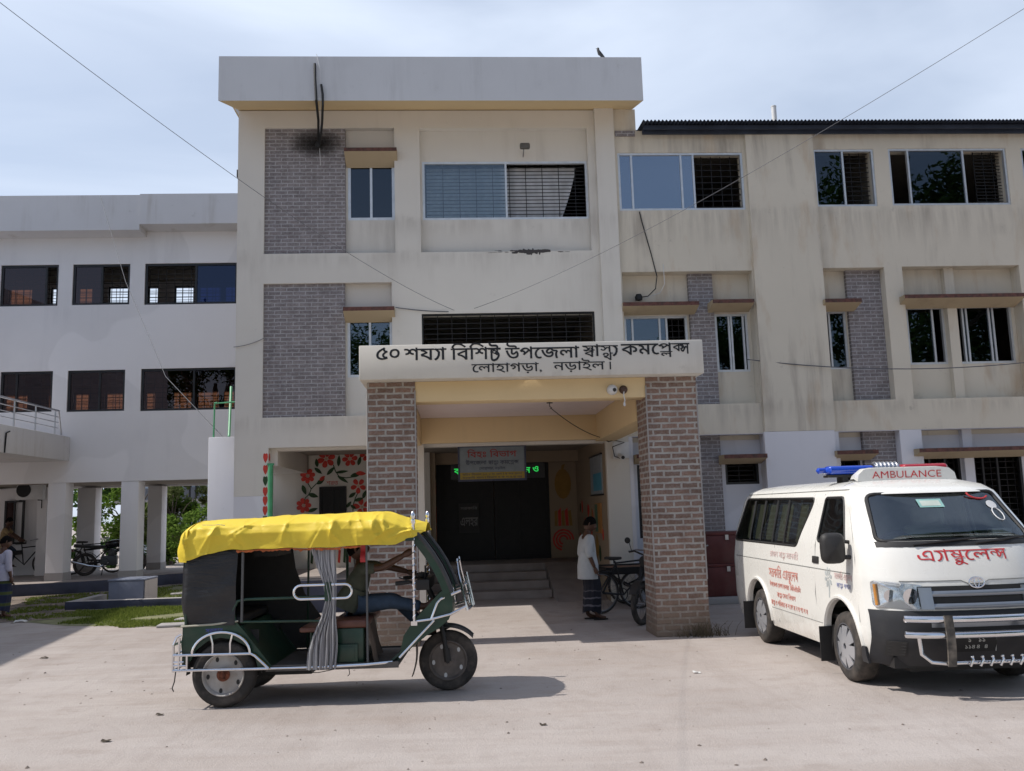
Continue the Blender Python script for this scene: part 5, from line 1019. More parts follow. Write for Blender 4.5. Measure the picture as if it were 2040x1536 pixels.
# rails
q = MB(); q.tube([(.11, -.535, .80), (.09, -.535, .90), (.13, -.535, .985), (.22, -.535, 1.0), (.98, -.52, 1.0)], .014, 8); q.tube([(.16, -.535, .79), (.98, -.52, .775)], .012, 8); kput('side_rail', q, M['bgreen'])
q = MB()
def loopr(x0, x1, z0, z1, y, n=8):
    r = (z1 - z0) / 2; P_ = [(x0 + r + r * cos(a), y, z0 + r + r * sin(a)) for a in [pi / 2 + pi * i / n for i in range(n + 1)]]; P_ += [(x1 - r + r * cos(a), y, z0 + r + r * sin(a)) for a in [-pi / 2 + pi * i / n for i in range(n + 1)]]; return P_
q.tube(loopr(.67, 1.225, .985, 1.115, -.545), .014, 8, closed=True); kput('arm_rail', q, M['chrome'])
q = MB(); q.box(.965, 1.03, -.56, -.53, .96, 1.14); q.box(.98, 1.02, -.53, -.49, .36, 1.0); kput('rail_bracket', q, M['bgreen'])
# gathered curtain
q = MB()
def curt(u, v):
    z = 1.47 - 1.14 * v
    wd = (.25, .20, .13, .105, .15, .23, .275, .28); k = v * 7; i = min(int(k), 6); f = k - i; w_ = wd[i] + (wd[i + 1] - wd[i]) * f
    cx_ = (.95, .97, 1.01, 1.03, 1.00, .965, .945, .935); c_ = cx_[i] + (cx_[i + 1] - cx_[i]) * f
    return (c_ + (u - .5) * w_ + .006 * sin(v * 12 + u * 5), -.545 + (.011 * sin(u * 2 * pi * 5.5 + v * 2) + .008 * sin(u * 2 * pi * 9.3 + 1.7 - v * 3)) * (.5 + v), z)
q.grid(curt, 90, 30, thick=.003)
t = NT('striped_grey_cloth'); p = t.coord(); st = t.noise(t.map(p, (70, 6, .7)), 1, 2); c = t.mix(t.ramp(st, [(.42, g3(0)), (.58, g3(1))]), (.24, .235, .25, 1), (.48, .47, .47, 1)); c = t.mix(t.ramp(t.noise(t.map(p, (2, 2, 1)), 3, 5), [(.5, g3(0)), (.8, g3(.5))]), c, (.20, .17, .14, 1)); t.bsdf(c, .95, spec=.1); M['curtain'] = t.m
kput('curtain', q, M['curtain'])
q = MB(); q.grid(lambda u, v: (1.07 + .10 * u + .04 * (1 - v), .40 + .02 * sin(u * 20), 1.0 + .48 * v), 20, 6, thick=.003); kput('far_curtain', q, M['curtain'])
# driver's seat and battery box
q = MB(); q.box(1.02, 1.32, -.46, .46, .365, .69); ds = kput('driver_seat_box', q, M['bgreen'], bevel=.01)
q = MB(); q.box(1.0, 1.36, -.47, .47, .692, .77); kput('driver_cushion', q, M['seat_brown'], ds, bevel=.025, seg=3)
q = MB(); q.box(1.04, 1.27, -.50, -.465, .38, .545); q.box(1.07, 1.24, -.505, -.499, .40, .525); kput('tool_box', q, M['bgreen'], ds, bevel=.006)
q = MB(); q.grid(lambda u, v: (1.33 + .09 * v + .03 * sin(u * 9), -.44 + .4 * u, .74 - .36 * v - .02 * sin(v * 8 + u * 4)), 10, 8, thick=.006); kput('hanging_rag', q, plain('brown_rag', (.14, .10, .075, 1), .9), ds)
# front cowl: curved frame, windscreen, nose
PRO = [(1.80, 1.60), (1.90, 1.49), (1.98, 1.38), (2.06, 1.25), (2.12, 1.12), (2.165, 1.0), (2.185, .88), (2.17, .78), (2.11, .70), (2.0, .64), (1.86, .56), (1.74, .45), (1.63, .36)]
def prof(k):
    k = max(0, min(len(PRO) - 1.0001, k)); i = int(k); f = k - i; return PRO[i][0] + (PRO[i + 1][0] - PRO[i][0]) * f, PRO[i][1] + (PRO[i + 1][1] - PRO[i][1]) * f
q = MB(); q.grid(lambda u, v: (lambda p: (p[0] - .045 * abs(2 * v - 1) ** 3, (v - .5) * (.84 - .10 * max(0, u - .6)), p[1]))(prof(4.6 + 7.4 * u)), 40, 14, thick=.02); nose_ = kput('nose_shell', q, M['bgreen'])
q = MB()
for s in (-1, 1):
    q = MB(); q.grid(lambda u, v: (lambda p: (p[0] - .065 * v - .0, s * (.42 - .0 * v), p[1] - .035 * v))(prof(5.0 * u)), 20, 3, thick=.02)
    q.prism([prof(k) for k in (4.6, 5.5, 6.5, 7.5, 8.5, 9.5, 10.5, 11.5, 12)] + [(1.66, .42), (1.70, .60), (1.80, .74), (1.92, .86), (2.06, 1.0)], s * .415 - .008, s * .415 + .008, 'y'); kput('cowl_frame', q, M['bgreen'], nose_)
q = MB(); q.grid(lambda u, v: (lambda p: (p[0] + .004 - .03 * abs(2 * v - 1) ** 3, (v - .5) * .80, p[1]))(prof(.3 + 4.4 * u)), 24, 10, thick=.004); kput('windscreen', q, glass('scratched_screen', (.8, .8, .85, 1), .16, (.45, .46, .46, 1)), nose_)
for s in (-1, 1): q = MB(); q.tube([(p[0] + .008, s * .425, p[1] + .006) for p in [prof(k * .25) for k in range(21)]], .024, 8); kput('screen_rubber', q, plain('grey_rubber', (.045, .045, .048, 1), .5, 0, .2), nose_)
q = MB(); q.lathe([(.0, -.05), (.07, -.03), (.085, .0), (.08, .012), (0, .02)], 18, M=Matrix.Translation((2.17, 0, .93)) @ Matrix.Rotation(radians(80), 4, 'Y')); kput('headlight', q, M['chrome'], nose_)
q = MB(); q.box(1.82, 1.95, -.36, .36, 1.02, 1.12); q.lathe([(0, 0), (.055, .01), (.06, .05), (0, .06)], 14, M=Matrix.Translation((1.86, -.1, 1.12))); q.tube([(1.90, -.22, 1.10), (1.90, -.22, 1.25)], .008, 6); kput('instrument_panel', q, M['black'], nose_, bevel=.01)
q = MB(); q.tube([(2.1, 0, .60), (1.90, 0, 1.03)], .028, 10); q.tube([(1.68, -.34, 1.10), (1.80, -.30, 1.09), (1.90, -.12, 1.06), (1.90, .12, 1.06), (1.80, .30, 1.09), (1.68, .34, 1.10)], .013, 8)
for s in (-1, 1): q.tube([(1.62, s * .36, 1.09), (1.75, s * .32, 1.10)], .021, 8); q.tube([(1.78, s * .31, 1.10), (1.66, s * .40, 1.15)], .007, 6)
kput('handlebar', q, M['black'])
# front fork and mudguards
q = MB()
for s in (-1, 1): q.tube([(2.10, s * .085, .295), (2.06, s * .085, .56), (2.03, s * .05, .66)], .024, 10); q.tube([(2.10, s * .085, .295), (2.085, s * .085, .42)], .034, 10)
q.tube([(2.10, -.11, .295), (2.10, .11, .295)], .02, 8); kput('front_fork', q, M['black'])
q = MB(); q.grid(lambda u, v: (2.1 + .345 * cos(.75 + 1.6 * u), .075 * (2 * v - 1), .295 + .345 * sin(.75 + 1.6 * u) - .02 * abs(2 * v - 1) ** 2), 24, 8, thick=.006); q.tube([(2.1 + .352 * cos(.75 + .08 * i), .0, .297 + .352 * sin(.75 + .08 * i)) for i in range(12)], .012, 6); kput('front_mudguard', q, plain('dull_mudguard', (.06, .06, .062, 1), .4, .6, .2))
q = MB(); q.grid(lambda u, v: (1.79 - .05 * u + .02 * sin(u * 3), .07 * (2 * v - 1), .46 - .31 * u), 6, 3, thick=.008); kput('mud_flap', q, M['black'])
# chrome guards: rear corner cage, wheel arch, front guard
q = MB()
for s in (-1, 1):
    y = s * .57
    q.tube([(-.46, y, .365), (.44, y, .358)], .0145, 8); q.tube([(-.46, y, .505), (.27, y, .50), (.31, y, .48), (.44, y, .36)], .0145, 8)
    q.tube([(-.285 + .005, y, .50)] + [(-.01 + .275 * cos(a), y, .50 + .205 * sin(a)) for a in [pi - pi * i / 18 for i in range(1, 18)]] + [(.265, y, .50)], .0145, 8)
    for x, d in ((-.09, -.02), (.075, .02)): q.tube([(x, y, .50), (x, y, .60), (x + d, y, .68)], .009, 6)
    for x in (-.46, -.405): q.tube([(x, y, .35), (x, y, .66 if x > -.45 else .60)], .0115, 8)
    q.tube([(-.46, y, .60), (-.43, y, .67), (-.395, y - s * .02, .69)], .0115, 8); q.tube([(-.46, y, .44), (-.36, y, .44)], .009, 6); q.tube([(-.33, y, .36), (-.33, y, .50)], .0115, 8); q.tube([(-.46, y, .41), (-.33, y, .405)], .008, 6)
for z in (.365, .505, .60): q.tube([(-.46, -.57, z), (-.46, .57, z)], .0125, 8)
for y in (-.3, 0, .3): q.tube([(-.46, y, .365), (-.46, y, .60)], .009, 6)
kput('rear_guard', q, M['chrome'])
q = MB()
for s in (-1, 1):
    y = s * .44
    q.tube([(1.83, y, .735), (1.97, y, .75), (2.15, y, .79), (2.30, s * .30, .845)], .0135, 8); q.tube([(1.97, y, .75), (2.03, y, .90), (2.06, y, .935), (2.25, s * .30, 1.0)], .0135, 8)
    q.tube([(2.0, y, .74), (1.84, y, .58), (1.66, y, .40)], .0135, 8)
    q.tube([(2.315, s * .30, .81), (2.27, s * .30, 1.02), (2.235, s * .27, 1.16), (2.22, s * .20, 1.27)], .013, 8); q.lathe([(0, 0), (.012, .005), (.008, .04), (0, .05)], 8, M=Matrix.Translation((2.22, s * .20, 1.26)))
    q.tube([(2.36, s * .12, .83), (2.325, s * .12, 1.0), (2.29, s * .10, 1.12)], .0125, 8)
q.tube([(2.315, -.30, .81), (2.36, -.12, .83), (2.36, .12, .83), (2.315, .30, .81)], .0115, 8); q.tube([(2.285, -.30, .94), (2.33, -.12, .96), (2.33, .12, .96), (2.285, .30, .94)], .010, 8); q.tube([(2.26, -.29, 1.04), (2.31, 0, 1.06), (2.26, .29, 1.04)], .010, 8); q.tube([(2.37, 0, .83), (2.335, 0, 1.0), (2.30, 0, 1.16)], .0125, 8)
kput('front_guard', q, M['chrome'])
# yellow tarpaulin
TOPZ = [(-.42, 1.725), (-.33, 1.745), (-.25, 1.755), (0, 1.765), (.5, 1.78), (1.0, 1.79), (1.4, 1.795), (1.52, 1.785), (1.65, 1.745), (1.80, 1.69), (1.92, 1.665)]
HEM = [(-.42, 1.37), (-.33, 1.385), (-.05, 1.465), (.3, 1.475), (.9, 1.468), (1.3, 1.478), (1.65, 1.478), (1.80, 1.53), (1.92, 1.60)]
HWT = [(-.42, .56), (-.33, .575), (-.25, .58), (.5, .59), (1.4, .58), (1.65, .545), (1.80, .50), (1.92, .34)]
def lin(tb, x):
    for (a, u), (b, w) in zip(tb, tb[1:]):
        if x <= b: return u + (w - u) * max(0, (x - a) / (b - a))
    return tb[-1][1]
RC_ = random.Random(44); CREASE = []
for i in range(120):
    an = RC_.gauss(pi / 2, .55) if i % 3 else RC_.uniform(0, pi); CREASE.append((RC_.uniform(-.4, 1.9), RC_.uniform(-1, 1), cos(an), sin(an), RC_.uniform(.008, .022), RC_.uniform(-.012, .030)))
def tarp(u, v):
    x = -.385 + 2.305 * u; hw = lin(HWT, x); zt = lin(TOPZ, x); zh = lin(HEM, x); a = (v - .5) * 2; s = 1 if a > 0 else -1; aa = abs(a)
    if aa < .5: k = aa / .5; y = s * hw * .93 * k; z = zt - .075 * k ** 2.2
    else:
        k = (aa - .5) / .5; y = s * hw * (.93 + .07 * min(1, k * 3)); z = zt - .075 - (zt - .075 - zh) * k
    fr = 1 if aa > .5 else .5
    big = noise.noise(Vector((x * 2.6, y * 2.2, z * 5)))
    fold = sin(x * 15 + 5 * noise.noise(Vector((x * 2.2, s * 3, z * 2.5)))) * (.007 if aa > .5 else .002) * (.4 + abs(noise.noise(Vector((x * 1.3, 2.2, s)))) * 2)
    cr_2 = abs(noise.noise(Vector((x * 5 + z * 6, y * 4, z * 8)))) * .010
    y += s * (big * .018 * fr + fold + cr_2 * fr) * (1 if aa > .5 else .2); z += (big * .012 + fold * .6) * (1 if aa <= .55 else .3)
    rd = 0
    for (lx, la, dx_, da, w_, h_) in CREASE:
        t_ = (x - lx) * dx_ + (a - la) * .5 * da; d_ = abs((x - lx) * da - (a - la) * .5 * dx_)
        if d_ < w_ * 4: rd += h_ * math.exp(-d_ / w_) * max(0, 1 - (t_ / .22) ** 2)
    y += s * rd * (1 if aa > .48 else .1); z += rd * (.15 if aa > .5 else .35)
    if aa > .97: z += .004 * sin(x * 23) + .012 * noise.noise(Vector((x * 5, s, 3)))
    if aa > .5: y += s * .018 * sin(pi * min(1, (aa - .5) / .5)) * noise.noise(Vector((x * 4, 7, 1)))
    return (x, y, z)
q = MB(); q.grid(tarp, 190, 84, thick=.004)
def rear(u, v):                                                  # rear fall of the sheet
    a = (u - .5) * 2; y = .575 * a; z0 = 1.755 - .09 * abs(a) ** 2.5; z = z0 - (z0 - 1.365) * v; w_ = .03 * noise.noise(Vector((y * 4, z * 6, 2))) + .012 * sin(y * 17 + z * 5)
    return (-.345 - .125 * (1 - abs(a) ** 7) ** .6 * (1 - (1 - min(1, v * 2.6)) ** 2.2) - .05 * sin(pi * v) * (1 - a * a) + w_ * min(1, v * 3), y, z)
q.grid(rear, 50, 20, thick=.004); tp_ = kput('tarpaulin', q, M['tarp'], sharp=75)
q = MB()
for s in (-1, 1):
    q.grid(lambda u, v: (lambda p: (p[0], p[1] - s * .012, p[2] - .005 - .03 * v * (.6 + .8 * noise.noise(Vector((u * 30, s, 3))))))(tarp(.22 + .52 * u, 1.0 if s > 0 else 0.0)), 80, 2, thick=.002)
kput('orange_hem', q, M['orange'], tp_)
q = MB(); q.tube([tarp(.06 + .015 * i, .29 - .004 * i) for i in range(8)], .004, 4); q.tube([(1.79, -.47, 1.62), (1.88, .47, 1.62)], .003, 4); kput('tie_cord', q, M['wire'], tp_)
q = MB(); q.grid(lambda u, v: (1.285 + .05 * u, -.40 + .02 * sin(6 * v), 1.48 - .17 * v), 4, 6, thick=.004); kput('red_streamer', q, M['red_paint'], tp_)
q = MB(); q.tube([(-.44, -.55, .35), (-.45, -.55, .26), (-.47, -.55, .20), (-.455, -.55, .17)], .006, 5); q.tube([(.5, -.5, .30), (.9, -.5, .295), (1.1, -.5, .33)], .004, 5); q.tube([(1.18, -.48, .33), (1.19, -.48, .27), (1.17, -.48, .25)], .004, 5); kput('loose_wire', q, M['cable'])
q = MB(); text_mb(q, 'সরকার', lambda x, y, d: (-.17 + x, -.5352 - d, .70 + y), .055, 0, .6, .001); kput('panel_lettering', q, plain('blue_panel_paint', (.05, .06, .30, 1), .5))
# ------------------------------------------------------------------ ambulance van (frame: x to the right, y forward-to-rear, z up; origin on the ground under the front axle)
VX, VY = 4.69, 8.92
V_ = thing('ambulance', (VX, VY, 0), 'white ambulance van with blue and red roof lights and a chrome bull bar', 'ambulance', rz=radians(-.8))
def interp(tb, z):
    for (a, u), (b, w) in zip(tb, tb[1:]):
        if z <= b: f = max(0, (z - a) / (b - a)); f = f * f * (3 - 2 * f) * .35 + f * .65; return u + (w - u) * f
    return tb[-1][1]
HW = [(.2, .79), (.34, .825), (.55, .845), (1.02, .847), (1.30, .825), (1.80, .715), (1.90, .655), (1.95, .55), (1.985, .30)]
YF = [(.2, -.80), (.3, -.86), (.5, -.93), (.75, -.945), (1.0, -.90), (1.2, -.84), (1.34, -.775), (1.42, -.70), (1.82, -.31), (1.88, -.2), (1.95, .05), (1.985, .35)]
KB = [(.2, .34), (.9, .40), (1.34, .30), (1.85, .20), (1.985, .15)]
YR = [(.2, 3.60), (.5, 3.68), (1.0, 3.69), (1.4, 3.64), (1.8, 3.50), (1.92, 3.42), (1.985, 3.2)]
def front_y(x, z, ins=0):
    hw = interp(HW, z); k = min(1, abs(x) / hw); return interp(YF, z) + ins + interp(KB, z) * (.22 * k ** 2 + .78 * k ** 5)
def side_x(z): return interp(HW, z)
def ring(z, ins=0.0):
    hw = interp(HW, z) - ins; yf = interp(YF, z) + ins; kb = interp(KB, z); yr = interp(YR, z) - ins; P = []
    ks = [-1, -.985, -.95, -.9, -.83, -.74, -.62, -.48, -.32, -.16, 0, .16, .32, .48, .62, .74, .83, .9, .95, .985, 1]
    for k in ks: P.append((k * hw, yf + kb * (.22 * k ** 2 + .78 * abs(k) ** 5)))
    y0 = yf + kb
    for i in range(1, 25): P.append((hw, y0 + (yr - .16 - y0) * i / 24))
    for i in range(1, 6): a = i / 5 * pi / 2; P.append((hw - .12 + .12 * cos(a), yr - .16 + .16 * sin(a)))
    for i in range(1, 8): P.append(((hw - .12) * (1 - 2 * i / 8), yr))
    for i in range(6): a = pi / 2 + i / 5 * pi / 2; P.append((-hw + .12 + .12 * cos(a), yr - .16 + .16 * sin(a)))
    for i in range(1, 25): P.append((-hw, yr - .16 + (y0 - yr + .16) * i / 24))
    return P[:-1]
def shell(zs, ins):
    q = MB(); R_ = [ring(z, ins) for z in zs]; n = len(R_[0]); vs = [(x, y, z) for r, z in zip(R_, zs) for x, y in r]; fs = []
    for i in range(len(zs) - 1):
        for k in range(n): l = (k + 1) % n; fs.append((i * n + k, i * n + l, (i + 1) * n + l, (i + 1) * n + k))
    fs.append(tuple(range(n))[::-1]); fs.append(tuple((len(zs) - 1) * n + k for k in range(n)))
    q.add(vs, fs, 0, True); return q
ZS = [.27, .32, .38, .46, .55, .66, .78, .9, 1.0, 1.04, 1.06, 1.1, 1.2, 1.28, 1.34, 1.42, 1.5, 1.6, 1.7, 1.78, 1.83, 1.87, 1.90, 1.93, 1.955, 1.975, 1.985]
def rounded(poly, r, n=4):
    o = []
    for i in range(len(poly)):
        p = Vector(poly[i]); a = (Vector(poly[i - 1]) - p).normalized(); b = (Vector(poly[(i + 1) % len(poly)]) - p).normalized()
        for k in range(n + 1): t_ = k / n; o.append(tuple(p + a * r * (1 - t_) ** 2 + b * r * t_ ** 2))
    return o
SIDEW = rounded([(1.16, 1.27), (.80, 1.80), (3.22, 1.82), (3.50, 1.27)], .07)          # (y, z)
DOORW = rounded([(-.16, 1.345), (.04, 1.80), (.50, 1.80), (.56, 1.345)], .05)
WS = rounded([(-.70, 1.375), (-.60, 1.82), (.60, 1.82), (.70, 1.375)], .06)            # (x, z)
REARW = rounded([(-.62, 1.25), (-.55, 1.75), (.55, 1.75), (.62, 1.25)], .07)
def cutter(q):
    me = q.mesh('cut', M['black']); o = bpy.data.objects.new('cut', me); COL.objects.link(o); return o
_o = shell(ZS, 0); _i = shell([.42, .6, .8, 1.0, 1.1, 1.2, 1.28, 1.34, 1.42, 1.5, 1.6, 1.7, 1.78, 1.83, 1.87, 1.90, 1.925], .045)
_o.add(_i.v, [f[::-1] for f in _i.f], 0, True); body = _o.mesh('body', M['black'], fix=False); cuts = []
for y in (0, 2.6):
    q = MB(); q.prism([(y + .43 * cos(a), .36 + .43 * sin(a)) for a in [i * pi / 20 for i in range(21)]] + [(y - .43, -.1), (y + .43, -.1)], -1.2, 1.2, 'x'); cuts.append(cutter(q))
for poly in (SIDEW, DOORW): q = MB(); q.prism(poly, -1.3, 1.3, 'x'); cuts.append(cutter(q))
q = MB(); q.prism(WS, -1.4, .12, 'y'); cuts.append(cutter(q)); q = MB(); q.prism(REARW, 3.2, 4.2, 'y'); cuts.append(cutter(q))
tmp = bpy.data.objects.new('tmp', body); COL.objects.link(tmp)
for i, c in enumerate(cuts):
    md = tmp.modifiers.new('b%d' % i, 'BOOLEAN'); md.object = c; md.operation = 'DIFFERENCE'; md.solver = 'MANIFOLD'
dg = bpy.context.evaluated_depsgraph_get(); dg.update()
bm_ = bpy.data.meshes.new_from_object(tmp.evaluated_get(dg)); bm_.name = 'body'
for c in cuts + [tmp]: me = c.data; bpy.data.objects.remove(c); bpy.data.meshes.remove(me)
t = NT('white_van_paint'); p = t.coord(); sx = t.n('ShaderNodeSeparateXYZ'); t.l(p, sx.inputs[0])
dz = t.math('ADD', t.math('MULTIPLY', sx.outputs[2], .9), t.math('MULTIPLY', t.noise(p, 7, 7, .7), .75)); c = t.mix(t.ramp(dz, [(.48, g3(.55)), (.85, g3(0))]), (.76, .75, .71, 1), (.44, .38, .32, 1))
c = t.mix(t.ramp(t.noise(t.map(p, (5, 5, .8)), 1.5, 6, .7), [(.55, g3(0)), (.8, g3(.14))]), c, (.5, .45, .4, 1)); t.bsdf(c, t.ramp(t.noise(p, 4, 4), [(.3, g3(.22)), (.7, g3(.34))]), 0, t.noise(p, 2.5, 2), .05, .02, .5); M['van'] = t.m
bm_.materials.clear(); bm_.materials.append(M['van'])
bb = bmesh.new(); bb.from_mesh(bm_)
for f in bb.faces: f.smooth = True; f.material_index = 0
for e in bb.edges:
    if len(e.link_faces) == 2 and e.calc_face_angle(0) > radians(38): e.smooth = False
bb.to_mesh(bm_); bb.free()
VB = put('body', bm_, V_, local=True)
def lput(name, q, mat, par=None, **k): return put(name, q.mesh(name, mat, **k), par or V_, local=True)
def on_side(y, z, d, s=-1): return (s * (side_x(z) + d), y, z)
def on_front(x, z, d): return (x, front_y(x, z) - d, z)
GV = glass('van_glass', (.8, .88, .95, 1), .10, (.33, .36, .36, 1)); GW = glass('windscreen', (.8, .88, .95, 1), .17, (.85, .9, .87, 1))
def fan(q, poly, fn, n=5):                                       # panel following the body, filled as a fan of rings
    c = (sum(p[0] for p in poly) / len(poly), sum(p[1] for p in poly) / len(poly)); m = len(poly); vs = [fn(*c)]; fs = []
    for r in range(1, n + 1):
        for p in poly: vs.append(fn(c[0] + (p[0] - c[0]) * r / n, c[1] + (p[1] - c[1]) * r / n))
    for k in range(m):
        l = (k + 1) % m; fs.append((0, 1 + k, 1 + l))
        for r in range(n - 1): fs.append((1 + r * m + k, 1 + (r + 1) * m + k, 1 + (r + 1) * m + l, 1 + r * m + l))
    q.add(vs, fs, 0, True)
def rim(q, poly, fn, w, d):                                      # black rubber edge round a pane
    q.tube([fn(p[0], p[1], d) for p in poly], w, 6, closed=True)
for s in (-1, 1):
    q = MB(); fan(q, SIDEW, lambda y, z: on_side(y, z, -.006, s)); sw = lput('side_window', q, GV)
    q = MB(); rim(q, SIDEW, lambda y, z, d: on_side(y, z, d, s), .014, -.003); lput('window_seal', q, M['black'], sw)
    for y in (1.60, 2.00, 2.46, 2.88): q = MB(); q.tube([on_side(y, 1.29, -.012, s), on_side(y, 1.54, -.012, s), on_side(y, 1.79, -.012, s)], .018, 6); lput('window_divider', q, M['black'], sw)
    q = MB()                                                     # ruched curtains inside the panes
    for y0, y1 in ((1.14, 1.36), (1.62, 1.98), (2.12, 2.42), (2.56, 2.84), (3.0, 3.2)):
        q.grid(lambda u, v: (s * (side_x(1.3 + .44 * v) - .07 + .012 * sin(u * 26)), y0 + (y1 - y0) * u, 1.3 + .44 * v), 24, 4, thick=.004)
    lput('curtain', q, plain('cream_curtain', (.36, .35, .25, 1), .9), sw)
    q = MB(); fan(q, DOORW, lambda y, z: on_side(y, z, -.006, s)); dw = lput('door_window', q, GV)
    q = MB(); rim(q, DOORW, lambda y, z, d: on_side(y, z, d, s), .014, -.003); lput('window_seal', q, M['black'], dw)
q = MB(); fan(q, WS, lambda x, z: on_front(x, z, -.004), 8); ws = lput('windscreen', q, GW)
q = MB(); rim(q, WS, lambda x, z, d: on_front(x, z, d), .02, -.004); lput('window_seal', q, M['black'], ws)
q = MB(); fan(q, REARW, lambda x, z: (x, interp(YR, z) - .006, z)); lput('rear_window', q, GV)
# black cowl under the windscreen, wipers, stickers
q = MB(); q.grid(lambda u, v: on_front(-.72 + 1.44 * u, 1.325 + .05 * v, .006), 24, 2, thick=.006); lput('cowl', q, M['black'])
for a, b in ((-.45, .12), (.1, .62)):
    q = MB(); q.tube([on_front(a, 1.345, .02), on_front((a + b) / 2, 1.37, .03), on_front(b, 1.39, .025)], .009, 6); q.tube([on_front(a + .12, 1.365, .02), on_front(b, 1.385, .02)], .007, 6); lput('wiper', q, M['black'])
def sticker(poly, fn, mat, name, par):
    q = MB(); fan(q, poly, fn, 3); lput(name, q, mat, par)
sticker([(-.2, 1.68), (-.2, 1.76), (.03, 1.76), (.03, 1.68)], lambda x, z: on_front(x, z, .002), plain('teal_sticker', (.25, .45, .42, 1), .5), 'paper_sticker', ws)
sticker([(-.175, 1.695), (-.175, 1.745), (.005, 1.745), (.005, 1.695)], lambda x, z: on_front(x, z, .004), plain('pale_sticker', (.5, .56, .5, 1), .5), 'sticker_print', ws)
sticker([(.50 + .055 * cos(a), 1.69 + .04 * sin(a)) for a in [i * pi / 8 for i in range(16)]], lambda x, z: on_front(x, z, .003), M['pvc'], 'round_sticker', ws)
q = MB(); q.tube([on_front(.42 + .11 * cos(a), 1.81 + .06 * sin(a), .004) for a in [pi * 1.0 + i * pi / 14 for i in range(12)]], .009, 6); lput('red_crescent', q, M['red_paint'], ws)
q = MB(); q.tube([on_front(.50 + .05 * cos(a), 1.60 + .06 * sin(a), .004) for a in [i * pi / 6 for i in range(12)]], .005, 5, closed=True); lput('ring_sticker', q, M['pvc'], ws)
# seams and panel lines
q = MB()
for s in (-1, 1):
    q.tube([on_side(.62, .34, .001, s), on_side(.63, .8, .001, s), on_side(.60, 1.3, .001, s), on_side(.55, 1.84, .001, s)], .005, 4)
    q.tube([on_side(-.44, .62, .001, s), on_side(-.40, 1.2, .001, s), on_side(-.33, 1.40, .001, s), on_side(-.02, 1.84, .001, s)], .004, 4)
    q.tube([on_side(y, 1.06, .001, s) for y in (-.30, .3, 1, 2, 3, 3.45)], .005, 4)
    q.tube([on_side(y, 1.875, .002, s) for y in (0, .6, 1.4, 2.4, 3.3)], .006, 4)
    q.tube([on_side(1.9, .34, .001, s), on_side(1.9, 1.26, .001, s)], .003, 4)
    q.tube([on_side(y, .50, .001, s) for y in (.5, 1.2, 2.1)], .003, 4)
q.tube([on_front(x, 1.02 - (.03 if abs(x) < .1 else 0), .001) for x in [(-.62 + .062 * i) for i in range(21)]], .004, 4)
q.tube([(x, .25, interp([(0, 1.985), (.5, 1.965), (.66, 1.9)], abs(x)) + .001) for x in [(-.62 + .062 * i) for i in range(21)]], .004, 4)
lput('panel_seams', q, plain('seam_grey', (.20, .20, .19, 1), .6))
for yc in (0, 2.6):
    for s in (-1, 1): q = MB(); q.tube([(s * (side_x(.36 + .455 * sin(a)) + .002), yc + .455 * cos(a), .36 + .455 * sin(a)) for a in [pi * (-.02) + i * pi * 1.04 / 20 for i in range(21)]], .022, 6); lput('arch_flare', q, M['van'], VB)
# door handles
for s in (-1, 1):
    q = MB(); q.grid(lambda u, v: on_side(.50 + .17 * u, 1.115 + .07 * v, .012 * sin(pi * u) * sin(pi * v) + .003, s), 8, 5, thick=.006); lput('door_handle', q, M['black'])
# mirrors
for s in (-1, 1):
    q = MB(); cx = s * (side_x(1.28) + .16)
    q.grid(lambda u, v: (cx + .115 * (abs(cos(2 * pi * u)) ** .5 * (1 if cos(2 * pi * u) > 0 else -1)) * sin(pi * v) ** .3, -.36 + .16 * v, 1.31 + .15 * (abs(sin(2 * pi * u)) ** .5 * (1 if sin(2 * pi * u) > 0 else -1)) * sin(pi * v) ** .3), 24, 8)
    q.tube([on_side(-.30, 1.22, -.02, s), (cx - s * .05, -.27, 1.22)], .022, 8); q.tube([on_side(-.24, 1.36, -.02, s), (cx - s * .05, -.27, 1.38)], .018, 8)
    mr_ = lput('wing_mirror', q, M['black'])
    q = MB(); q.box(cx - .085, cx + .085, -.205, -.199, 1.21, 1.41); lput('mirror_glass', q, M['chrome'], mr_)
# front: bumper, grille, lamps, badge, plate
M['bump'] = plain('grey_black_bumper', (.016, .017, .021, 1), .55, 0, .2, 5, .1, dust=((.06, .055, .05, 1), .3))
q = MB(); q.grid(lambda u, v: on_front(-.83 + 1.66 * u, .26 + .50 * v, .03 * sin(pi * v) ** .5 + .004), 60, 10, thick=.03)
for s in (-1, 1): q.grid(lambda u, v: on_side(-.53 + .13 * u * (1 - .5 * v), .26 + .15 * v, .008, s), 6, 6, thick=.02)
bp_ = lput('front_bumper', q, M['bump'])
q = MB(); q.grid(lambda u, v: on_front(-.50 + 1.0 * u, .80 + .175 * v, .012), 30, 4, thick=.02); gr = lput('grille', q, M['black'])
M['silver'] = plain('silver_plastic', (.30, .32, .35, 1), .3, .7, .06)
q = MB()
for z0, z1 in ((.885, .935), (.775, .825)): q.grid(lambda u, v: on_front(-.50 + 1.0 * u, z0 + (z1 - z0) * v - .0 * u, .030 + .012 * sin(pi * v)), 30, 6, thick=.02)
for s in (-1, 1): q.grid(lambda u, v: on_front(s * (.40 + .10 * u), .775 + .19 * v, .028), 6, 6, thick=.016)
lput('grille_bar', q, M['silver'], gr)
M['lamp'] = plain('lamp_reflector', (.75, .76, .78, 1), .12, .9, .3, 14, .3); LG = glass('lamp_glass', (1, 1, 1, 1), .08, (.92, .93, .95, 1))
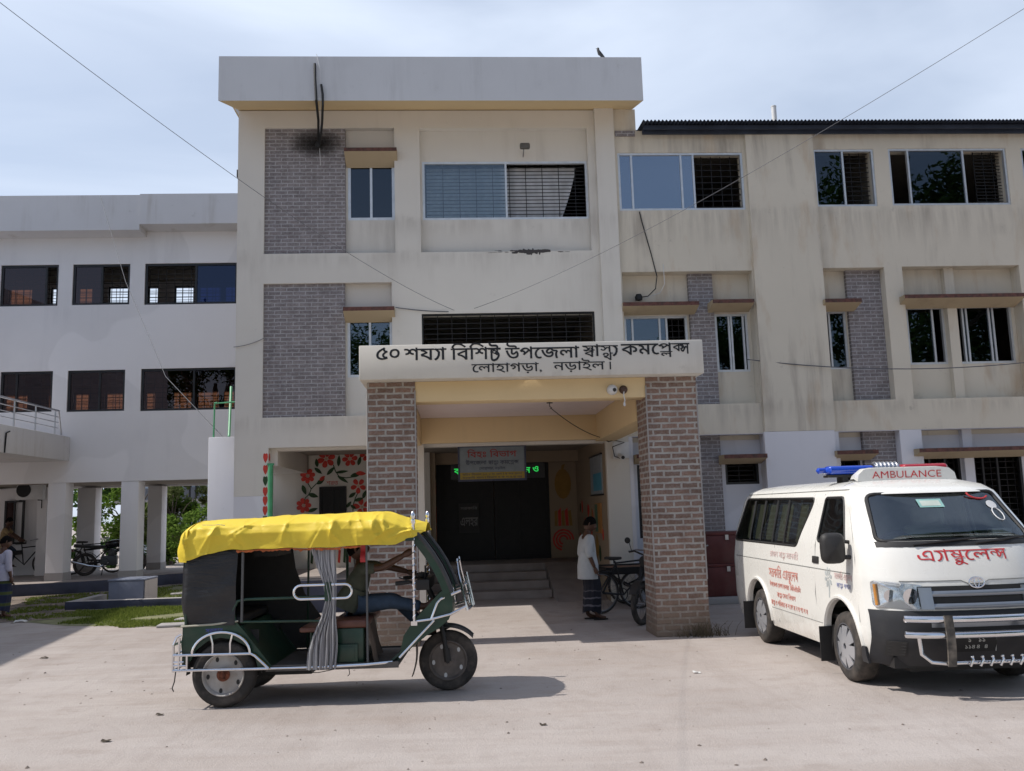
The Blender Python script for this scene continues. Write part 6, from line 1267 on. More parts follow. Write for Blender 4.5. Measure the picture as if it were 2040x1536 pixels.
for s in (-1, 1):
    hl = rounded([(.50, .77), (.46, .985), (.56, 1.0), (.80, 1.02), (.80, .79)], .025)
    q = MB(); fan(q, [(s * a, b) for a, b in hl], lambda x, z: on_front(x, z, .004), 4); h_ = lput('headlight', q, M['lamp'])
    q = MB(); fan(q, [(s * a, b) for a, b in hl], lambda x, z: on_front(x, z, .036), 6); rim(q, [(s * a, b) for a, b in hl], lambda x, z, d: on_front(x, z, d), .006, .03); lput('headlight_glass', q, LG, h_)
    for xx, r in ((.56, .07), (.70, .055)):
        q = MB(); p = on_front(s * xx, .89, .020); q.lathe([(r, .010), (r * .8, .0), (r * .45, -.001), (r * .3, .008), (0, .012)], 18, M=Matrix.Translation(p) @ Matrix.Rotation(radians(90), 4, 'X')); lput('reflector_bowl', q, M['chrome'], h_)
    q = MB(); p = on_front(s * .775, .89, .008); q.tube([on_front(s * .775, .80, .010), on_front(s * .775, .99, .010)], .02, 8); lput('indicator', q, plain('amber', (.5, .22, .05, 1), .3), h_)
    q = MB(); q.grid(lambda u, v: on_front(s * (.62 + .13 * u), .36 + .13 * v, .042), 6, 5, thick=.01)
    for k in range(5): q.tube([on_front(s * .63, .37 + .026 * k, .054), on_front(s * .74, .37 + .026 * k, .054)], .006, 5)
    lput('fog_lamp_recess', q, M['black'], bp_)
q = MB(); c = on_front(0, 1.0, .018)
def oval(rx, rz, cz=0, r=.0055): q.tube([(rx * cos(a), front_y(0, 1.0 + cz + rz * sin(a)) - .022, 1.0 + cz + rz * sin(a)) for a in [i * pi / 14 for i in range(28)]], r, 6, closed=True)
oval(.066, .045, r=.007); oval(.044, .017, .018); oval(.02, .041); lput('badge', q, M['chrome'])
q = MB(); q.grid(lambda u, v: on_front(-.26 + .35 * u, .40 + .16 * v, .06), 4, 2, thick=.006); pl_ = lput('number_plate', q, M['iron'])
q = MB()
for a, b in (((-.26, .40), (-.26, .56)), ((-.26, .56), (.09, .56)), ((.09, .56), (.09, .40))): q.tube([on_front(*a, .063), on_front(*b, .063)], .003, 4)
text_mb(q, '১৮-৭৭১১', lambda x, y, d: on_front(-.085 + x, .49 + y, .0605 + d), .055, .5, .5, .002); text_mb(q, '১১৪৮৪-৭৮৪', lambda x, y, d: on_front(-.085 + x, .43 + y, .0605 + d), .05, .5, .3, .002)
lput('plate_lettering', q, plain('plate_white', (.55, .55, .52, 1), .5), pl_)
# bull bar
bb_ = MB(); fy = lambda x: front_y(x, .6) - .14
for z in (.70, .565):
    bb_.tube([(x, fy(x), z) for x in [-.66 + .066 * i for i in range(21)]], .032, 12)
bb_.tube([(-.58, fy(-.58), .56), (-.57, fy(-.57), .40), (-.50, fy(-.5), .335), (-.40, fy(-.4), .325), (.40, fy(.4), .325), (.50, fy(.5), .335), (.57, fy(.57), .40), (.58, fy(.58), .56)], .018, 10)
for s in (-1, 1):
    for z in (.70, .565): bb_.lathe([(.033, 0), (.028, .012), (.0, .018)], 12, M=Matrix.Translation((s * .66, fy(.66), z)) @ Matrix.Rotation(radians(s * 90), 4, 'Y'))
bull = lput('bull_bar', bb_, M['chrome'])
for s in (-1, 1):
    q = MB(); q.grid(lambda u, v: (s * .36 - .035 + .07 * u, fy(.36) - .036 - .02 * sin(pi * v), .30 + .44 * v), 3, 10, thick=.02); lput('bar_bracket', q, plain('worn_black_strap', (.05, .045, .04, 1), .6, 0, .3, 6, .3, dust=((.35, .30, .24, 1), .9)), bull)
q = MB()
for k in range(7):
    x = -.2 + .085 * k; q.tube([(x - .012, fy(x) - .02, .30), (x + .012, fy(x) - .03, .36), (x + .01, fy(x) - .02, .375)], .011, 8); q.lathe([(0, -.014), (.012, -.008), (.014, 0), (.012, .008), (0, .014)], 8, M=Matrix.Translation((x + .01, fy(x) - .02, .38)))
lput('bar_clamp', q, M['chrome'], bull)
q = MB(); q.grid(lambda u, v: on_front(-.44 + .88 * u, .62 + .05 * v, .05), 20, 2, thick=.01); lput('bumper_trim', q, M['silver'], bp_)
# wheels
M['rimsilver'] = plain('silver_hubcap', (.50, .51, .54, 1), .35, .6, .06)
def wheel(name, c, R, w, side, par, hubmat, spokes=6, tyremat=None, holes=0):
    """tyre + disc; axis along local x, outer side at side*x"""
    q = MB(); T = Matrix.Translation(c) @ Matrix.Rotation(radians(90), 4, 'Y'); s = side
    q.lathe([(R * .66, -w / 2), (R * .86, -w / 2 * 1.04), (R * .965, -w / 2 * .86), (R, -w / 2 * .55), (R, w / 2 * .55), (R * .965, w / 2 * .86), (R * .86, w / 2 * 1.04), (R * .66, w / 2)], 40, M=T, closed=True)
    o = lput(name, q, tyremat or M['tyre'], par, sharp=60)
    q = MB(); q.lathe([(R * .68, s * w * .50), (R * .645, s * w * .52), (R * .62, s * w * .40), (R * .40, s * w * .36), (R * .2, s * w * .46), (0, s * w * .47)], 40, M=T, open0=True)
    lput('rim', q, hubmat, o)
    return o, T
M['rimshade'] = plain('hubcap_recess', (.10, .10, .11, 1), .5, .4)
for y in (0, 2.6):
    for s in (-1, 1):
        o, T = wheel('wheel', (s * .725, y, .335), .335, .2, s, V_, M['rimshade'])
        q = MB()
        for k in range(7):
            a = 2 * pi * k / 7
            q.grid(lambda u, v: Matrix.Translation((s * .725, y, .335)) @ Matrix.Rotation(a, 4, 'X') @ Vector((s * (.2 * (.47 - .07 * v * v) + .004), (u - .5) * (.06 + .075 * v), .03 + .165 * v)), 3, 5, thick=.012)
        lput('hubcap', q, M['rimsilver'], o)
        q = MB(); q.tube([(s * .79, y + .36, .5), (s * .80, y + .40, .3), (s * .80, y + .42, .14)], .006, 4); q.box(s * .80 - .12, s * .80 + .02, y + .40, y + .412, .13, .48); lput('mud_flap', q, M['black'])
q = MB(); q.box(-.70, .70, -.75, 3.55, .24, .34); q.box(-.5, .5, -.6, 3.4, .18, .24)
for y in (0, 2.6): q.cyl((-.7, y, .335), (.7, y, .335), .05)
q.box(-.55, .55, -.45, .45, .34, .62); q.box(-.55, .55, 2.15, 3.05, .34, .62)
lput('underbody', q, M['black'])
# cabin: dashboard, steering wheel, seats, bulkhead, stretcher bay
q = MB(); q.grid(lambda u, v: (-.74 + 1.48 * u, front_y(-.74 + 1.48 * u, 1.3) + .10 + .42 * v, 1.24 + .06 * sin(pi * v) - .1 * v), 24, 6, thick=.12); db = lput('dashboard', q, plain('grey_dash', (.26, .26, .25, 1), .7))
q = MB(); q.tube([(-.36 + .19 * cos(a), -.16 - .10 * sin(a), 1.28 + .16 * sin(a)) for a in [i * pi / 12 for i in range(24)]], .016, 8, closed=True); q.tube([(-.36, -.16, 1.28), (-.36, -.35, 1.15)], .03, 8); q.tube([(-.55, -.16, 1.28), (-.17, -.16, 1.28)], .018, 6); lput('steering_wheel', q, M['black'])
for x in (-.40, .36):
    q = MB(); q.box(x - .25, x + .25, .12, .62, .80, .98); q.box(x - .25, x + .25, .56, .70, .96, 1.48); q.box(x - .14, x + .14, .60, .70, 1.50, 1.68); lput('seat', q, plain('olive_seat', (.34, .35, .28, 1), .85), bevel=.05, seg=3)
q = MB(); q.prism([(-.74, .6), (.74, .6), (.74, 1.3), (.62, 1.82), (-.62, 1.82), (-.74, 1.3)], .98, 1.0, 'y'); lput('bulkhead', q, plain('grey_bulkhead', (.45, .45, .38, 1), .8))
q = MB(); q.box(-.74, .74, -.4, 3.5, .55, .60); lput('cabin_floor', q, M['dark'])
q = MB(); q.box(.18, .46, -.55, -.44, 1.33, 1.40); q.box(.42, .60, -.50, -.42, 1.37, 1.46); lput('dash_clutter', q, plain('dash_papers', (.45, .45, .42, 1), .7), db)
q = MB(); q.box(-.1, .1, -.22, -.19, 1.68, 1.74); lput('inside_mirror', q, M['black'])
# roof sign and lights
SGY, SGZ = .20, 1.958
q = MB(); rs = [(-.50, 0), (-.485, .09), (-.43, .155), (-.34, .17), (.34, .17), (.43, .155), (.485, .09), (.50, 0)]
q.grid(lambda u, v: (lambda p: (p[0] * (1 - .10 * v), SGY + .30 * v, SGZ + .03 * min(1, v * 2) + p[1] * .78 * (1 - .55 * v ** 2)))((lambda t_: tuple(Vector(rs[min(int(t_), 6)]).lerp(Vector(rs[min(int(t_), 6) + 1]), t_ - min(int(t_), 6))))(u * 7)), 28, 8)
q.add([(x, SGY, SGZ + z * .78) for x, z in rs] + [], [tuple(range(8))]); RSn = lput('roof_sign', q, M['van'])
q = MB(); text_mb(q, 'AMBULANCE', lambda x, y, d: (x - .0, SGY - .001 - d, SGZ + .028 + y), .105, .5, 1.0, .003, width=.70); lput('sign_lettering', q, M['red_paint'], RSn)
q = MB()
for x in (-.45, .45): q.box(x - .03, x + .03, .62, .78, 1.95, 2.02)
q.box(-.62, .62, .62, .78, 2.02, 2.045); LBs = lput('light_bar', q, M['black'])
def lens(x0, x1, col, nm):
    q = MB(); n = 10
    def pr(u, v):
        e = min(1, min(u, 1 - u) * 12) if True else 1; a = 2 * pi * v; sx = abs(cos(a)) ** .6 * (1 if cos(a) > 0 else -1); sz = abs(sin(a)) ** .6 * (1 if sin(a) > 0 else -1)
        return (x0 + (x1 - x0) * u, .70 + .10 * sx * (e ** .4), 2.095 + .05 * sz * (e ** .4))
    q.grid(pr, 24, 20); return lput(nm, q, col, LBs)
t = NT('blue_lens'); t.bsdf((.01, .06, .45, 1), .12, 0, t.noise(t.map(t.coord(), (60, 1, 1)), 1, 1), .2, .01, .5); BLm = t.m
t = NT('red_lens'); t.bsdf((.35, .015, .03, 1), .12, 0, t.noise(t.map(t.coord(), (60, 1, 1)), 1, 1), .2, .01, .5); RLm = t.m
lens(-.64, -.12, BLm, 'blue_lens'); lens(.14, .66, RLm, 'red_lens')
q = MB(); q.tube([(x, .70, 2.10) for x in (-.12, -.08, .1, .14)], [.06, .075, .075, .06], 14)
for k in range(6): q.tube([(-.1 + .042 * k, .70 + .078 * cos(a), 2.10 + .078 * sin(a)) for a in [i * pi / 8 for i in range(16)]], .006, 5, closed=True)
lput('speaker_dome', q, M['steel'], LBs)
q = MB(); q.tube([(-.63, .70, 2.1), (-.70, .70, 2.095), (-.72, .70, 2.10)], [.03, .035, .01], 10); lput('end_cap', q, BLm, LBs)
# lettering and emblem on the body (right flank of the van, towards the yard)
def sidefn(yc, zc): return lambda x, y, d: on_side(yc - x, zc + y, d + .001)
M['fadedred'] = plain('faded_red_vinyl', (.55, .22, .18, 1), .5); M['paleink'] = plain('ghost_red_vinyl', (.58, .44, .42, 1), .5); M['blueink'] = plain('faded_blue_vinyl', (.28, .30, .45, 1), .5)
q = MB(); text_mb(q, 'সরকাির এYা<A6>ুেল<A7>', sidefn(1.62, .87), .16, .5, .2, .002, width=.98); lput('side_heading', q, M['fadedred'])
q = MB(); text_mb(q, 'উপেজলা েহলথ েকয়ার (িসিবএইচিস)'.replace('\u09af\u09bc', 'য'), sidefn(1.58, .755), .08, .5, .1, .002, width=1.05); text_mb(q, '<A2>া<A3>Y েসবা িবভাগ', sidefn(1.56, .645), .08, .5, .1, .002, width=.62); text_mb(q, '<A2>া<A3>Y ও পিরবার ক ল Yাণ ম ন ত ণা ল য', sidefn(1.50, .54), .08, .5, .1, .002, width=1.2); lput('side_lettering', q, M['fadedred'])
q = MB(); text_mb(q, 'রাজব সা<A3>Y সরকাির', sidefn(1.58, 1.115), .10, .5, .2, .002, width=.95); lput('ghost_lettering', q, M['paleink'])
q = MB(); text_mb(q, 'সরকাির এ<A6>ুেল<A7>', sidefn(-.12, .99), .09, .5, .4, .002, width=.42); lput('door_lettering', q, M['paleink'])
q = MB(); text_mb(q, '<A2>া<A3>Y অ'.replace('অ', 'ধ') + 'দ'.replace('দ', 'থ') + 'র', sidefn(-.12, .91), .065, .5, .3, .002, width=.34); lput('door_small_lettering', q, M['blueink'])
q = MB()
for k in range(8):
    a = 2 * pi * k / 8 + .2; q.loops([rounded([(.02 * cos(a), .02 * sin(a)), (.075 * cos(a - .3), .085 * sin(a - .3)), (.10 * cos(a), .12 * sin(a)), (.075 * cos(a + .3), .085 * sin(a + .3))], .008, 2)], lambda x, y, d: on_side(.25 - x, .985 + y, d + .001), .002)
q.loops([[(.012 * cos(i), .012 * sin(i)) for i in [k * pi / 5 for k in range(10)]]], lambda x, y, d: on_side(.25 - x, .985 + y, d + .001), .002)
q.loops([stroke([(0, -.04), (.005, -.14), (-.01, -.2)], .012)], lambda x, y, d: on_side(.25 - x, .985 + y, d + .001), .002); lput('door_emblem', q, plain('grey_emblem', (.42, .45, .45, 1), .5))
q = MB(); text_mb(q, 'এYা<A6>ুেল<A7>', lambda x, y, d: on_front(-.05 + x, 1.195 + y, d + .0015), .15, .5, .1, .002, width=.80); lput('bonnet_lettering', q, M['red_paint'])
V_.scale = (1.06, 1, 1)
# ------------------------------------------------------------------ people: one skinned surface per body, clothes as children
def skin_mesh(name, verts, edges, radii, mat, sub=2, flat=None):
    me = bpy.data.meshes.new(name); me.from_pydata(verts, edges, []); o = bpy.data.objects.new(name, me); COL.objects.link(o)
    sk = o.modifiers.new('s', 'SKIN'); sk.use_smooth_shade = True
    if not me.skin_vertices: me.attributes
    for v, r in zip(me.skin_vertices[0].data, radii): v.radius = r if isinstance(r, tuple) else (r, r)
    me.skin_vertices[0].data[0].use_root = True
    sb = o.modifiers.new('d', 'SUBSURF'); sb.levels = sub; sb.render_levels = sub
    dg = bpy.context.evaluated_depsgraph_get(); dg.update(); r = bpy.data.meshes.new_from_object(o.evaluated_get(dg)); r.name = name
    bpy.data.objects.remove(o); bpy.data.meshes.remove(me); r.materials.clear(); r.materials.append(mat)
    for f in r.polygons: f.use_smooth = True; f.material_index = 0
    return r
def person(loc, rz, J, label, group, shirt, lower, lower_kind='lungi', sleeve=.6, hair_top=True, shirt_len=.12):
    """J: joint positions in the person's frame (x to the front, y to the left, z up)"""
    T = thing('person', loc, label, 'person', group, rz)
    V3 = lambda k: Vector(J[k])
    pel, chest, neck, head = V3('pelvis'), V3('chest'), V3('neck'), V3('head')
    verts = [pel, pel.lerp(chest, .5), chest, neck, neck.lerp(head, .55)]; edges = [(0, 1), (1, 2), (2, 3), (3, 4)]; R = [(.13, .11), (.125, .10), (.14, .105), .05, .05]
    def chain(start, pts, rs):
        p = start
        for a, r in zip(pts, rs): verts.append(a); R.append(r); edges.append((p, len(verts) - 1)); p = len(verts) - 1
        return p
    hands = []
    for s in ('L', 'R'):
        sh, el, wr = V3('sh' + s), V3('el' + s), V3('wr' + s); chain(2, [chest.lerp(sh, .75), sh, sh.lerp(el, .5), el, el.lerp(wr, .5), wr], [.065, .052, .046, .038, .036, .027])
        hp, kn, an = V3('hip' + s), V3('kn' + s), V3('an' + s); fw = V3('toe' + s); chain(0, [hp, hp.lerp(kn, .5), kn, kn.lerp(an, .45), an, an.lerp(fw, .45) - Vector((0, 0, .02)), fw], [.085, .078, .056, .054, .036, .035, .025])
        hands.append((el, wr))
    body = skin_mesh('body', verts, edges, R, M['skin'])
    # head: shaped ellipsoid with brow, nose, mouth and ears; hands with five fingers - merged into the body mesh
    q = MB(); f = (head - neck); ax = f.normalized(); fr = Vector(J.get('face', (1, 0, -.05))).normalized(); lf = ax.cross(fr).normalized(); fr = lf.cross(ax).normalized()
    HM = Matrix(((fr.x, lf.x, ax.x, head.x), (fr.y, lf.y, ax.y, head.y), (fr.z, lf.z, ax.z, head.z), (0, 0, 0, 1)))
    def hd(u, v):
        a = 2 * pi * u; b = pi * (v - .5); x = cos(a) * cos(b); y = sin(a) * cos(b); z = sin(b); r = 1
        px, py, pz = x * .098, y * .076, z * .118
        if z < 0: py *= 1 - .22 * z * z * 1.4; px = px * (1 - .12 * z * z) + (.012 if x > 0 else .0) * (-z)
        if x > .5:
            px += .022 * math.exp(-((y / .16) ** 2) - ((z + .12) / .22) ** 2) * (1 if z > -.45 else .3)          # nose
            px += .006 * math.exp(-((z - .22) / .1) ** 2) - .008 * (math.exp(-(((abs(y) - .34) / .15) ** 2) - ((z - .06) / .1) ** 2))   # brow, eye sockets
            px += .007 * math.exp(-((y / .25) ** 2) - ((z + .46) / .07) ** 2) - .005 * math.exp(-((y / .3) ** 2) - ((z + .52) / .025) ** 2)   # lips
            px += .006 * math.exp(-((y / .3) ** 2) - ((z + .82) / .15) ** 2)                                         # chin
        return (px, py, pz)
    q.grid(hd, 40, 28, M=HM)
    for s in (-1, 1): q.grid(lambda u, v: (-.005 + .012 * cos(2 * pi * u) * sin(pi * v) - .01, s * (.076 + .016 * sin(pi * v) ** .5 * (.5 + .5 * sin(2 * pi * u))), .0 + .032 * cos(pi * v)), 10, 8, M=HM)
    for el, wr in hands:
        d = (wr - el).normalized(); w_ = d.cross(Vector((0, 0, 1)) if abs(d.z) < .8 else fr).normalized(); n_ = w_.cross(d)
        q.tube([wr - d * .01, wr + d * .03, wr + d * .075, wr + d * .088], [.024, .034, .036, .028], 10)
        for k, (o, l) in enumerate(((-.027, .066), (-.009, .078), (.009, .074), (.026, .058))):
            a = wr + d * .08 + w_ * o; q.tube([a, a + d * l * .5 + n_ * .006, a + d * l * .85 + n_ * .026, a + d * l * .95 + n_ * .036], [.0095, .009, .008, .005], 7)
        a = wr + d * .03 - w_ * .03; q.tube([a, a + d * .03 - w_ * .022 + n_ * .01, a + d * .058 - w_ * .028 + n_ * .02], [.012, .010, .007], 7)
    hm = q.mesh('h', M['skin']); bm = bmesh.new(); bm.from_mesh(body); bm.from_mesh(hm); bm.to_mesh(body); bm.free(); bpy.data.meshes.remove(hm)
    for p_ in body.polygons: p_.use_smooth = True
    B_ = put('body', body, T, local=True)
    q = MB()                                                     # cap of hair
    def hr(u, v):
        a = 2 * pi * u; b = pi / 2 * v; x = cos(a) * cos(b); y = sin(a) * cos(b); z = sin(b); low = -.35 * max(0, -cos(a)) - .15 * abs(sin(a)) + .42 * max(0, cos(a)) ** .7
        z2 = low + (1 - low) * z; c = sqrt(max(0, 1 - min(1, max(-1, z2)) ** 2)); n_ = 1.07 + .05 * noise.noise(Vector((x * 6, y * 6, z * 6)))
        return (cos(a) * c * .098 * n_ - .004, sin(a) * c * .079 * n_, z2 * .120 * n_)
    q.grid(hr, 36, 12, M=HM); put('hair', q.mesh('hair', M['hair']), T, local=True)
    q = MB()
    for s in (-1, 1): q.lathe([(0, 0), (.009, .002), (.006, .005), (0, .006)], 8, M=HM @ Matrix.Translation((.082, s * .030, .010)) @ Matrix.Rotation(radians(90), 4, 'Y'))
    put('eyes', q.mesh('eyes', plain('eye_dark', (.02, .016, .014, 1), .2)), T, local=True)
    # shirt: fatter skin over torso and upper arms
    verts = [pel.lerp(chest, .12), pel.lerp(chest, .5), chest, chest.lerp(neck, .72)]; edges = [(0, 1), (1, 2), (2, 3)]; R = [(.15, .125), (.155, .125), (.165, .125), .066]
    def chain2(start, pts, rs):
        p = start
        for a, r in zip(pts, rs): verts.append(a); R.append(r); edges.append((p, len(verts) - 1)); p = len(verts) - 1
    for s in ('L', 'R'):
        sh, el, wr = V3('sh' + s), V3('el' + s), V3('wr' + s); cuff = el.lerp(wr, max(0, sleeve - 1) if sleeve > 1 else 0) if sleeve > 1 else sh.lerp(el, sleeve)
        mid = [el] if sleeve > 1 else [sh.lerp(el, sleeve * .5)]
        chain2(2, [chest.lerp(sh, .75), sh] + mid + [cuff], [.085, .072, .062, .058])
    sm = skin_mesh('shirt', verts, edges, R, shirt)
    for v in sm.vertices: v.co += v.normal * .010 * noise.noise(v.co * 9)
    q = MB(); dn = (pel - chest).normalized(); sd = (V3('shL') - V3('shR')).normalized(); ff = sd.cross(dn).normalized() * -1
    def hem(u, v):
        a = 2 * pi * u; c_ = pel.lerp(chest, .55) + dn * v * (shirt_len + .55 * (pel - chest).length); k = 1 + .03 * v * sin(a * 5 + 1) + .03 * v
        return c_ + (ff * cos(a) * (.125 + .034 * min(1, v * 2)) + sd * sin(a) * (.165 + .03 * min(1, v * 2))) * k
    q.grid(hem, 40, 10, thick=.004); hm2 = q.mesh('h', shirt); bm = bmesh.new(); bm.from_mesh(sm); bm.from_mesh(hm2); bm.to_mesh(sm); bm.free(); bpy.data.meshes.remove(hm2)
    put('shirt', sm, T, local=True)
    if lower_kind == 'lungi':
        q = MB(); zt = pel.z + .06; aL, aR = V3('anL'), V3('anR'); zb = min(aL.z, aR.z) + .04; kc = (V3('knL') + V3('knR')) / 2; ac = (aL + aR) / 2
        def lun(u, v):
            z = zt + (zb - zt) * v; c = pel.lerp(kc, min(1, v * 2)) if v < .5 else kc.lerp(ac, (v - .5) * 2); spread = (aL - aR).length / 2
            rx = .125 + .02 * v; ry = .155 + .025 * sin(pi * v) - .02 * v + spread * .2 * v; a = 2 * pi * u
            k = 1 + .05 * v * sin(a * 7 + 2 * v) + .03 * sin(a * 13)
            return (c.x + rx * cos(a) * k, c.y + ry * sin(a) * k, z - .03 * v * cos(a * 2 + 1))
        q.grid(lun, 60, 26, thick=.004); put('lungi', q.mesh('lungi', lower), T, local=True)
    else:
        verts = [pel + Vector((0, 0, .05)), pel - Vector((0, 0, .02))]; edges = [(0, 1)]; R = [(.145, .12), (.145, .125)]
        for s in ('L', 'R'):
            hp, kn, an = V3('hip' + s), V3('kn' + s), V3('an' + s); chain2(1, [hp, hp.lerp(kn, .5), kn, kn.lerp(an, .5), kn.lerp(an, .93)], [.10, .092, .075, .066, .06])
        put('trousers', skin_mesh('trousers', verts, edges, R, lower), T, local=True)
    q = MB()
    for s in ('L', 'R'):
        an, fw = V3('an' + s), V3('toe' + s); d = (fw - an); d.z = 0; d.normalize(); w_ = Vector((-d.y, d.x, 0)); z = min(an.z - .07, fw.z - .025)
        q.loops([[(-.05, -.032), (.03, -.036), (.12, -.045), (.175, -.026), (.175, .026), (.12, .045), (.03, .036), (-.05, .032)]], lambda a, b, dd: tuple(Vector((an.x, an.y, z)) + d * a + w_ * b + Vector((0, 0, dd))), .016)
    put('sandals', q.mesh('sandals', plain('dark_sandal', (.03, .022, .018, 1), .7)), T, local=True)
    return T
def std(h=1.64, **kw):
    k = h / 1.70
    J = dict(pelvis=(0, 0, .93), chest=(.0, 0, 1.27), neck=(.01, 0, 1.44), head=(.035, 0, 1.58), shL=(0, .19, 1.37), elL=(-.03, .235, 1.10), wrL=(.04, .22, .87), shR=(0, -.19, 1.37), elR=(-.03, -.235, 1.10), wrR=(.04, -.22, .87),
             hipL=(0, .09, .88), knL=(.03, .10, .49), anL=(-.01, .11, .09), toeL=(.15, .13, .035), hipR=(0, -.09, .88), knR=(.03, -.10, .49), anR=(-.01, -.11, .09), toeR=(.15, -.13, .035))
    J.update(kw); return {a: (tuple(c * k for c in b) if a != 'face' else b) for a, b in J.items()}
t = NT('banded_lungi'); p = t.coord(); sx = t.n('ShaderNodeSeparateXYZ'); t.l(p, sx.inputs[0])
zz = t.math('ADD', sx.outputs[2], t.math('MULTIPLY', t.noise(p, 5, 2), .09)); sn_ = t.math('SINE', t.math('MULTIPLY', zz, 52.0)); lowm = t.ramp(zz, [(.20, g3(1)), (.50, g3(1)), (.52, g3(0))])
c = t.mix(t.math('MULTIPLY', t.ramp(sn_, [(.72, g3(0)), (.85, g3(1))]), lowm), (.014, .015, .024, 1), (.13, .125, .145, 1)); t.bsdf(c, .9); lungi1 = t.m
M['shirt1'] = plain('pale_grey_shirt', (.46, .48, .49, 1), .9, 0, .08, 8, .4); M['shirt2'] = plain('lilac_shirt', (.45, .43, .52, 1), .9, 0, .08, 8, .4); M['shirt3'] = plain('khaki_shirt', (.28, .20, .10, 1), .9, 0, .12, 8, .4); M['shirt4'] = plain('olive_shirt', (.075, .08, .055, 1), .9, 0, .25, 8, .4); M['jeans'] = plain('blue_jeans', (.038, .062, .10, 1), .9, 0, .3, 9, .4)
person((2.06, 14.47, 0), radians(8), std(1.62, face=(.95, -.25, -.35), head=(.06, -.01, 1.575), elL=(-.06, .235, 1.10), wrL=(.02, .24, .86), elR=(-.05, -.24, 1.10), wrR=(.05, -.235, .86), toeL=(.15, .10, .035), anR=(.10, -.07, .09), toeR=(.26, -.08, .035), knR=(.10, -.09, .49)),
       'man in pale grey shirt and dark banded lungi standing under the porch', 'people', M['shirt1'], lungi1, sleeve=1.3, shirt_len=.24)
t = NT('checked_lungi'); p = t.coord(); sx = t.n('ShaderNodeSeparateXYZ'); t.l(p, sx.inputs[0]); s1 = t.math('SINE', t.math('MULTIPLY', sx.outputs[2], 30.0)); c = t.ramp(s1, [(.2, (.02, .025, .06, 1)), (.55, (.035, .05, .09, 1)), (.8, (.08, .10, .03, 1))]); t.bsdf(c, .9); lungi2 = t.m
person((-8.78, 18.1, 0), radians(60), std(1.55, face=(.9, -.3, -.25), head=(.05, 0, 1.57), wrR=(.02, -.26, .84)), 'man in lilac shirt and checked lungi walking away at the left edge', 'people', M['shirt2'], lungi2, sleeve=1.55, shirt_len=.14)
person((-12.95, 26.6, .25), radians(12), std(1.62, pelvis=(0, 0, 1.02), chest=(.10, 0, 1.35), neck=(.13, 0, 1.52), head=(.17, 0, 1.67), shL=(.09, .19, 1.45), shR=(.09, -.19, 1.45), elL=(.28, .22, 1.28), wrL=(.48, .2, 1.14), elR=(.28, -.22, 1.28), wrR=(.48, -.2, 1.14),
       hipL=(.02, .09, .99), knL=(.32, .11, .80), anL=(.2, .11, .42), toeL=(.34, .12, .36), hipR=(.02, -.09, .99), knR=(.30, -.11, .68), anR=(.12, -.11, .27), toeR=(.27, -.12, .22)), 'man in khaki shirt sitting on the cycle van at the left edge', 'people', M['shirt3'], M['jeans'], 'trousers', sleeve=.8)
th_ = radians(-3); wx = lambda x, y: (-2.224 + x * cos(th_) - y * sin(th_), 9.439 + x * sin(th_) + y * cos(th_), 0)
person(wx(0, 0), th_, dict(pelvis=(1.12, .0, .87), chest=(1.24, -.02, 1.16), neck=(1.23, -.02, 1.30), head=(1.20, -.02, 1.42), face=(1, 0, .1), shL=(1.24, .17, 1.24), elL=(1.48, .22, 1.22), wrL=(1.68, .26, 1.16), shR=(1.27, -.20, 1.24), elR=(1.47, -.25, 1.24), wrR=(1.70, -.30, 1.36),
       hipL=(1.14, .10, .86), knL=(1.56, .12, .90), anL=(1.86, .12, .60), toeL=(1.98, .12, .56), hipR=(1.14, -.10, .86), knR=(1.54, -.14, .90), anR=(1.88, -.15, .84), toeR=(1.98, -.15, .92)), 'driver in olive shirt and blue jeans lounging in the rickshaw, feet on the dash', 'people', M['shirt4'], M['jeans'], 'trousers', sleeve=.75, shirt_len=.05)

# ------------------------------------------------------------------ cycles
M['spoke'] = plain('spoke_steel', (.25, .25, .26, 1), .4, .8, .1)
def cyc_wheel(q, q2, c, R, ang, r=.020):
    T = Matrix.Translation(c) @ Matrix.Rotation(ang, 4, 'Z') @ Matrix.Rotation(radians(90), 4, 'X')
    q.tube([T @ Vector((R * cos(a), R * sin(a), 0)) for a in [2 * pi * i / 36 for i in range(36)]], r, 8, closed=True)
    q2.tube([T @ Vector(((R - .025) * cos(a), (R - .025) * sin(a), 0)) for a in [2 * pi * i / 30 for i in range(30)]], .010, 6, closed=True)
    for k in range(18): a = 2 * pi * k / 18; b = a + (.5 if k % 2 else -.5); q2.tube([T @ Vector((.02 * cos(b), .02 * sin(b), .02 * (-1) ** k)), T @ Vector(((R - .025) * cos(a), (R - .025) * sin(a), 0))], .002, 4)
    q2.tube([T @ Vector((0, 0, -.05)), T @ Vector((0, 0, .05))], .022, 8)
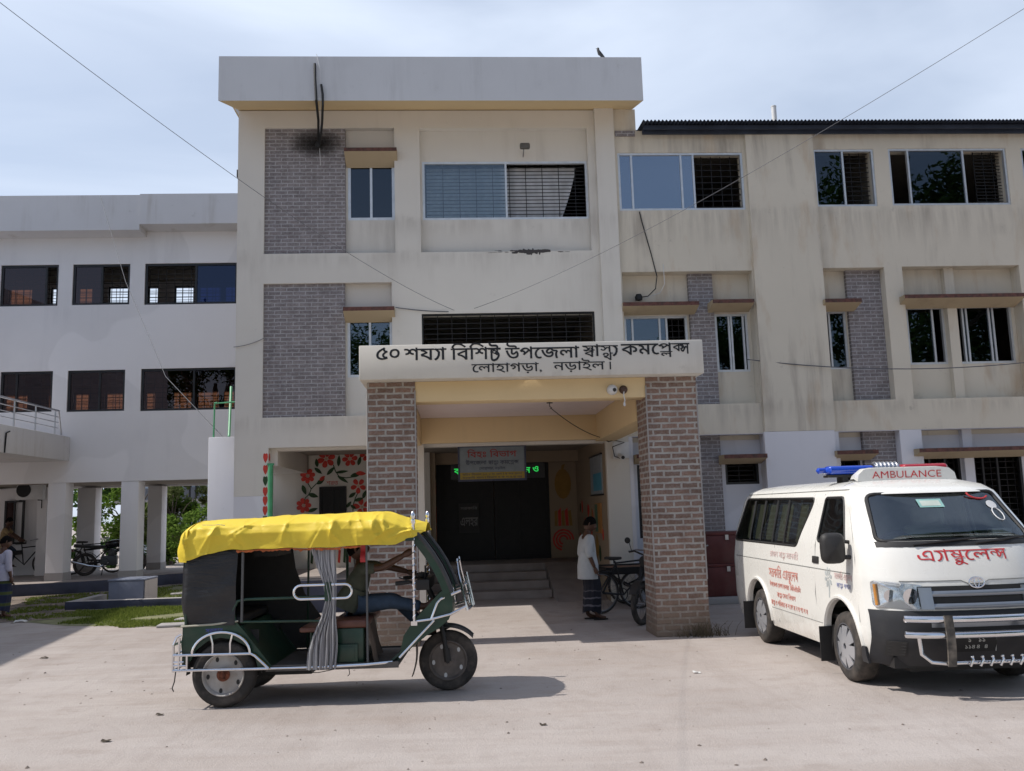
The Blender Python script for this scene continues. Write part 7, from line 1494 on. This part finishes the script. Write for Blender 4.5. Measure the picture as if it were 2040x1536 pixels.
def bicycle(loc, rz, label, lean=.05):
    T = thing('bicycle', loc, label, 'bicycle', 'bicycles in the shade', rz); X = Matrix.Rotation(lean, 4, 'X'); P_ = lambda x, y, z: X @ Vector((x, y, z))
    for nm, x in (('rear_wheel', 0), ('front_wheel', 1.08)):
        q = MB(); q2 = MB(); cyc_wheel(q, q2, (0, 0, 0), .33, 0); MX = X @ Matrix.Translation((x, 0, .35)); 
        me = q.mesh(nm, M['tyre']); me.transform(MX); o = put(nm, me, T, local=True); me = q2.mesh('spokes', M['spoke']); me.transform(MX); put('spokes', me, o, local=True)
    q = MB(); bb_2 = P_(.44, 0, .29); seat = P_(.27, 0, .86); hd = P_(.93, 0, .86); hd2 = P_(.96, 0, .74)
    for a, b in ((bb_2, seat), (seat.lerp(bb_2, .06), hd), (bb_2, hd2), (hd, hd2), (hd2, P_(1.08, .05, .35)), (hd2, P_(1.08, -.05, .35)), (bb_2, P_(0, .05, .35)), (bb_2, P_(0, -.05, .35)), (seat.lerp(bb_2, .1), P_(0, .05, .35)), (seat.lerp(bb_2, .1), P_(0, -.05, .35))): q.tube([a, b], .015, 8)
    q.tube([P_(.36 + .11 * cos(a), .03, .29 + .11 * sin(a)) for a in [2 * pi * i / 20 for i in range(20)]], .008, 6, closed=True) if False else q.tube([P_(.44 + .1 * cos(a), .03, .29 + .1 * sin(a)) for a in [2 * pi * i / 20 for i in range(20)]], .008, 6, closed=True)
    q.tube([P_(-.02, .04, .70), P_(-.30, .04, .70)], .008, 6); q.tube([P_(-.3, -.09, .70), P_(.15, -.09, .70)], .009, 6); q.tube([P_(-.3, .09, .70), P_(.15, .09, .70)], .009, 6)
    for x in (-.3, -.15, 0, .15): q.tube([P_(x, -.09, .70), P_(x, .09, .70)], .008, 6)
    q.tube([P_(-.2, .08, .70), P_(0, .05, .35)], .007, 6); q.tube([P_(-.2, -.08, .70), P_(0, -.05, .35)], .007, 6)
    put('frame', q.mesh('frame', M['iron']), T, local=True)
    q = MB(); q.grid(lambda u, v: P_(.12 + .28 * u, (v - .5) * .19 * (1 - .75 * u), .90 + .025 * sin(pi * v) + .02 * (1 - u)), 8, 6, thick=.035); q.tube([P_(.26, 0, .82), P_(.25, 0, .90)], .014, 8); put('saddle', q.mesh('saddle', M['black']), T, local=True)
    q = MB(); q.tube([P_(.93, 0, .86), P_(.92, 0, .99)], .013, 8); q.tube([P_(.72, .27, .98), P_(.86, .24, 1.0), P_(.95, .1, 1.0), P_(.95, -.1, 1.0), P_(.86, -.24, 1.0), P_(.72, -.27, .98)], .012, 8); put('handlebar', q.mesh('handlebar', M['spoke']), T, local=True)
    q = MB()
    for x in (0, 1.08): q.grid(lambda u, v: P_(x + .37 * cos(.3 + 2.3 * u), .035 * (2 * v - 1), .35 + .37 * sin(.3 + 2.3 * u)), 16, 3, thick=.004)
    put('mudguard', q.mesh('mudguard', M['iron']), T, local=True); return T
bicycle((2.36, 15.2, 0), radians(22), 'black bicycle half hidden behind the standing man', .06)
bicycle((-11.0, 26.6, .3), radians(20), 'black bicycle parked between the first and second white columns')
def cycle_van(loc, rz, label, deckmat):
    T = thing('cycle_van', loc, label, 'cycle van', 'cycle vans', rz)
    for nm, c in (('rear_wheel', (0, .42, .34)), ('rear_wheel', (0, -.42, .34)), ('front_wheel', (1.55, 0, .34))):
        q = MB(); q2 = MB(); cyc_wheel(q, q2, c, .32, 0); o = put(nm, q.mesh(nm, M['tyre']), T, local=True); put('spokes', q2.mesh('spokes', M['spoke']), o, local=True)
    q = MB()
    for k in range(6): q.box(-.55, .75, -.44 + .15 * k, -.31 + .15 * k, .66, .695)
    dk_ = put('deck', q.mesh('deck', deckmat, bevel=.004), T, local=True)
    q = MB()
    for s in (-1, 1): q.box(-.55, .78, s * .46 - .02, s * .46 + .02, .60, .72); q.tube([(-.5, s * .40, .6), (0, s * .40, .34)], .018, 6); q.tube([(.6, s * .40, .6), (0, s * .40, .34)], .018, 6)
    q.box(-.57, -.53, -.48, .48, .60, .72); q.box(.76, .80, -.48, .48, .60, .72); q.tube([(0, -.42, .34), (0, .42, .34)], .02, 8)
    q.tube([(.7, 0, .6), (1.0, 0, .32), (1.42, 0, .84)], .018, 8); q.tube([(.98, 0, .34), (.92, 0, .90)], .016, 8); q.tube([(.93, 0, .80), (1.42, 0, .84)], .016, 8); q.tube([(1.40, 0, .90), (1.55, .06, .34)], .015, 8); q.tube([(1.40, 0, .90), (1.55, -.06, .34)], .015, 8)
    put('frame', q.mesh('frame', M['iron']), T, local=True)
    q = MB(); q.tube([(1.40, 0, .84), (1.38, 0, 1.02)], .014, 8); q.tube([(1.22, .28, 1.0), (1.36, .22, 1.03), (1.38, -.22, 1.03), (1.22, -.28, 1.0)], .013, 8); put('handlebar', q.mesh('handlebar', M['spoke']), T, local=True)
    q = MB(); q.grid(lambda u, v: (.78 + .26 * u, (v - .5) * .19 * (1 - .7 * u), .93 + .02 * sin(pi * v)), 8, 6, thick=.035); put('saddle', q.mesh('saddle', M['black']), T, local=True); return T
cycle_van((3.08, 16.2, 0), radians(4), 'dark flatbed cycle van parked behind the standing man against the column', M['wood'])
cycle_van((-13.35, 26.55, .3), radians(8), 'dark cycle van ridden by the man in khaki at the left edge', M['wood'])
# motorcycle
MC_ = thing('motorcycle', (-10.35, 25.9, .3), 'black motorcycle with chrome exhaust parked between the white columns', 'motorcycle', rz=radians(12))
for nm, x in (('rear_wheel', 0), ('front_wheel', 1.28)):
    q = MB(); q2 = MB(); cyc_wheel(q, q2, (x, 0, .31), .27, 0, .045); o = put(nm, q.mesh(nm, M['tyre']), MC_, local=True); put('spokes', q2.mesh('spokes', M['spoke']), o, local=True)
q = MB(); q.tube([(1.28, .09, .31), (1.02, .08, .92)], .024, 8); q.tube([(1.28, -.09, .31), (1.02, -.08, .92)], .024, 8); q.tube([(1.02, 0, .88), (.62, 0, .40), (.1, 0, .42), (-.05, 0, .70), (.9, 0, .78)], .026, 8); q.tube([(0, -.1, .31), (.4, -.1, .36)], .03, 8); q.tube([(0, .1, .31), (.4, .1, .36)], .03, 8); q.tube([(-.02, -.12, .33), (-.12, -.12, .68)], .03, 8); q.tube([(.5, -.12, .30), (.46, -.24, .0)], .012, 6)
put('frame', q.mesh('frame', M['iron']), MC_, local=True)
q = MB(); q.box(.42, .82, -.14, .14, .26, .52); q.cyl((.66, 0, .5), (.72, 0, .70), .09); q.cyl((.5, -.18, .36), (.5, .18, .36), .10); put('engine', q.mesh('engine', plain('dull_engine', (.07, .07, .075, 1), .5, .5), bevel=.02), MC_, local=True)
q = MB(); q.grid(lambda u, v: (.52 + .46 * u, .13 * cos(2 * pi * v) * sin(pi * (.12 + .82 * u)) ** .6, .84 + .10 * sin(2 * pi * v) * sin(pi * (.12 + .82 * u)) ** .5 + .05 * u), 16, 18); put('fuel_tank', q.mesh('fuel_tank', plain('black_gloss', (.012, .012, .014, 1), .2, 0, .1, coat=.5)), MC_, local=True)
q = MB(); q.grid(lambda u, v: (-.28 + .82 * u, (v - .5) * .26, .80 + .02 * sin(pi * v) + .06 * (1 - u) ** 2), 12, 6, thick=.07); put('saddle', q.mesh('saddle', M['black']), MC_, local=True)
q = MB(); q.tube([(.62, -.15, .34), (.4, -.17, .24), (.1, -.18, .28)], .02, 8); q.tube([(.12, -.18, .28), (-.30, -.19, .40)], [.035, .045], 10); put('exhaust', q.mesh('exhaust', M['chrome']), MC_, local=True)
q = MB(); q.tube([(.92, .34, 1.06), (1.0, .22, 1.08), (1.02, 0, 1.0), (1.0, -.22, 1.08), (.92, -.34, 1.06)], .014, 8); q.lathe([(0, -.06), (.07, -.04), (.085, .02), (0, .03)], 14, M=Matrix.Translation((1.10, 0, .93)) @ Matrix.Rotation(radians(90), 4, 'Y'))
for s in (-1, 1): q.tube([(.96, s * .28, 1.08), (.94, s * .33, 1.22)], .006, 5); q.lathe([(0, 0), (.05, .004), (.05, .012), (0, .016)], 12, M=Matrix.Translation((.94, s * .35, 1.24)) @ Matrix.Rotation(radians(90), 4, 'Y'))
put('handlebar', q.mesh('handlebar', M['iron']), MC_, local=True)
for x, a0 in ((0, .6), (1.28, .5)): q = MB(); q.grid(lambda u, v: (x + .34 * cos(a0 + 2.0 * u), .06 * (2 * v - 1), .31 + .34 * sin(a0 + 2.0 * u)), 14, 4, thick=.006); put('mudguard', q.mesh('mudguard', M['black']), MC_, local=True)
q = MB(); q.box(-.36, -.30, -.06, .06, .66, .74); put('tail_lamp', q.mesh('tail_lamp', M['dkred'], bevel=.01), MC_, local=True)
c = copy_tree(MC_); c.location = (3.50, 14.66, 0); c.rotation_euler = (0, 0, radians(-127)); c['label'] = 'black motorcycle half hidden behind the right brick pillar'
for o in (MC_, c): o['group'] = 'parked motorcycles'
# dark red steel chests beside the right pillar
for i, (z0, z1, lab) in enumerate(((.12, .70, 'lower dark red steel chest standing on the ledge behind the van'), (.70, 1.26, 'upper dark red steel chest stacked on the lower one behind the van'))):
    T = thing('steel_chest', (4.75, 16.4, z0), lab, 'chest'); q = MB(); q.box(4.36, 5.32, 16.1, 16.75, z0 + .001, z1 - .062); put('case', q.mesh('case', M['dkred'], bevel=.012), T)
    q = MB(); q.box(4.35, 5.33, 16.09, 16.76, z1 - .06, z1 - .001); put('lid', q.mesh('lid', M['dkred'], bevel=.012), T)
    q = MB(); q.box(4.80, 4.86, 16.075, 16.088, z1 - .14, z1 - .05); put('hasp', q.mesh('hasp', M['steel']), T)
q = MB(); q.box(3.55, 6.0, 15.95, 16.98, 0, .118); put('ledge', q.mesh('ledge', M['concrete'], bevel=.01), None, 'low cement ledge along the wall under the dark red chests', 'ledge')
